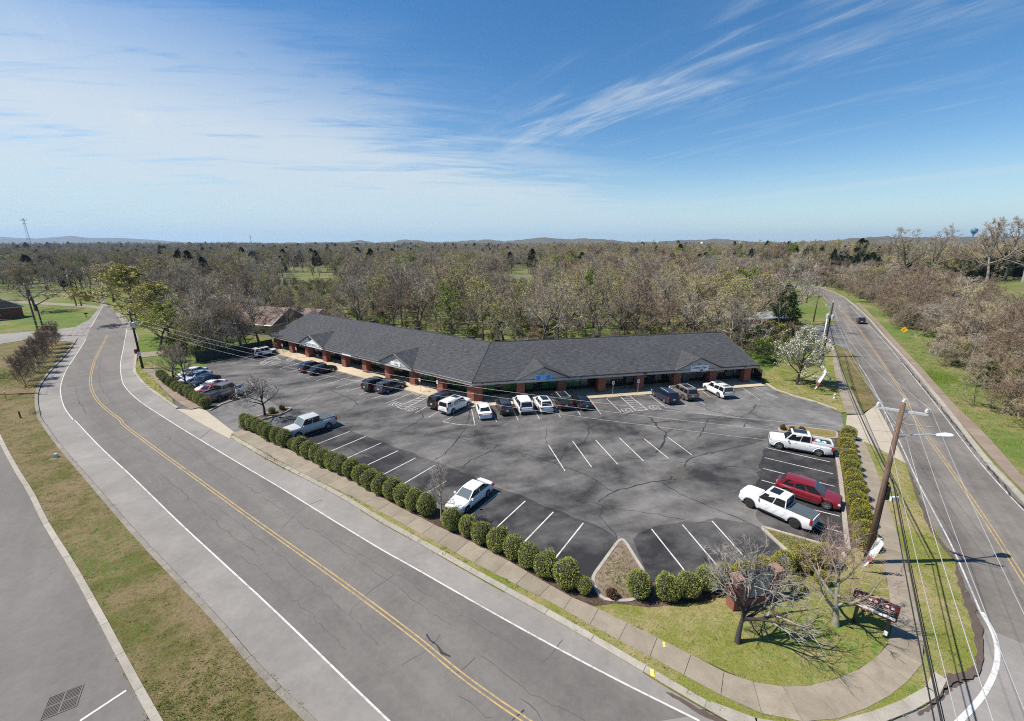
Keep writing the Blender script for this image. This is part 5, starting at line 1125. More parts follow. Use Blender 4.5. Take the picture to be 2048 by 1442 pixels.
def free(x, y, m=0.):
    if inside(x, y, BK) or inside(x, y, LOT) or inside(x, y, LAWN) or inside(x, y, RVERGE): return False
    if any(inside(x, y, c) for c in CLR+HOUSE): return False
    d1, d2 = dist_line(x, y, gLA), dist_line(x, y, gRA)
    if d1*d2 < 0 or min(abs(d1), abs(d2)) < 5+m: return False
    d1, d2 = dist_line(x, y, gLB), dist_line(x, y, gRB)
    if abs(d1) < 6+m or abs(d2) < 7+m or (d1*d2 < 0 and abs(d1)+abs(d2) < 30): return False
    return True
def window_cut(x, y, z0, h):                                  # keep the two distant lawns in sight over the nearer crowns
    px_, pt_ = PX(x, y, z0+h); w = h*.38*FPX/max(20, hypot(x, y))
    for a, b, c, d in WIN:
        if a-w < px_ < b+w and pt_ < d and PX(x, y, z0)[1] > d: return True
    return False
rnd = random.Random(77); wood, far_pts = [], []
# woods behind the shops
cells = []
for gx in range(-29, 33):
    for gy in range(8, 37):
        x, y = (gx+rnd.uniform(-.42, .42))*7.3, (gy+rnd.uniform(-.42, .42))*7.3
        r = hypot(x, y); pxx = 1024+FPX*x/max(1, y*_c+CAM_H*_s)
        if r > 238 or y < 60 or not (-60 < pxx < 2110): continue
        if dist_line(x, y, gRA) < 0 and x < -30: continue        # across the left road: lawns and garden trees, set by hand
        if dist_line(x, y, gRB) > 0 and r < 1500: continue       # beyond the right road: the hedgerow
        if free(x, y, 2): cells.append((r, x, y))
cells.sort()
kinds = ['bare0', 'bare1', 'bare2', 'bare3', 'bare4', 'bare5']*5+['red0', 'red1']*3+['bud0', 'bud1', 'bud2']*4+['green0']
def place(x, y, r):                                           # where in the woods a tree stands, by what one can find
    a = 1024+FPX*x/max(1, y*_c+CAM_H*_s)
    w = 'left of the shops' if a < 600 else 'behind the left wing' if a < 900 else 'behind the bend of the roof' if a < 1100 else 'behind the right wing' if a < 1400 else 'behind the right end of the shops'
    return ('in the front row of woods ' if r < 112 else 'in the middle of the woods ' if r < 165 else 'deep in the woods ')+w
LAB = dict(bare='bare grey-brown tree ', red='bare reddish-twigged tree ', bud='yellow-green budding tree ', green='fresh green tree ', bush='low bare thicket shrub ')
for r, x, y in cells:
    k = rnd.choice(kinds); h = rnd.uniform(10.5, 17.)
    if r < 105: h = rnd.uniform(10, 15.0)
    if window_cut(x, y, 0, h): h *= .45; k = 'bush0'
    ky = k.rstrip('0123456789')
    if len(wood) >= 290:                                        # the deepest ones join the far woods
        if ky != 'bush': far_pts.append((x, y, 'red0' if ky == 'red' else k, h/TREES[k][2]))
        continue
    wood.append(k); lab = LAB[ky]+place(x, y, r)
    tree(k, x, y, min(h, 5.5) if ky == 'bush' else h, lab, 'thicket_shrub' if ky == 'bush' else 'woodland_tree', 'shrub' if ky == 'bush' else 'tree', lab, rnd.uniform(.85, 1.15))
# hedgerow along the right-hand road
hed = []; RBs = resample([Vector((p.x, p.y, 0)) for p in gRB[1:]], 5.2)
for i, p in enumerate(RBs[:-1]):
    d = (RBs[i+1]-p).normalized(); n = Vector((-d.y, d.x, 0))
    for row, off in enumerate((8.0, 13, 18.5, 25, 32)):
        off += 2.0*sstep(70, 20, p.y)+(rnd.uniform(-1.8, 1.8)); q = p+n*off+d*rnd.uniform(-2, 2)
        if q.y < 14 or hypot(q.x, q.y) > 300: continue
        a, b = PX(q.x, q.y)
        if a > 2300: continue
        if hypot(q.x-92, q.y-98.6) < 7.5 or (row == 0 and hypot(q.x-88, q.y-93) < 9): continue
        hed.append((q, row))
for q, row in hed:
    k = rnd.choice(['bare1', 'bare3', 'red0', 'red1', 'red0', 'bare0', 'red1', 'bush1', 'bush0', 'red0', 'bud2']); h = rnd.uniform(6.8, 9.8) if row else rnd.uniform(4.6, 7.2)
    if hypot(q.x, q.y) > 190: h *= 1.35
    if k.startswith('bush'): h = rnd.uniform(3.4, 5)
    lab = {'bare': 'bare grey small tree', 'red': 'bare reddish small tree', 'bush': 'twiggy bare bush', 'bud': 'pale budding small tree'}[k.rstrip('0123456789')]+(' at the roadside edge' if row == 0 else ' inside')+' of the right hedgerow, '+('near the viewer' if q.y < 60 else 'by the yellow sign' if q.y < 105 else 'beyond the driving suv' if q.y < 160 else 'towards the bend')
    tree(k, q.x, q.y, h, lab, 'hedgerow_tree' if not k.startswith('bush') else 'hedgerow_bush', 'tree' if not k.startswith('bush') else 'bush', lab, rnd.uniform(1.0, 1.35))
# tall trees and cedars on the rise beyond the hedgerow
def on_hill(px_, q, h):                                       # q: distance straight ahead of the viewer
    return (px_-1024)/FPX*q, (q-14*_s)/_c
for i, (px_, r, h, k) in enumerate([(1808,205,28,'bare2'),(1846,212,27,'bare0'),(1978,200,29,'bare4'),(2012,205,29,'bare5'),(2050,195,28,'bare1'),(1905,230,18,'bare5'),(1930,235,17,'bare0')]):
    x, y = on_hill(px_, r, h); tree(k, x, y, h, ['tall windswept bare tree on the rise, left of the water tower', 'tall bare tree on the rise just left of the water tower', 'tallest bare tree at the right edge on the rise', 'spreading bare tree on the rise near the right edge', 'tall bare tree cut by the right edge of the view', 'lower bare tree below the water tower', 'small bare tree under the water tower'][i], 'tall_tree', 'tree', None, 1.15)
for i in range(34):
    px_ = 1745+i*9.5+rnd.uniform(-4, 4); x, y = on_hill(px_, rnd.uniform(205, 225), 9); k = rnd.choice(['ever0', 'ever1', 'ever1', 'bare4', 'bud0'])
    e = k.startswith('ever'); tree(k, x, y, rnd.uniform(9, 12.5) if e else rnd.uniform(12, 16), 'dark cedar in the belt on the rise beyond the right road' if e else 'pale twiggy tree among the cedars on the rise', 'cedar_tree' if e else 'belt_tree', 'tree', 'cedars on the rise' if e else 'trees among the cedars', 1.2)
for i in range(16):
    px_ = 1590+i*11+rnd.uniform(-4, 4); x, y = on_hill(px_, rnd.uniform(250, 290), 9); tree(rnd.choice(['ever1', 'ever0']), x, y, rnd.uniform(8, 11), 'dark cedar beyond the bend of the right-hand road', 'cedar_tree', 'tree', 'cedars beyond the bend', 1.25)
for i in range(9):
    q = G(1568+i*9.5+rnd.uniform(-2, 2), 563-rnd.uniform(0, 3)); tree(rnd.choice(['bare2', 'bare4', 'bare0']), q.x, q.y, rnd.uniform(15, 18), 'bare tree in the row at the bend of the right-hand road', 'roadside_tree', 'tree', 'row of trees at the road bend')
# evergreens and green trees between the shops' right end and the verge
for k, bx, by, h, lab, nm in [('ever_fresh',1563,668,12,'full green evergreen beside the grass verge right of the shops','evergreen_tree'),('green1',1530,655,12,'bright green tree behind the red brick house','leafy_tree'),('road_green',1550,650,10,'lime green tree next to the full green evergreen','leafy_tree'),('gbush1',1520,722,4.2,'bright green bush beside the right end of the shops','green_bush'),('gbush0',1535,700,5,'olive bush between the shops and the brick house','green_bush'),('gbush1',1500,700,4.6,'green bush behind the right gable end','green_bush'),('gbush0',1560,700,4.6,'olive bush behind the white-flowered tree','green_bush'),('bush1',1580,690,4.5,'brown bush by the shop driveway','bare_bush'),('gbush0',1585,672,3.5,'olive bush at the driveway edge','green_bush'),('bush0',1512,712,4.5,'brown twiggy bush against the shop end','bare_bush'),('ever1',1380,655,7,'small dark evergreen seen over the right wing roof','evergreen_tree'),('green1',1455,690,6,'small leafy tree behind the right wing','leafy_tree')]:
    q = G(bx, by); tree(k, q.x, q.y, h, lab, nm, 'bush' if 'bush' in nm else 'tree')
# left-hand side
for k, bx, by, h, lab, w in [('lawn_oak',73,622,15,'big spreading bare tree on the lawn at far left',1.2),('bare4',158,592,14,'slim dark bare tree, left of the group by the far lawn',.8),('bare2',165,592,14.5,'dark bare tree in the middle of the group by far lawn',.8),('bare0',173,591,14,'dark bare tree right of the group by the far lawn',.9),('bare5',182,589,13.5,'rightmost bare tree of the group by the far lawn',.9),
                              ('road_bud',272,642,14.5,'wide yellow-green tree overhanging the road at left',1.65),('road_bud',338,676,12,'yellow-green tree between the road and the brown roof',1.4),('bare3',438,690,12,'wide bare tree screening the left half of the brown roof',1.2),('bare1',520,696,11,'wide bare tree between brown roof and the shops',1.2),('red1',480,692,11,'reddish tree screening the middle of the brown roof',1.2),('bud0',228,604,15,'yellow-green tree overhanging the far end of the left road',1.7),('bare1',205,596,13,'bare tree at the vanishing end of the left road',1.3),('road_green',322,700,9.8,'fresh green tree beside the left utility pole',1.35),('bare1',425,712,9.5,'bare tree right behind the green fence, left part',1.1),('red0',452,706,9,'reddish bare tree over the green fence',1.1),('bare3',486,700,9.5,'bare tree screening the brown roof',1.1),('bare0',500,704,8.5,'small bare tree left of the white off-roader',1.),('bare4',455,716,7.5,'slim bare tree by the fence corner',.9),('bud2',395,716,8,'budding tree behind the left end of the fence',1.1),('bud2',345,655,12,'budding tree behind the green roadside tree',1.1),('bare2',398,700,10,'bare tree leaning behind the green fence, left of the shops',1.),('bare0',440,700,11,'dark forked bare tree before the brown roof',1.),('red0',470,705,8.5,'reddish bare tree behind the white off-roader',1.),('bare5',520,690,11,'bare tree between brown roof and left gable end',1.),('bare1',415,690,9,'twiggy bare tree behind the green slat fence',1.1),('bud1',372,705,8,'small budding tree at the back of the left verge',1.),
                              ('maple',100,562,11,'red flowering maple beyond the far lawn, left one',1.2),('maple',215,556,10,'orange-red flowering maple beyond the far lawn, right one',1.2),('green1',140,555,11,'bright yellow-green tree between the two red maples',1.3),('green0',225,548,11,'yellow-green tree right of the orange-red maple',1.3),('bare1',40,560,12,'bare tree beyond the lawn at far left edge',1.3),('bare0',-20,600,13,'bare tree behind the brick house at left edge',1.2),('bare3',20,565,12,'grey bare tree behind the brick house roof',1.2),('ever2',95,545,13,'dark pine far off left of the maples',1.1),('ever2',400,540,14,'tall dark pine behind the grey roofs',1.1),('ever2',555,545,15,'narrow dark pine left of the far field',.9),('ever1',445,560,11,'dark evergreen behind the grey house',1.2),('green1',452,600,9,'lime green tree right of the grey house',1.1),('whitebl',640,557,7,'small white flowering tree on the far field',1.),('bare4',628,560,9,'small bare tree on the far field',1.),('green1',668,556,9,'lime green tree at the right side of far field',1.2),('maple',808,507,11,'small red tree far off above the left wing ridge',1.3),('syc' if 'syc' in TREES else 'bare2',1205,600,19,'pale tall sycamore-like tree rising behind the shops',.9)]:
    q = G(bx, by); tree(k, q.x, q.y, h, lab, 'garden_tree' if k[:4] not in ('ever',) else 'pine_tree', 'tree', None, w)
A_, B_ = G(52, 772), G(112, 690)
for i in range(9):
    q = A_.lerp(B_, i/8); tree('clump%d' % (i % 2), q.x, q.y, 4.6+.5*(i % 2), 'bare brown upright shrub, %s in the clump on the grass median' % ('nearest', 'second', 'third', 'fourth', 'fifth', 'sixth', 'seventh', 'eighth', 'farthest')[i], 'bare_shrub', 'shrub', 'bare shrubs on the median', .95)
# far woods: one mass, instanced over the land
def scatter(name, pts, keys, label, cat):
    src = bpy.data.collections.new(name+'_kinds'); 
    for i, k in enumerate(keys):
        tr, cr, h0 = TREES[k]; mb_ = bpy.data.meshes.new(name+'_m'); bmn = bmesh.new(); bmn.from_mesh(tr); nt_ = len(bmn.faces); bmn.from_mesh(cr); bmn.faces.ensure_lookup_table()
        mats = [tr.materials[0]]+list(cr.materials)
        for fi in range(nt_, len(bmn.faces)): bmn.faces[fi].material_index += 1
        bmn.to_mesh(mb_); bmn.free()
        for m_ in mats: mb_.materials.append(m_)
        so_ = bpy.data.objects.new('kind_%02d' % i, mb_); src.objects.link(so_)
    me = bpy.data.meshes.new(name); me.from_pydata([p[0] for p in pts], [], [])
    for nm, ty, ix in (('kind', 'INT', 1), ('size', 'FLOAT', 2), ('turn', 'FLOAT', 3)):
        at = me.attributes.new(nm, ty, 'POINT'); at.data.foreach_set('value', [p[ix] for p in pts])
    o = put(name, me); tag(o, label, cat, None, 'stuff')
    ng = bpy.data.node_groups.new(name, 'GeometryNodeTree'); ng.interface.new_socket('Geometry', in_out='INPUT', socket_type='NodeSocketGeometry'); ng.interface.new_socket('Geometry', in_out='OUTPUT', socket_type='NodeSocketGeometry')
    N = ng.nodes; gi, go = N.new('NodeGroupInput'), N.new('NodeGroupOutput'); ip = N.new('GeometryNodeInstanceOnPoints'); ci = N.new('GeometryNodeCollectionInfo'); ci.inputs['Collection'].default_value = src; ci.inputs['Separate Children'].default_value = True; ci.inputs['Reset Children'].default_value = True; ip.inputs['Pick Instance'].default_value = True
    def named(nm, ty): q = N.new('GeometryNodeInputNamedAttribute'); q.data_type = ty; q.inputs['Name'].default_value = nm; return q.outputs['Attribute']
    cb = N.new('ShaderNodeCombineXYZ'); lk = ng.links.new; lk(named('turn', 'FLOAT'), cb.inputs[2]); lk(gi.outputs[0], ip.inputs['Points']); lk(ci.outputs[0], ip.inputs['Instance']); lk(named('kind', 'INT'), ip.inputs['Instance Index']); lk(cb.outputs[0], ip.inputs['Rotation']); lk(named('size', 'FLOAT'), ip.inputs['Scale']); lk(ip.outputs[0], go.inputs[0])
    md = o.modifiers.new('scatter', 'NODES'); md.node_group = ng; return o
KF = ['bare0', 'bare1', 'bare2', 'bare3', 'bare4', 'bare5', 'red0', 'bud0', 'bud1', 'bud2', 'green0', 'green1', 'ever0', 'ever2', 'maple']
rnd = random.Random(5); pts = [((x, y, tz(x, y)-.1), KF.index(k), s_, rnd.uniform(0, 6.28)) for x, y, k, s_ in far_pts]
def pick(): 
    u = rnd.random(); return rnd.randrange(6) if u < .53 else 6 if u < .60 else rnd.randrange(7, 10) if u < .80 else rnd.randrange(10, 12) if u < .90 else rnd.randrange(12, 14) if u < .98 else 14
r = 238.
while r < 2600:
    step = 9.5 if r < 420 else 11 if r < 700 else 17 if r < 1300 else 30; n = int(r*2.05/step)
    for i in range(n):
        a = pi/2+(i+rnd.random())/n*2.05-1.025; q = r+rnd.uniform(-.5, .5)*step; x, y = q*cos(a), q*sin(a)
        if not free(x, y, 3): continue
        if r < 420 and dist_line(x, y, gRB) > 0 and dist_line(x, y, gRB) < 120 and x > 150: continue
        k = pick(); s_ = rnd.uniform(.9, 1.3)*(1 if r < 900 else 1.35 if r < 1500 else 1.9)
        if r < 650 and window_cut(x, y, 0, 13*s_): continue
        pts.append(((x, y, tz(x, y)-.2-(4 if s_ > 1.7 else 0)), k, s_, rnd.uniform(0, 6.28)))
    r += step
scatter('far_woods', pts, KF, 'leafless and budding woods stretching to the horizon', 'woods')
# undergrowth between the trunks
pts = []
for _ in range(3000):
    x, y = rnd.uniform(-140, 110), rnd.uniform(62, 240)
    if dist_line(x, y, gRA) < 0 and x < -30: continue
    if dist_line(x, y, gRB) > 0 or not free(x, y, 0): continue
    pts.append(((x, y, -.1), rnd.choice((0, 0, 1, 1, 2, 2, 3)), rnd.uniform(.35, .95), rnd.uniform(0, 6.28)))
for q, row in hed:
    for _ in range(5): pts.append(((q.x+rnd.uniform(-3, 3), q.y+rnd.uniform(-3, 3), tz(q.x, q.y)-.1), rnd.choice((0, 1, 1, 1, 0, 2)), rnd.uniform(.5, 1.0), rnd.uniform(0, 6.28)))
scatter('undergrowth', pts, ['bush0', 'bush1', 'gbush0', 'gbush1'], 'brown and olive undergrowth between the trunks', 'undergrowth')
# ================================================================== CLIPPED SHRUBS
ORD = 'first second third fourth fifth sixth seventh eighth ninth tenth eleventh twelfth thirteenth fourteenth fifteenth sixteenth seventeenth eighteenth nineteenth twentieth'.split()
def ordw(i): return ORD[i] if i < 20 else 'twenty-'+ORD[i-20] if i < 29 else ('thirtieth' if i == 29 else 'thirty-'+ORD[i-30])
def box_leaf(name, a, b, c):
    t = NT(name); r = t.objrand(); n = t.noise(3., 4, .7, obj=True); w = t.ramp(r, [(0., a), (.5, b), (1., c)]); w = t.mix(1., w, t.ramp(n, [(.3, .55), (.72, 1.45)]), 'MULTIPLY'); return t.out(w, .75, spec=.25)
M['box'] = box_leaf('holly leaves', (.215, .24, .055), (.25, .27, .062), (.19, .22, .050)); M['box_lime'] = box_leaf('lime shrub leaves', (.26, .25, .035), (.29, .26, .04), (.23, .245, .034)); M['box_core'] = simple('dark inner core', (.022, .022, .012), .95, var=.3)  # lime is a yellower leaf colour than holly
M['nandina'] = box_leaf('red-brown leaves', (.16, .05, .03), (.12, .06, .03), (.14, .09, .04))
def shrub_mesh(seed, n=3400, ls=.088, mat='box', rough=.07):
    rnd = random.Random(seed); mb = MB(); wv = [(Vector((rnd.gauss(0, 1), rnd.gauss(0, 1), rnd.gauss(0, 1))).normalized(), rnd.uniform(2, 5), rnd.uniform(0, 6)) for _ in range(7)]
    def rad(d): return 1+rough*sum(sin(w.dot(d)*f+ph) for w, f, ph in wv)/2.2
    mb.mi = 1; k, rows = 12, []  # near-black solid core, seen between the leaves
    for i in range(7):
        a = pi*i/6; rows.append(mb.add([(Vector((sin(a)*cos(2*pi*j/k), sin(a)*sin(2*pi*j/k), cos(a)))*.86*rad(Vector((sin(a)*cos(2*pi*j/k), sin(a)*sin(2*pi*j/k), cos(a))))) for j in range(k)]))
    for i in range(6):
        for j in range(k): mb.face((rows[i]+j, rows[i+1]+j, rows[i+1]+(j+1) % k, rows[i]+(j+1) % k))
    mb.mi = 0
    for i in range(n):
        z = 1-2*(i+.5)/n; a = i*2.39996+rnd.uniform(-.3, .3); s_ = sqrt(1-z*z); d = Vector((s_*cos(a), s_*sin(a), z)); p = d*rad(d)*rnd.uniform(.88, 1.035)
        e = (d*rnd.uniform(.2, .9)+perp(d, rnd)*rnd.uniform(.3, 1.)).normalized(); f = perp(e, rnd); L = ls*rnd.uniform(.6, 1.3)
        kk = mb.add([p-e*L*.5, p+f*L*.34, p+e*L*.6, p-f*L*.34]); mb.face((kk, kk+1, kk+2, kk+3))
    return mb.mesh('foliage', [M[mat], M['box_core']])
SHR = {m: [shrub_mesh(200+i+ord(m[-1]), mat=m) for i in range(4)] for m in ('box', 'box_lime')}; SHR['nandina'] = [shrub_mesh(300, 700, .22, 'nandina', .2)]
stem_me = MB().tube([(0, 0, -.1), (0, 0, .5)], .05, 6).mesh('stem', M['bark'])
def shrub(x, y, r, h, label, mat='box', group=None, name='clipped_shrub', i=0, flat=None):
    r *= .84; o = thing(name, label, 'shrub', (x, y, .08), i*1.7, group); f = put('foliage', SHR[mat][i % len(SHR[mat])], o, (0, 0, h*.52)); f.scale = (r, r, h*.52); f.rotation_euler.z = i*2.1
    if flat: o.rotation_euler.z = 0; f.rotation_euler.z = flat[1]; f.scale = (r, r*flat[0], h*.52)
    put('stem', stem_me, o); return o
def back(cx, by, r): 
    p = G(cx, by); d = Vector((p.x, p.y, 0)).normalized(); return p+d*r*.62
front = [(489,848,.62),(496.6,861.8,.9),(509,866,.9),(520,871,.9),(532,877,.92),(543.7,885,.95),(558,890.7,.95),(573,897.3,1.02),(587.5,901.7,.66),(602,912,.98),(618,920.5,.92),(634.7,928,.92),(650,937,.94),(667,945,.93),(685,953,.95),(704,962,.98),(725,974,1.0),(743.4,983.5,.98),(763,994,.95),(787,1005.4,.98),(809,1017,.95),(830,1028,.93),(854,1038,.95),
         (906,1069,.93),(936,1080.6,.88),(963.6,1095,.88),(996.7,1112,.94),(1028,1127,.90),(1057.6,1146,.90),(1091,1165,.92),(1132,1187.6,1.0),(1166,1196,.60),(1273.8,1204.5,.92),(1332,1212,.92),(1373,1206,.88),(1410,1191,.84),(1446,1184,.84),(1484,1176,.82),(1521,1168,.84),(1561,1160,.92),(1602,1150,.9),(1640,1140,.9)]
for i, (cx, by, r) in enumerate(front):
    p = back(cx, by, r); shrub(p.x, p.y, r, r*1.86, 'clipped round shrub, %s from the left driveway along the front hedge' % ordw(i), 'box' if i < 36 else 'box_lime', 'front hedge shrubs', i=i)
A_, B_ = G(1685,893), G(1722,1100)
for i in range(14):
    p = A_.lerp(B_, i/13); shrub(p.x+.2, p.y+.12*(i % 2), .98+.06*((i*3) % 3), 1.42+.1*(i % 3), 'lime shrub, %s from the driveway in the right hedge' % ordw(i), 'box_lime', 'right hedge shrubs', i=i+1, flat=(.76, .25))
p = G(1694,878); shrub(p.x, p.y, .95, 1.5, 'lime shrub nearest the concrete driveway apron at right', 'box_lime', i=2)
left = [(324,760),(330,765),(337,771),(345,777),(354,784),(362,788),(368,792),(378,794),(384,801),(393.5,805),(398.5,808.5),(404,813),(413,819)]
for i, (cx, by) in enumerate(left):
    p = back(cx, by, .9); shrub(p.x, p.y, .84, 1.5, 'dark clipped shrub, %s from the top of the left car row hedge' % ordw(i), 'box', 'left hedge shrubs', i=i+3)
for i, (cx, by, r, lab, m) in enumerate([(1222,1203,.42,'small red-leaved shrub beside the triangular island','nandina'),(1565,862,.40,'small red-brown shrub at the tip of the driveway island','nandina'),(1583,866,.42,'red-brown shrub, second on the driveway island','nandina'),(1603,868,.45,'brown shrub by the white pickup on the driveway island','nandina'),(545,829,.52,'dark low shrub at the foot of the blossoming tree','box'),(565,822,.42,'small dark shrub at the tip of the entrance island','box'),(466,801,.5,'low shrub under the small white sign','nandina'),(482,796,.5,'reddish shrub below the small white sign','nandina'),(497,789,.55,'dark shrub beside the grey pickup nose','box'),(511,786,.5,'low dark shrub at the end of the sign bed','nandina'),(1585,1190,.6,'low dark shrub right of the brick sign','box'),(1640,1175,.55,'low shrub behind the twiggy corner tree','box_lime')]):
    p = back(cx, by, r); shrub(p.x, p.y, r, r*1.6, lab, m, name='low_shrub', i=i)

# ================================================================== NEAR TREES
M['pale_twig'] = simple('pale grey branches', (.30, .272, .24), .9, var=.25); M['dark_bark'] = simple('dark rough bark', (.045, .037, .032), .95, var=.4, scale=6.); M['pink_twig'] = simple('pinkish tan twigs', (.33, .235, .195), .9, var=.2); M['lichen_bark'] = simple('lichened grey bark', (.23, .22, .16), .95, var=.4, scale=4.)
def near_tree(name, label, px_, py_, meshes, mats, rz=0., leafm=None, s_=1.):
    tm, cm, lm = meshes; p = G(px_, py_); o = thing(name, label, 'tree', (p.x, p.y, .08), rz); o.scale = (s_,)*3
    put('trunk', tm.mesh('trunk', M[mats[0]], True), o); put('crown', joined(cm, lm, [M[mats[1]], M[leafm]]) if leafm else cm.mesh('crown', M[mats[1]]), o); return o
lim1 = [(.52, (1, -.05, .42), 3.7), (.55, (1, -.35, .22), 3.9), (.60, (.9, .35, .5), 3.6), (.58, (.95, -.6, .25), 3.1), (.66, (1, .1, .45), 3.6), (.70, (-.35, .2, 1), 3.2), (.75, (.15, .35, 1), 3.6), (.8, (-.12, -.05, 1), 3.9), (.84, (.1, -.1, 1), 3.4), (.88, (-.5, .5, .9), 3.0), (.78, (-.8, .1, .6), 2.6), (.9, (.3, .2, 1), 3.2), (.72, (-.9, .5, .45), 2.2)]
near_tree('pruned_tree', 'pale pruned bare tree with dark trunk in front of the brick sign', 1475, 1288, tree_mesh(501, h=3.7, r0=.17, clear=.5, lim=lim1, fine=True, br=5, bl=3, tws=2, tw=.02, tlen=.8, up=.16, droop=.0), ('dark_bark', 'pale_twig'))
near_tree('corner_tree', 'vase-shaped bare tree with lichened trunk by the black sign', 1671, 1253, tree_mesh(502, h=5.2, r0=.19, clear=.26, limbs=11, spread=.70, fine=True, br=5, bl=3, tws=3, tw=.018, tlen=.8, up=.28), ('lichen_bark', 'pink_twig'))
near_tree('young_tree', 'slender bare young tree in the hedge beside the white sedan', 883, 1043, tree_mesh(503, h=5.4, r0=.09, clear=.3, limbs=11, spread=.34, fine=True, br=5, bl=3, tws=3, tw=.018, tlen=.55, up=.4), ('lichen_bark', 'pale_twig'))
near_tree('blossoming_tree', 'small tree with sparse pale pink blossom on the entrance island', 530, 832, tree_mesh(504, h=5.2, r0=.16, clear=.38, limbs=11, spread=.62, fine=True, br=5, bl=4, tws=4, tw=.022, tlen=.7, leaves=1, lsize=.11, up=.08), ('dark_bark', 'pale_twig'), .4, 'pinkbl')
near_tree('hedge_tree', 'dark bare tree in the hedge behind the left parked cars, upper one', 347, 760, tree_mesh(505, h=6.2, r0=.15, clear=.25, limbs=10, spread=.50, fine=True, br=5, bl=4, tws=4, tw=.024, tlen=.7), ('dark_bark', 'twig'))
near_tree('hedge_tree', 'dark bare tree in the hedge behind the left parked cars, lower one', 374, 777, tree_mesh(506, h=6.6, r0=.15, clear=.22, limbs=11, spread=.46, fine=True, br=5, bl=4, tws=4, tw=.024, tlen=.7), ('dark_bark', 'twig'))
near_tree('pear_tree', 'round white-flowering pear tree on the lawn right of the shops', 1593, 770, tree_mesh(507, h=8.0, r0=.2, clear=.16, limbs=15, spread=.60, fine=False, br=6, bl=5, tws=6, tw=.03, tlen=.8, leaves=2, lsize=.20, up=.22), ('dark_bark', 'twig'), 0, 'pear_mix')  if False else None
tm, cm, lm = tree_mesh(507, h=8.2, r0=.2, clear=.16, limbs=16, spread=.58, br=6, bl=5, tws=6, tw=.03, tlen=.8, leaves=4, lsize=.22, up=.22)
p = G(1593, 770); o = thing('pear_tree', 'round white-flowering pear tree on the lawn right of the shops', 'tree', (p.x, p.y, .08)); put('trunk', tm.mesh('trunk', M['dark_bark'], True), o); put('crown', cm.mesh('crown', M['twig']), o)
M['young_leaf'] = leaf_mat('young pear leaves', [(0., (.17, .20, .06)), (1., (.17, .20, .06))])
rnd = random.Random(8); lm.m = [0 if rnd.random() < .62 else 1 for _ in lm.f]; put('blossom', lm.mesh('blossom', [M['blossom'], M['young_leaf']]), o)

# ================================================================== POLES, WIRES
def pole(name, label, base, h, r, mat, arms=(), cans=(), extra=None, rz=0.):
    o = thing(name, label, 'utility pole', base, rz); MB().tube([(0, 0, -.2), (0, 0, h*.5), (0, 0, h)], [r, r*.85, r*.68], 10).build('shaft', M[mat], o, True)
    for z, L, ang, mt in arms:
        R = Matrix.Rotation(ang, 4, 'Z'); a = put('crossarm', MB().box((0, .14, 0), (L, .13, .14), R).mesh('crossarm', M[mt]), o, (0, 0, z))
        MB().tube([R @ Vector((-L*.28, .14, 0)), R @ Vector((0, .05, -.7))], .025, 4).tube([R @ Vector((L*.28, .14, 0)), R @ Vector((0, .05, -.7))], .025, 4).build('brace', M['metal'], a)
        for u in (-.46, .46) if L > 1.6 else (-.4, .4):
            q = MB().lathe([(.04, 0), (.04, .08), (.10, .10), (.06, .14), (.10, .18), (.06, .22), (.09, .27), (.03, .32)], 8).build('insulator', M['insul'], a); q.location = R @ Vector((u*L, .14, .06))
    q = MB().lathe([(.04, 0), (.04, .08), (.10, .10), (.06, .14), (.10, .18), (.06, .22), (.09, .27), (.03, .32)], 8).build('insulator', M['insul'], o); q.location = (0, 0, h)
    for ang, z, s_ in cans:
        c = MB().lathe([(0, 0), (.24, 0), (.26, .04), (.26, .72), (.27, .76), (.20, .84), (0, .86)], 14, cap=False).lathe([(.04, .84), (.06, .95), (.04, 1.1)], 6, (.1, 0, 0)).build('transformer', M['grey_can'], o, True); c.location = (cos(ang)*.48, sin(ang)*.48, z); c.scale = (s_,)*3
    return o
RPx = Vector((24.62, 24.98, 0)); wd = Vector((-.585, -.81, 0)); wa = atan2(-.56, .83)
rp = pole('utility_pole', 'tall brown wooden utility pole with street lamp by the right hedge', RPx, 11.9, .185, 'wood_pole', [(11.35, 2.5, wa, 'alu')])
rp.rotation_euler.y = RAD(-1.1)
MB().tube([(0, 0, 9.15), (.3, .1, 9.55), (1.3, .25, 9.62), (2.6, .42, 9.55), (3.2, .5, 9.45)], .05, 6).build('lamp_arm', M['alu'], rp)
q = MB().lathe([(.0, 0), (.07, .02), (.12, .18), (.20, .5), (.22, .75), (.17, .95), (.05, 1.05), (0, 1.06)], 12, cap=False).build('lamp_head', M['white_cloth'], rp, True); q.matrix_local = Matrix.Translation((3.0, .48, 9.46)) @ Matrix.Rotation(RAD(6), 4, 'Z') @ Matrix.Rotation(RAD(94), 4, 'Y') @ Matrix.Diagonal((.62, 1.25, 1.25, 1))
for z, L, an in ((10.55, 1.6, wa+.1), (9.9, 1.0, wa+pi*.5), (10.3, .7, wa+2.2)): MB().tube([(0, 0, z), (cos(an)*L, sin(an)*L, z+.05)], .03, 5).build('bracket', M['metal'], rp)
MB().box((.25, -.05, 5.6), (.22, .25, .9)).build('cable_box', M['plastic'], rp); MB().box((.55, -.35, 5.35), (.5, .12, .3)).build('splice_case', M['white_cloth'], rp); MB().tube([(.19, -.06, .2), (.18, -.06, 6.4)], .04, 5).build('conduit', M['cable'], rp)
P2 = G(1645, 714); p2 = pole('utility_pole', 'dark utility pole with two transformers by the shop driveway', P2, 10.7, .19, 'wood_dark', [(9.9, 2.3, RAD(-45), 'grey_slat')], [(.3, 7.6, 1.1), (3.0, 7.6, 1.1), (-1.4, 7.6, 1.)]) 
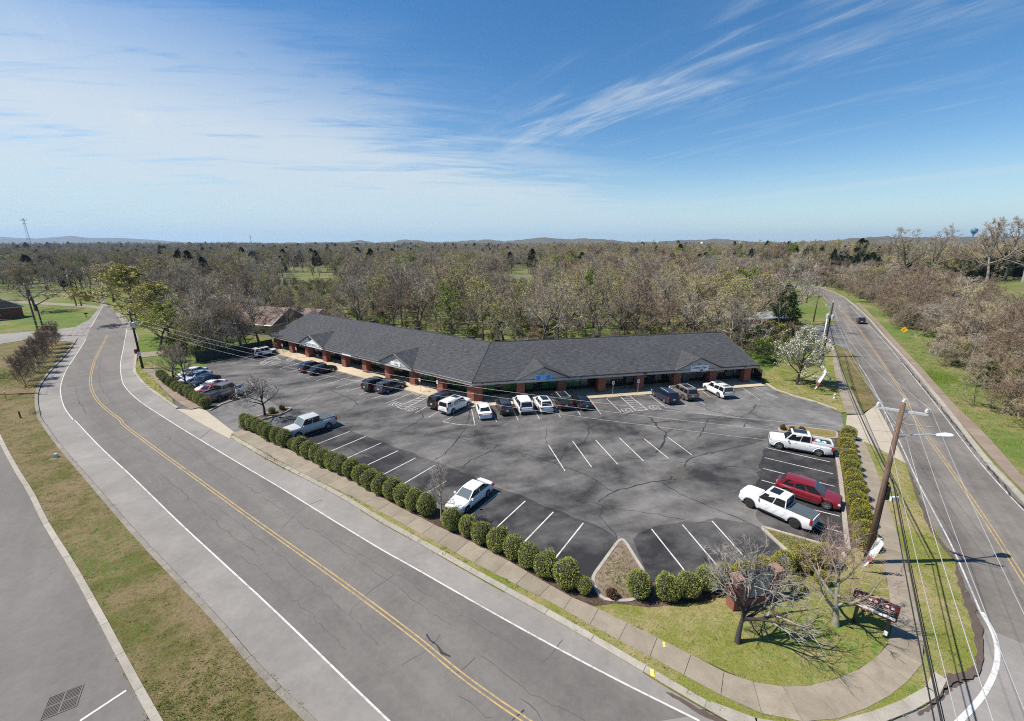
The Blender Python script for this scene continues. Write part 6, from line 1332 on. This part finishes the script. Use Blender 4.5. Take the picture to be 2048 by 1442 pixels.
pole('support_pole', 'pale pole stub standing against the dark pole by the shop driveway', P2+Vector((-.75, -.25, 0)), 7.6, .13, 'alu')
P3 = G(1627, 643); pole('utility_pole', 'slim grey pole with double crossarm on the verge beyond the driveway', P3, 10.2, .17, 'wood_pole', [(9.6, 2.8, RAD(-30), 'alu'), (8.3, 2.4, RAD(-30), 'grey_slat')], [(.5, 6.5, 1.)])
P4 = G(1613, 606); pole('utility_pole', 'thin dark pole near the far bend of the right-hand road', P4, 9.4, .16, 'wood_dark')
PL = G(286, 738); pl_ = pole('utility_pole', 'leaning dark pole with two transformers and white speed sign at left', PL, 10.3, .19, 'wood_dark', [(9.7, 1.3, 0, 'wood_dark')], [(2.5, 7.6, 1.05), (-.4, 7.5, 1.1)])
MB().box((-.35, -.1, 3.25), (.42, .4, .75)).build('meter_box', M['maroon'], pl_); sg_ = put('speed_plate', MB().box((0, 0, 0), (.55, .03, .68)).mesh('speed_plate', M['white_panel']), pl_, (.2, -.24, 2.85)); put_text('25', .42, M['black'], sg_, 0, -.022, -.08); put_text('SPEED', .14, M['black'], sg_, 0, -.022, .22)
PA = G(79, 672); pa = pole('utility_pole', 'brown pole with wide crossarm and lamp arm at far left', PA, 12.2, .2, 'wood_pole', [(11.6, 3.4, .2, 'grey_slat')], [(2.8, 9.6, 1.)]); MB().tube([(0, 0, 9.3), (1.0, .2, 9.7), (2.6, .5, 10.0)], .05, 5).box((2.8, .53, 10.0), (.7, .25, .14)).build('lamp_arm', M['alu'], pa)
pole('support_pole', 'short dark pole stub beside the far left utility pole', PA+Vector((1.2, .2, 0)), 7.4, .17, 'wood_dark')
PB = G(153, 612); pb = pole('utility_pole', 'brown pole with transformer beyond the lawn at left', PB, 12.5, .2, 'wood_pole', [(12.0, 3.2, .1, 'grey_slat')], [(2.9, 9.6, 1.2)]); pole('support_pole', 'pole stub beside the pole beyond the left lawn', PB+Vector((1.6, .2, 0)), 9.3, .18, 'wood_dark')
PO = Vector((-79.6, 59.2, 0)); pole('utility_pole', 'utility pole whose shadow crosses the road at the left edge', PO, 13.6, .2, 'wood_pole', [(12.8, 3.0, 0, 'grey_slat'), (11.6, 2.2, .6, 'grey_slat')], [(.2, 9.8, 1.), (2.9, 9.8, 1.)])
PN = RPx+wd*46
def wire(name, label, a, b, sag, r, mat, group):
    P = [Vector(a).lerp(Vector(b), i/22)-Vector((0, 0, sag*4*(i/22)*(1-i/22))) for i in range(23)]
    tag(MB().tube(P, r, 4).build(name, M[mat], None, True), label, 'wire', group)
ax = Vector((cos(wa), sin(wa), 0))
for k, (u, lab) in enumerate(((-1.15, 'left'), (0, 'middle'), (1.15, 'right'))):
    z = 11.7 if u else 12.15
    wire('power_line', 'pale power line from the %s insulator of the brown pole towards the viewer' % lab, RPx+ax*u+Vector((0, 0, z)), PN+ax*u+Vector((0, 0, z-.4)), 1.0, .0105, 'wire', 'power lines')
    wire('power_line', 'power line from the %s insulator of the brown pole up the road' % lab, RPx+ax*u+Vector((0, 0, z)), P2+Vector((u*.8, 0, 10.2)), 1.4, .0105, 'wire', 'power lines')
    wire('power_line', 'power line %s of three between the driveway pole and the verge pole' % lab, P2+Vector((u*.8, 0, 10.2)), P3+Vector((u, 0, 9.9)), .8, .0105, 'wire', 'power lines')
for u, z, r, lab in ((.35, 9.7, .016, 'thin pale neutral line'), (.30, 6.5, .040, 'thick black cable bundle'), (.18, 6.25, .026, 'black cable below the bundle'), (.55, 6.0, .02, 'thin cable right of the bundle')):
    mt = 'wire' if r < .018 else 'cable'
    wire('cable', lab+' running towards the viewer from the brown pole', RPx+ax*u+Vector((0, 0, z)), PN+ax*u+Vector((0, 0, z-.3)), .9, r, mt, 'cables'); wire('cable', lab+' running up the road from the brown pole', RPx+ax*u+Vector((0, 0, z)), P2+Vector((u*.5, -.2, z-.2)), 1.3, r*.9, mt, 'cables')
for k, z in enumerate((9.9, 9.2, 8.4)): wire('power_line', 'thin wire, %s of three crossing high over the lot to the left pole' % ('top', 'middle', 'lowest')[k], RPx+Vector((-.2, .1, z)), PL+Vector((0, 0, z-.6)), 2.2, .009, 'wire', 'wires over the lot')
for k, z in enumerate((9.6, 8.8, 7.9)): wire('power_line', 'wire, %s of three from the left pole out past the left edge' % ('top', 'middle', 'lowest')[k], PL+Vector((0, 0, z)), PO+Vector((0, 0, z+2.2)), .8, .013, 'wire', 'wires at left')
for k, u in enumerate((-1.5, 0, 1.5)): wire('power_line', 'wire, %s of three along the lawn at far left' % ('near', 'middle', 'far')[k], PA+Vector((u, 0, 11.8)), PB+Vector((u, 0, 12.2)), 1.2, .018, 'wire', 'wires along the lawn'); wire('power_line', 'wire, %s of three from the off-frame pole to the lawn pole' % ('near', 'middle', 'far')[k], PO+Vector((u*.9, 0, 13.0)), PA+Vector((u, 0, 11.8)), 1.2, .013, 'wire', 'wires at left')

# ================================================================== SIGNS AND SMALL THINGS
A_, B_ = G(1473,1224), G(1549,1204); d = (B_-A_).normalized(); an = atan2(d.y, d.x); L = (B_-A_).length
o = thing('monument_sign', 'brick pillar sign with grey slatted panel behind the pruned tree', 'sign', (A_.x, A_.y, .08), an)
for x_ in (.0, L):
    q = MB().box((x_, .3, 1.08), (.56, .62, 2.15)).build('pillar', M['brick'], o); MB().box((x_, .3, 2.2), (.66, .72, .1)).build('cap', M['brick'], q)
MB().box((L/2, .3, 1.35), (L-.6, .22, 1.75)).build('panel', M['white_panel'], o); MB().box((L/2, .3, .3), (L-.6, .5, .5)).build('base', M['brick'], o); MB().box((L/2, .3, 2.28), (L-.55, .3, .08)).build('top_rail', M['black'], o)
for k in range(9): MB().box((L/2, .17, .62+k*.19), (L-.66, .05, .165)).build('slat', M['grey_slat'], o)
A_, B_ = G(1706,1246), G(1768,1275); d = (B_-A_).normalized(); an = atan2(d.y, d.x); L = (B_-A_).length
o = thing('changeable_letter_sign', 'black framed letter sign on two legs under the corner tree', 'sign', (A_.x, A_.y, .08), an)
for x_ in (0, L): MB().box((x_, 0, .65), (.16, .3, 1.3)).build('leg', M['black'], o)
MB().box((L/2, 0, 1.72), (L+.6, .2, .95)).build('board', M['black'], o)
for z_, c in ((2.02, 'maroon'), (1.24, 'maroon')): MB().box((L/2, -.115, z_), (L+.5, .02, .26 if z_ > 2 else .1)).build('header', M[c], o)
MB().box((L/2, -.12, 1.38), (L+.45, .02, .16)).build('letter_strip', M['white_panel'], o)
for k in range(4): MB().box((L/2-.02*k, -.117, 1.82-.11*k), (L+.3-.2*(k % 2), .012, .03)).build('letter_row', M['ink_grey'], o)
for k in range(7): MB().box((L/2-.72+k*.24, -.13, 2.02), (.13, .012, .13)).build('letter', M['ink_white'], o)
MB().box((L, -.16, .35), (.17, .02, .28)).build('notice', M['white_panel'], o)
A_, B_ = G(474.4,796.4), G(492.5,789.3); d = (B_-A_).normalized(); an = atan2(d.y, d.x); L = (B_-A_).length
o = thing('board_sign', 'small white board sign on two posts beside the grey pickup', 'sign', (A_.x, A_.y, .08), an)
for x_ in (0, L): MB().box((x_, 0, .62), (.10, .10, 1.24)).build('post', M['white_panel'], o)
MB().box((L/2, 0, .82), (L-.06, .05, .72)).build('board', M['white_panel'], o); MB().box((L*.25, -.03, .98), (.32, .012, .2)).build('mark', M['ink'], o); MB().box((L*.2, -.03, .80), (.14, .012, .14)).build('mark', M['ink'], o); MB().box((L*.62, -.03, .82), (.5, .012, .05)).build('mark', M['ink_grey'], o); MB().box((L*.5, -.03, .62), (.9, .012, .06)).build('mark', M['ink'], o)
def feather(label, px_, py_, h, lean, rz):
    p = G(px_, py_); o = thing('feather_flag', label, 'flag', (p.x, p.y, .08), rz); P = [Vector((lean*(i/10)**1.6*h*.35, 0, i/10*h)) for i in range(11)]; MB().tube(P+[P[-1]+Vector((.22, 0, .02)), P[-1]+Vector((.38, 0, -.12))], .018, 5).build('mast', M['alu'], o)
    mb = MB(); n = 14; W_ = [.06+.34*sin(min(1, (i/n)*1.15)*pi*.62)**.8*(1 if i < n else .6) for i in range(n+1)]
    for i in range(n+1):
        u = .22+.78*i/n; x = lean*u**1.6*h*.35; y = .05*sin(i*.9); k = mb.add([(x+.02, y, u*h), (x+W_[i]*.5, y+.06*sin(i*.7), u*h-.04), (x+W_[i], y-.03, u*h-.10)])
        if i:
            mb.mi = 1 if 3 <= i <= 5 else 0
            for j in (0, 1): mb.face((k-3+j, k-2+j, k+1+j, k+j))
    mb.build('banner', [M['white_cloth'], M['red_cloth']], o)
feather('tall white feather flag leaning on the lawn beside the pear tree', 1626, 789, 3.9, .55, -.75); feather('white and red feather flag behind the corner tree near the hedge', 1722, 1146, 2.9, .35, -.7)
def plate_sign(name, label, px_, py_, h, w_, ht, mat, text=None, rz=0., z0=0.08):
    p = G(px_, py_); o = thing(name, label, 'sign', (p.x, p.y, z0), rz); MB().tube([(0, 0, 0), (0, 0, h)], .03, 6).build('post', M['metal'], o); q = put('plate', MB().box((0, 0, 0), (w_, .02, ht)).mesh('plate', M[mat]), o, (0, -.045, h-ht/2)); return o, q
for i, (px_, py_, rz, lab) in enumerate(((567.4,709.5,RAD(-35),'accessible parking sign farthest left before the shops'),(595,717,RAD(-35),'accessible parking sign second from left before the shops'),(841,785,RAD(-35),'accessible parking sign by the hatched aisle, left wing'),(876,790,RAD(-35),'accessible parking sign behind the black suv at the corner'),(1225,791.5,RAD(11),'accessible parking sign left of the hatched aisle, right wing'),(1275,788,RAD(11),'accessible parking sign right of the hatched aisle, right wing'))):
    o, q = plate_sign('accessible_sign', lab, px_, py_, 2.1, .32, .48, 'white_panel', None, rz, .15); MB().box((0, -.015, .06), (.17, .01, .22)).build('symbol', M['blue_sign'] if i > 3 else M['ink'], q)
p = G(1804.5, 676); zb = tz(p.x, p.y); o = thing('curve_warning_sign', 'yellow diamond curve sign on the grass beyond the right road', 'sign', (p.x, p.y, zb), RAD(-38)); MB().tube([(0, 0, -.1), (0, 0, 2.4)], .035, 6).build('post', M['metal'], o)
q = MB().box((0, 0, 0), (.95, .02, .95)).build('plate', M['yellow_sign'], o); q.matrix_local = Matrix.Translation((0, -.05, 2.0)) @ Matrix.Rotation(RAD(45), 4, 'Y')
mb = MB(); ribbon(mb, [Vector((-.12, -.3, 0)), Vector((-.12, .0, 0)), Vector((.1, .12, 0)), Vector((.1, .34, 0))], .12, 0); q = mb.build('arrow', M['black'], o); q.matrix_local = Matrix.Translation((0, -.065, 2.0)) @ UP
for px_, py_, lab in ((1659,764,'grey fire hydrant on the lawn beside the upper pavement'), (1668,798,'small grey standpipe at the edge of the upper pavement')):
    p = G(px_, py_); o = thing('hydrant', lab, 'hydrant', (p.x, p.y, .1)); MB().lathe([(.16, 0), (.16, .06), (.11, .08), (.11, .5), (.15, .52), (.13, .62), (.05, .7), (.03, .76)], 12).build('barrel', M['grey_can'], o, True); MB().tube([(-.2, 0, .38), (.2, 0, .38)], .05, 8).build('outlet', M['grey_can'], o)
for px_, py_, h, m_, lab in ((13,800,1.1,'yellow_sign','yellow marker post on the median at left edge'),(42,838,.9,'wood_pole','small wooden post on the grass median'),(312,745,1.0,'white_panel','thin white post at the top of the left hedge'),(171,640,.0,'black','')):
    if not h: continue
    p = G(px_, py_); o = thing('marker_post', lab, 'post', (p.x, p.y, .08)); MB().box((0, 0, h/2), (.12, .12, h)).build('post', M[m_], o); MB().box((0, 0, h+.02), (.14, .14, .05)).build('cap', M['white_panel'] if m_ != 'wood_pole' else M['wood_dark'], o)
p = G(173, 635); o = thing('mailbox', 'dark mailbox on a post at the edge of the left lawn', 'mailbox', (p.x, p.y, 0)); MB().box((0, 0, .55), (.12, .12, 1.1)).build('post', M['wood_dark'], o); MB().box((.1, 0, 1.25), (.8, .35, .4)).build('box', M['black'], o)
p = G(113, 916); o = thing('utility_pedestal', 'small grey-green pedestal on the grass median', 'box', (p.x, p.y, .08), .3); MB().box((0, 0, .2), (.32, .28, .4), top=(.8, .8)).build('cover', M['grey_can'], o); MB().box((0, -.5, .02), (.6, .4, .05)).build('lid', M['kerb_dark'], o)
for i, (a, b, lab) in enumerate((((553,717.5),(563.5,721),'wheel stop under the leftmost accessible sign'),((581.5,717),(592,721),'wheel stop under the second accessible sign'),((822,786),(841,792),'wheel stop left of the hatched aisle, left wing'),((1216,797),(1236,795),'wheel stop left of the hatched aisle, right wing'),((1269,793.5),(1292,792.5),'wheel stop right of the hatched aisle, right wing'))):
    A_, B_ = G(*a), G(*b); d = B_-A_; o = thing('wheel_stop', 'pale concrete '+lab, 'wheel stop', ((A_.x+B_.x)/2, (A_.y+B_.y)/2, 0), atan2(d.y, d.x)); MB().box((0, 0, .07), (1.8, .18, .14), top=(.97, .6)).build('bar', M['kerb'], o); MB().box((.6, 0, .141), (.05, .05, .01)).build('bolt', M['iron'], o)
p = G(1873, 1383); 
# slatted fence behind the lot at left
P = [G(394,727), G(480,712), G(547,698)]; o = thing('slat_fence', 'dark green slatted fence closing the lot at left', 'fence', (P[0].x, P[0].y, 0)); o0 = Vector((P[0].x, P[0].y, 0))
for a, b in zip(P, P[1:]):
    n = max(1, int((b-a).length/1.2)); d = (b-a).normalized()
    for i in range(n):
        q = a.lerp(b, (i+.5)/n)-o0; w_ = (b-a).length/n; pn = MB().box((0, 0, 1.1), (w_-.08, .04, 2.1)).build('panel', M['green_fence'], o); pn.location = q; pn.rotation_euler.z = atan2(d.y, d.x)
        ps_ = MB().box((0, 0, 1.15), (.08, .08, 2.3)).build('post', M['wood_dark'], o); ps_.location = a.lerp(b, i/n)-o0

# ================================================================== HOUSES
def house(name, label, c, Lx, Ly, wall_h, rise, rz, wall, roofm, hip=0., windows=3):
    o = thing(name, label, 'house', (c.x, c.y, tz(c.x, c.y)-.1), rz); MB().box((0, 0, wall_h/2), (Lx, Ly, wall_h)).build('wall', wall, o); ov = .5; x, y = Lx/2+ov, Ly/2+ov; mb = MB(); hp = hip*Ly/2
    k = mb.add([(-x, -y, wall_h-.1), (x, -y, wall_h-.1), (x, y, wall_h-.1), (-x, y, wall_h-.1), (-x+hp, 0, wall_h+rise), (x-hp, 0, wall_h+rise)])
    for f in ((0,1,5,4), (2,3,4,5), (1,2,5), (3,0,4), (3,2,1,0)): mb.face([k+i for i in f])
    rf = mb.build('roof', roofm, o); MB().box((Lx*.22, Ly*.12, wall_h+rise*.8), (.7, .7, 1.6)).build('chimney', M['brick'], rf)
    for a, b in (((-x, -y), (x, -y)), ((x, -y), (x, y)), ((x, y), (-x, y)), ((-x, y), (-x, -y))): MB().tube([(a[0], a[1], wall_h-.05), (b[0], b[1], wall_h-.05)], .09, 4).build('gutter', M['white_panel'], rf)
    if not hip:
        for sg in (-1, 1): MB().tube([(sg*(x+.01), -y, wall_h), (sg*(x+.01), 0, wall_h+rise+.05), (sg*(x+.01), y, wall_h)], .10, 4).build('bargeboard', M['white_panel'], rf)
    for i in range(windows):
        w_ = MB().box((-Lx/2+(i+.5)*Lx/windows, -Ly/2-.02, wall_h*.52), (1.2, .08, 1.3)).build('window', M['white_panel'], o); MB().box((-Lx/2+(i+.5)*Lx/windows, -Ly/2-.05, wall_h*.52), (1.0, .06, 1.1)).build('pane', M['glass'], w_)
    for sg in (-1, 1):
        w_ = MB().box((sg*(Lx/2+.02), 0, wall_h*.52), (.08, 1.2, 1.3)).build('window', M['white_panel'], o); MB().box((sg*(Lx/2+.05), 0, wall_h*.52), (.06, 1., 1.1)).build('pane', M['glass'], w_)
    return o
M['siding'] = simple('pale siding', (.45, .40, .33), .9, var=.08); M['tan'] = simple('tan wall', (.42, .33, .24), .9, var=.1); M['grey_roof'] = simple('grey membrane roof', (.26, .27, .28), .8, var=.15)
q = G(-30, 636); house('brick_house', 'brick house with brown roof cut by the left edge', q, 15, 11, 3.2, 3.6, RAD(-20), M['brick'], M['shingle_brown'])
house('ranch_house', 'brown roofed house behind trees left of the shops', Vector((-62, 106, 0)), 16, 11, 3.2, 3.4, RAD(-18), M['tan'], M['shingle_brown']); house('ranch_house', 'low wing with brown roof joined beside the ranch house', Vector((-54, 112, 0)), 9, 7, 3.0, 2.2, RAD(-18), M['siding'], M['shingle_brown'])
q = G(425, 602); house('grey_house', 'long weathered-grey roofed house among trees at left', q, 22, 12, 5.2, 4.2, RAD(58), M['siding'], M['shingle_grey']); q = G(455, 612); house('grey_house', 'second grey roofed house nearer the brown roof', q, 16, 9, 4.2, 3.6, RAD(-25), M['tan'], M['shingle_grey']); q = G(395, 578); house('grey_house', 'hipped grey roof farthest up among the left trees', q, 22, 14, 5.5, 4.5, RAD(10), M['siding'], M['shingle_grey'], .8)
q = G(1512, 668); o = thing('flat_roofed_house', 'red brick building with grey low roof right behind the shops', 'building', (q.x, q.y+2, 0), RAD(14)); MB().box((0, 0, 2.1), (13, 7, 4.2)).build('wall', M['brick'], o)
mb = MB(); k = mb.add([(-6.9, -3.9, 4.15), (6.9, -3.9, 4.15), (6.9, 3.9, 4.15), (-6.9, 3.9, 4.15), (-6.9, 0, 5.1), (6.9, 0, 5.1)]); [mb.face([k+i for i in f]) for f in ((0,1,5,4), (2,3,4,5), (1,2,5), (3,0,4), (3,2,1,0))]; mb.build('roof', M['grey_roof'], o)
for sg in (-1, 1): MB().box((0, sg*3.92, 4.1), (13.9, .1, .28)).build('fascia', M['white_panel'], o); 
for i in range(3): w_ = MB().box((-4+i*4, -3.53, 2.0), (1.2, .08, 1.4)).build('window', M['white_panel'], o); MB().box((-4+i*4, -3.56, 2.0), (1., .06, 1.2)).build('pane', M['glass'], w_)
def far_at(px_, r): 
    u = (px_-1024)/FPX; a = math.atan(u/_c*1.0); y = r*cos(a); return u*(y*_c+2), y
for i, (px_, r, w_, h, lab) in enumerate(((1290,2900,70,14,'white warehouse farthest left on the horizon'),(1345,3000,190,17,'long white warehouse on the horizon, largest'),(1412,3100,60,15,'small white warehouse below the low hill'),(1500,3000,120,13,'white warehouse right of the low hill'),(1532,2800,60,12,'white building right of all the warehouses'),(1755,900,24,7,'white farm building on the far right slope'),(1050,520,26,6,'white house across the far lawn gap'))):
    x, y = far_at(px_, r); zb = {5: 5, 6: 0}.get(i, 17); o = thing('warehouse' if i < 5 else 'far_building', lab, 'building', (x, y, zb), 0); MB().box((0, 0, h/2), (w_, 30, h)).build('wall', M['white_panel'], o); MB().box((0, 0, h+.3), (w_+1.5, 31, .6)).build('roof', M['alu'], o)
for i, (px_, r, lab) in enumerate(((985,420,'brown roofed far house left of the lawn gap'),(1038,640,'brown roofed far house at the end of the lawn'),(165,500,'far house roof among the trees at left'),(660,560,'far house roof right of the field'))):
    x, y = far_at(px_, r); house('far_house', lab, Vector((x, y, 0)), 16, 10, 4.5, 4.5, RAD(8*i), M['siding'], M['shingle_brown'])
# water tower and masts
x, y = far_at(1940, 1500); o = thing('water_tower', 'blue water tower on the horizon at right', 'water tower', (x, y, -2)); MB().lathe([(1.2, 0), (1.0, 40), (1.4, 43), (5.5, 48), (6.4, 52), (5, 55.5), (0, 57)], 16, cap=False).build('tank', simple('blue tank', (.05, .16, .26), .5), o, True); MB().lathe([(.3, 57), (.3, 59)], 6).build('finial', M['metal'], o)
def mast(label, px_, r, h, w_, head):
    x, y = far_at(px_, r); o = thing('radio_mast', label, 'mast', (x, y, 0)); mb = MB()
    for a in (0, 2.1, 4.2): mb.tube([(cos(a)*w_, sin(a)*w_, 0), (cos(a)*w_*.4, sin(a)*w_*.4, h)], w_*.09, 4)
    for i in range(16): mb.tube([(cos(i*2.1)*w_*(1-.6*i/16), sin(i*2.1)*w_*(1-.6*i/16), h*i/16), (cos((i+1)*2.1)*w_*(1-.6*(i+1)/16), sin((i+1)*2.1)*w_*(1-.6*(i+1)/16), h*(i+1)/16)], w_*.06, 4)
    mb.build('lattice', M['metal'], o); mb = MB()
    for z_, l in head: mb.box((0, 0, h*z_), (l, l*.12, l*.05))
    mb.build('antenna', M['metal'], o)
mast('slender antenna mast with crossbars above the left woods', 511, 150, 24, .25, ((.97, 1.), (.88, 3.2), (.84, 4.2), (.70, 2.4), (.62, 2.0), (.55, 2.6), (.50, 2.2))); mast('cell tower with panel cluster on the left horizon', 63, 1150, 62, 2.4, ((.98, 10), (.95, 12), (.86, 8)))
for i in range(0): pass

# ================================================================== GRASS TUFTS
def tuft_mesh(seed, mat, n=16, h=.16, sp=.16):
    rnd = random.Random(seed); mb = MB()
    for _ in range(n):
        a = rnd.uniform(0, 6.28); r = sp*sqrt(rnd.random()); p = Vector((r*cos(a), r*sin(a), 0)); d = Vector((rnd.gauss(0, .5), rnd.gauss(0, .5), 1)).normalized(); L = h*rnd.uniform(.5, 1.2); tri(mb, p, p+d*L, .035, Vector((cos(a+1), sin(a+1), 0)))
    return mb.mesh('tuft', M[mat])
M['blade_green'] = twig_mat('green blades', [(0., (.15, .22, .03)), (.5, (.19, .245, .045)), (1., (.14, .19, .035))]); M['blade_dry'] = twig_mat('dry blades', [(0., (.27, .23, .11)), (.5, (.33, .26, .15)), (1., (.24, .215, .10))]); M['blade_gold'] = twig_mat('yellow flowers', [(0., (.45, .34, .03)), (1., (.5, .4, .05))])
_e = MB().mesh('none', M['bark'])
for k, (m_, h_) in dict(tuft0=('blade_green', .075), tuft1=('blade_dry', .075), tuft2=('blade_green', .13), tuft3=('blade_gold', .06)).items(): TREES[k] = (tuft_mesh(len(k)+ord(k[-1]), m_, 16 if k != 'tuft3' else 5, h_), _e, 1.)
rnd = random.Random(9); pts = []
def sow(poly, n, z, wts):
    xs, ys = [p[0] for p in poly], [p[1] for p in poly]; k = 0; tries = 0; c = [(rnd.uniform(min(xs), max(xs)), rnd.uniform(min(ys), max(ys)), rnd.uniform(.6, 3.0), rnd.choice(wts)) for _ in range(max(6, n//160))]
    while k < n and tries < n*30:
        tries += 1
        if rnd.random() < .6: cx, cy, cr, ck = rnd.choice(c); x, y = cx+rnd.gauss(0, cr), cy+rnd.gauss(0, cr)
        else: x, y, ck = rnd.uniform(min(xs), max(xs)), rnd.uniform(min(ys), max(ys)), rnd.choice(wts)
        if hypot(x, y) > 130 or y < 5 or not inside(x, y, poly): continue
        pts.append(((x, y, z if z is not None else tz(x, y)-.05), ck, rnd.uniform(.5, 1.25), rnd.uniform(0, 6.28))); k += 1
for ob in [o for o in COL.objects if o.get('kind') == 'structure' and o.name.split('.')[0] in ('grass_median', 'roadside_verge', 'corner_lawn', 'upper_verge', 'narrow_verge', 'left_verge')]:
    nv = len(ob.data.vertices); top = max(v.co.z for v in ob.data.vertices); poly = []
    for v in ob.data.vertices:
        if abs(v.co.z-top) < 1e-4: poly.append((v.co.x, v.co.y))
        else: break
    ar = abs(sum(poly[i-1][0]*poly[i][1]-poly[i][0]*poly[i-1][1] for i in range(len(poly))))/2
    nm = ob.name.split('.')[0]; sow(poly, int(min(9000, ar*(9 if nm != 'grass_median' else 5))), top-.01, {'grass_median': [1, 1, 1, 0, 0], 'corner_lawn': [0, 1, 0, 1, 2, 3, 0, 1]}.get(nm, [0, 1, 0, 1, 2]))
rv = offset(gR2, -.4) ; rvo = offset(gR2, 9.5); sow([(p.x, p.y) for p in gR2]+[(p.x, p.y) for p in reversed(rvo)], 9000, None, [0, 0, 2, 2, 1]); sow(RVERGE, 3500, 0., [0, 1, 1, 2])
for i_, c_ in enumerate((M['pinkbed'],)): pass
sow(gp((1240,1090),(1190,1158),(1210,1195),(1265,1198),(1294,1166)), 220, .12, [1, 2, 0]); sow(gp((1530,1062),(1680,1105),(1640,1120),(1590,1110)), 500, .12, [1, 2, 0])
scatter('grass_tufts', pts, ['tuft0', 'tuft1', 'tuft2', 'tuft3'], 'rough mixed green and dry grass on the verges', 'grass')

# ================================================================== FAR HILLS AND AIR
t = NT('wooded hills'); n = t.noise(.012, 6, .65); M['hill'] = t.out(t.ramp(n, [(.3, (.075, .075, .05)), (.7, (.13, .115, .08))]), .95, spec=.1)
def ridge(pts, r, name='hills', rough=0.):
    rnd = random.Random(int(r)); P = [Vector((a, b, 0)) for a, b in pts]; xs = []
    for a, b in zip(P, P[1:]): n_ = max(2, int((b.x-a.x)/7)); xs += [a.lerp(b, sstep(0, 1, i/n_) if False else i/n_) for i in range(n_)]
    xs.append(P[-1]); mb = MB(); rows = []
    for p in xs:
        u = (p.x-1024)/FPX; hgt = CAM_H+(HORIZON-p.y-1.0+rnd.uniform(-.25, .25)*(1+rough))/FPX*r*1.03; d = Vector((u, _c, 0)); d = d/d.y
        rows.append(mb.add([(d.x*r*k, r*k, z_) for k, z_ in ((.86, -15), (.93, hgt*.55), (1., hgt), (1.1, hgt*.6), (1.25, -15))]))
    for a, b in zip(rows, rows[1:]):
        for j in range(4): mb.face((a+j, b+j, b+j+1, a+j+1))
    struct(name, mb.build(name, M['hill'], None, True))
ridge([(-120,476),(0,474),(40,478),(80,474),(110,476),(140,477),(170,475),(207,472),(240,476),(300,476),(350,479),(420,484),(520,485.5),(640,485)], 9000)
ridge([(500,486),(720,483),(742,479),(770,484),(805,482),(820,479),(845,480),(880,484),(960,480),(980,478),(1010,482),(1050,478),(1085,475),(1130,478),(1160,477),(1210,479),(1250,484),(1300,483),(1330,480),(1380,479),(1400,477),(1440,480),(1480,484),(1600,484),(1800,483),(2150,484)], 4600, rough=2)
ridge([(1530,487),(1560,483),(1620,480),(1680,475),(1720,473),(1760,475),(1850,474),(1950,474),(2048,473),(2250,472)], 2300, rough=4)
hz = MB().box((0, 4500, 120), (26000, 15600, 290)).build('haze', simple('unused', (1, 1, 1)))
hm = bpy.data.materials.new('air'); hm.use_nodes = True; hn = hm.node_tree.nodes; hn.remove(hn['Principled BSDF']); pv = hn.new('ShaderNodeVolumePrincipled'); pv.inputs['Color'].default_value = (.50, .70, 1.0, 1); pv.inputs['Density'].default_value = 5.5e-5; pv.inputs['Anisotropy'].default_value = .2
hm.node_tree.links.new(pv.outputs[0], hn['Material Output'].inputs['Volume']); hz.data.materials.clear(); hz.data.materials.append(hm); tag(hz, 'thin blue haze over the distant hills', 'haze', None, 'stuff')
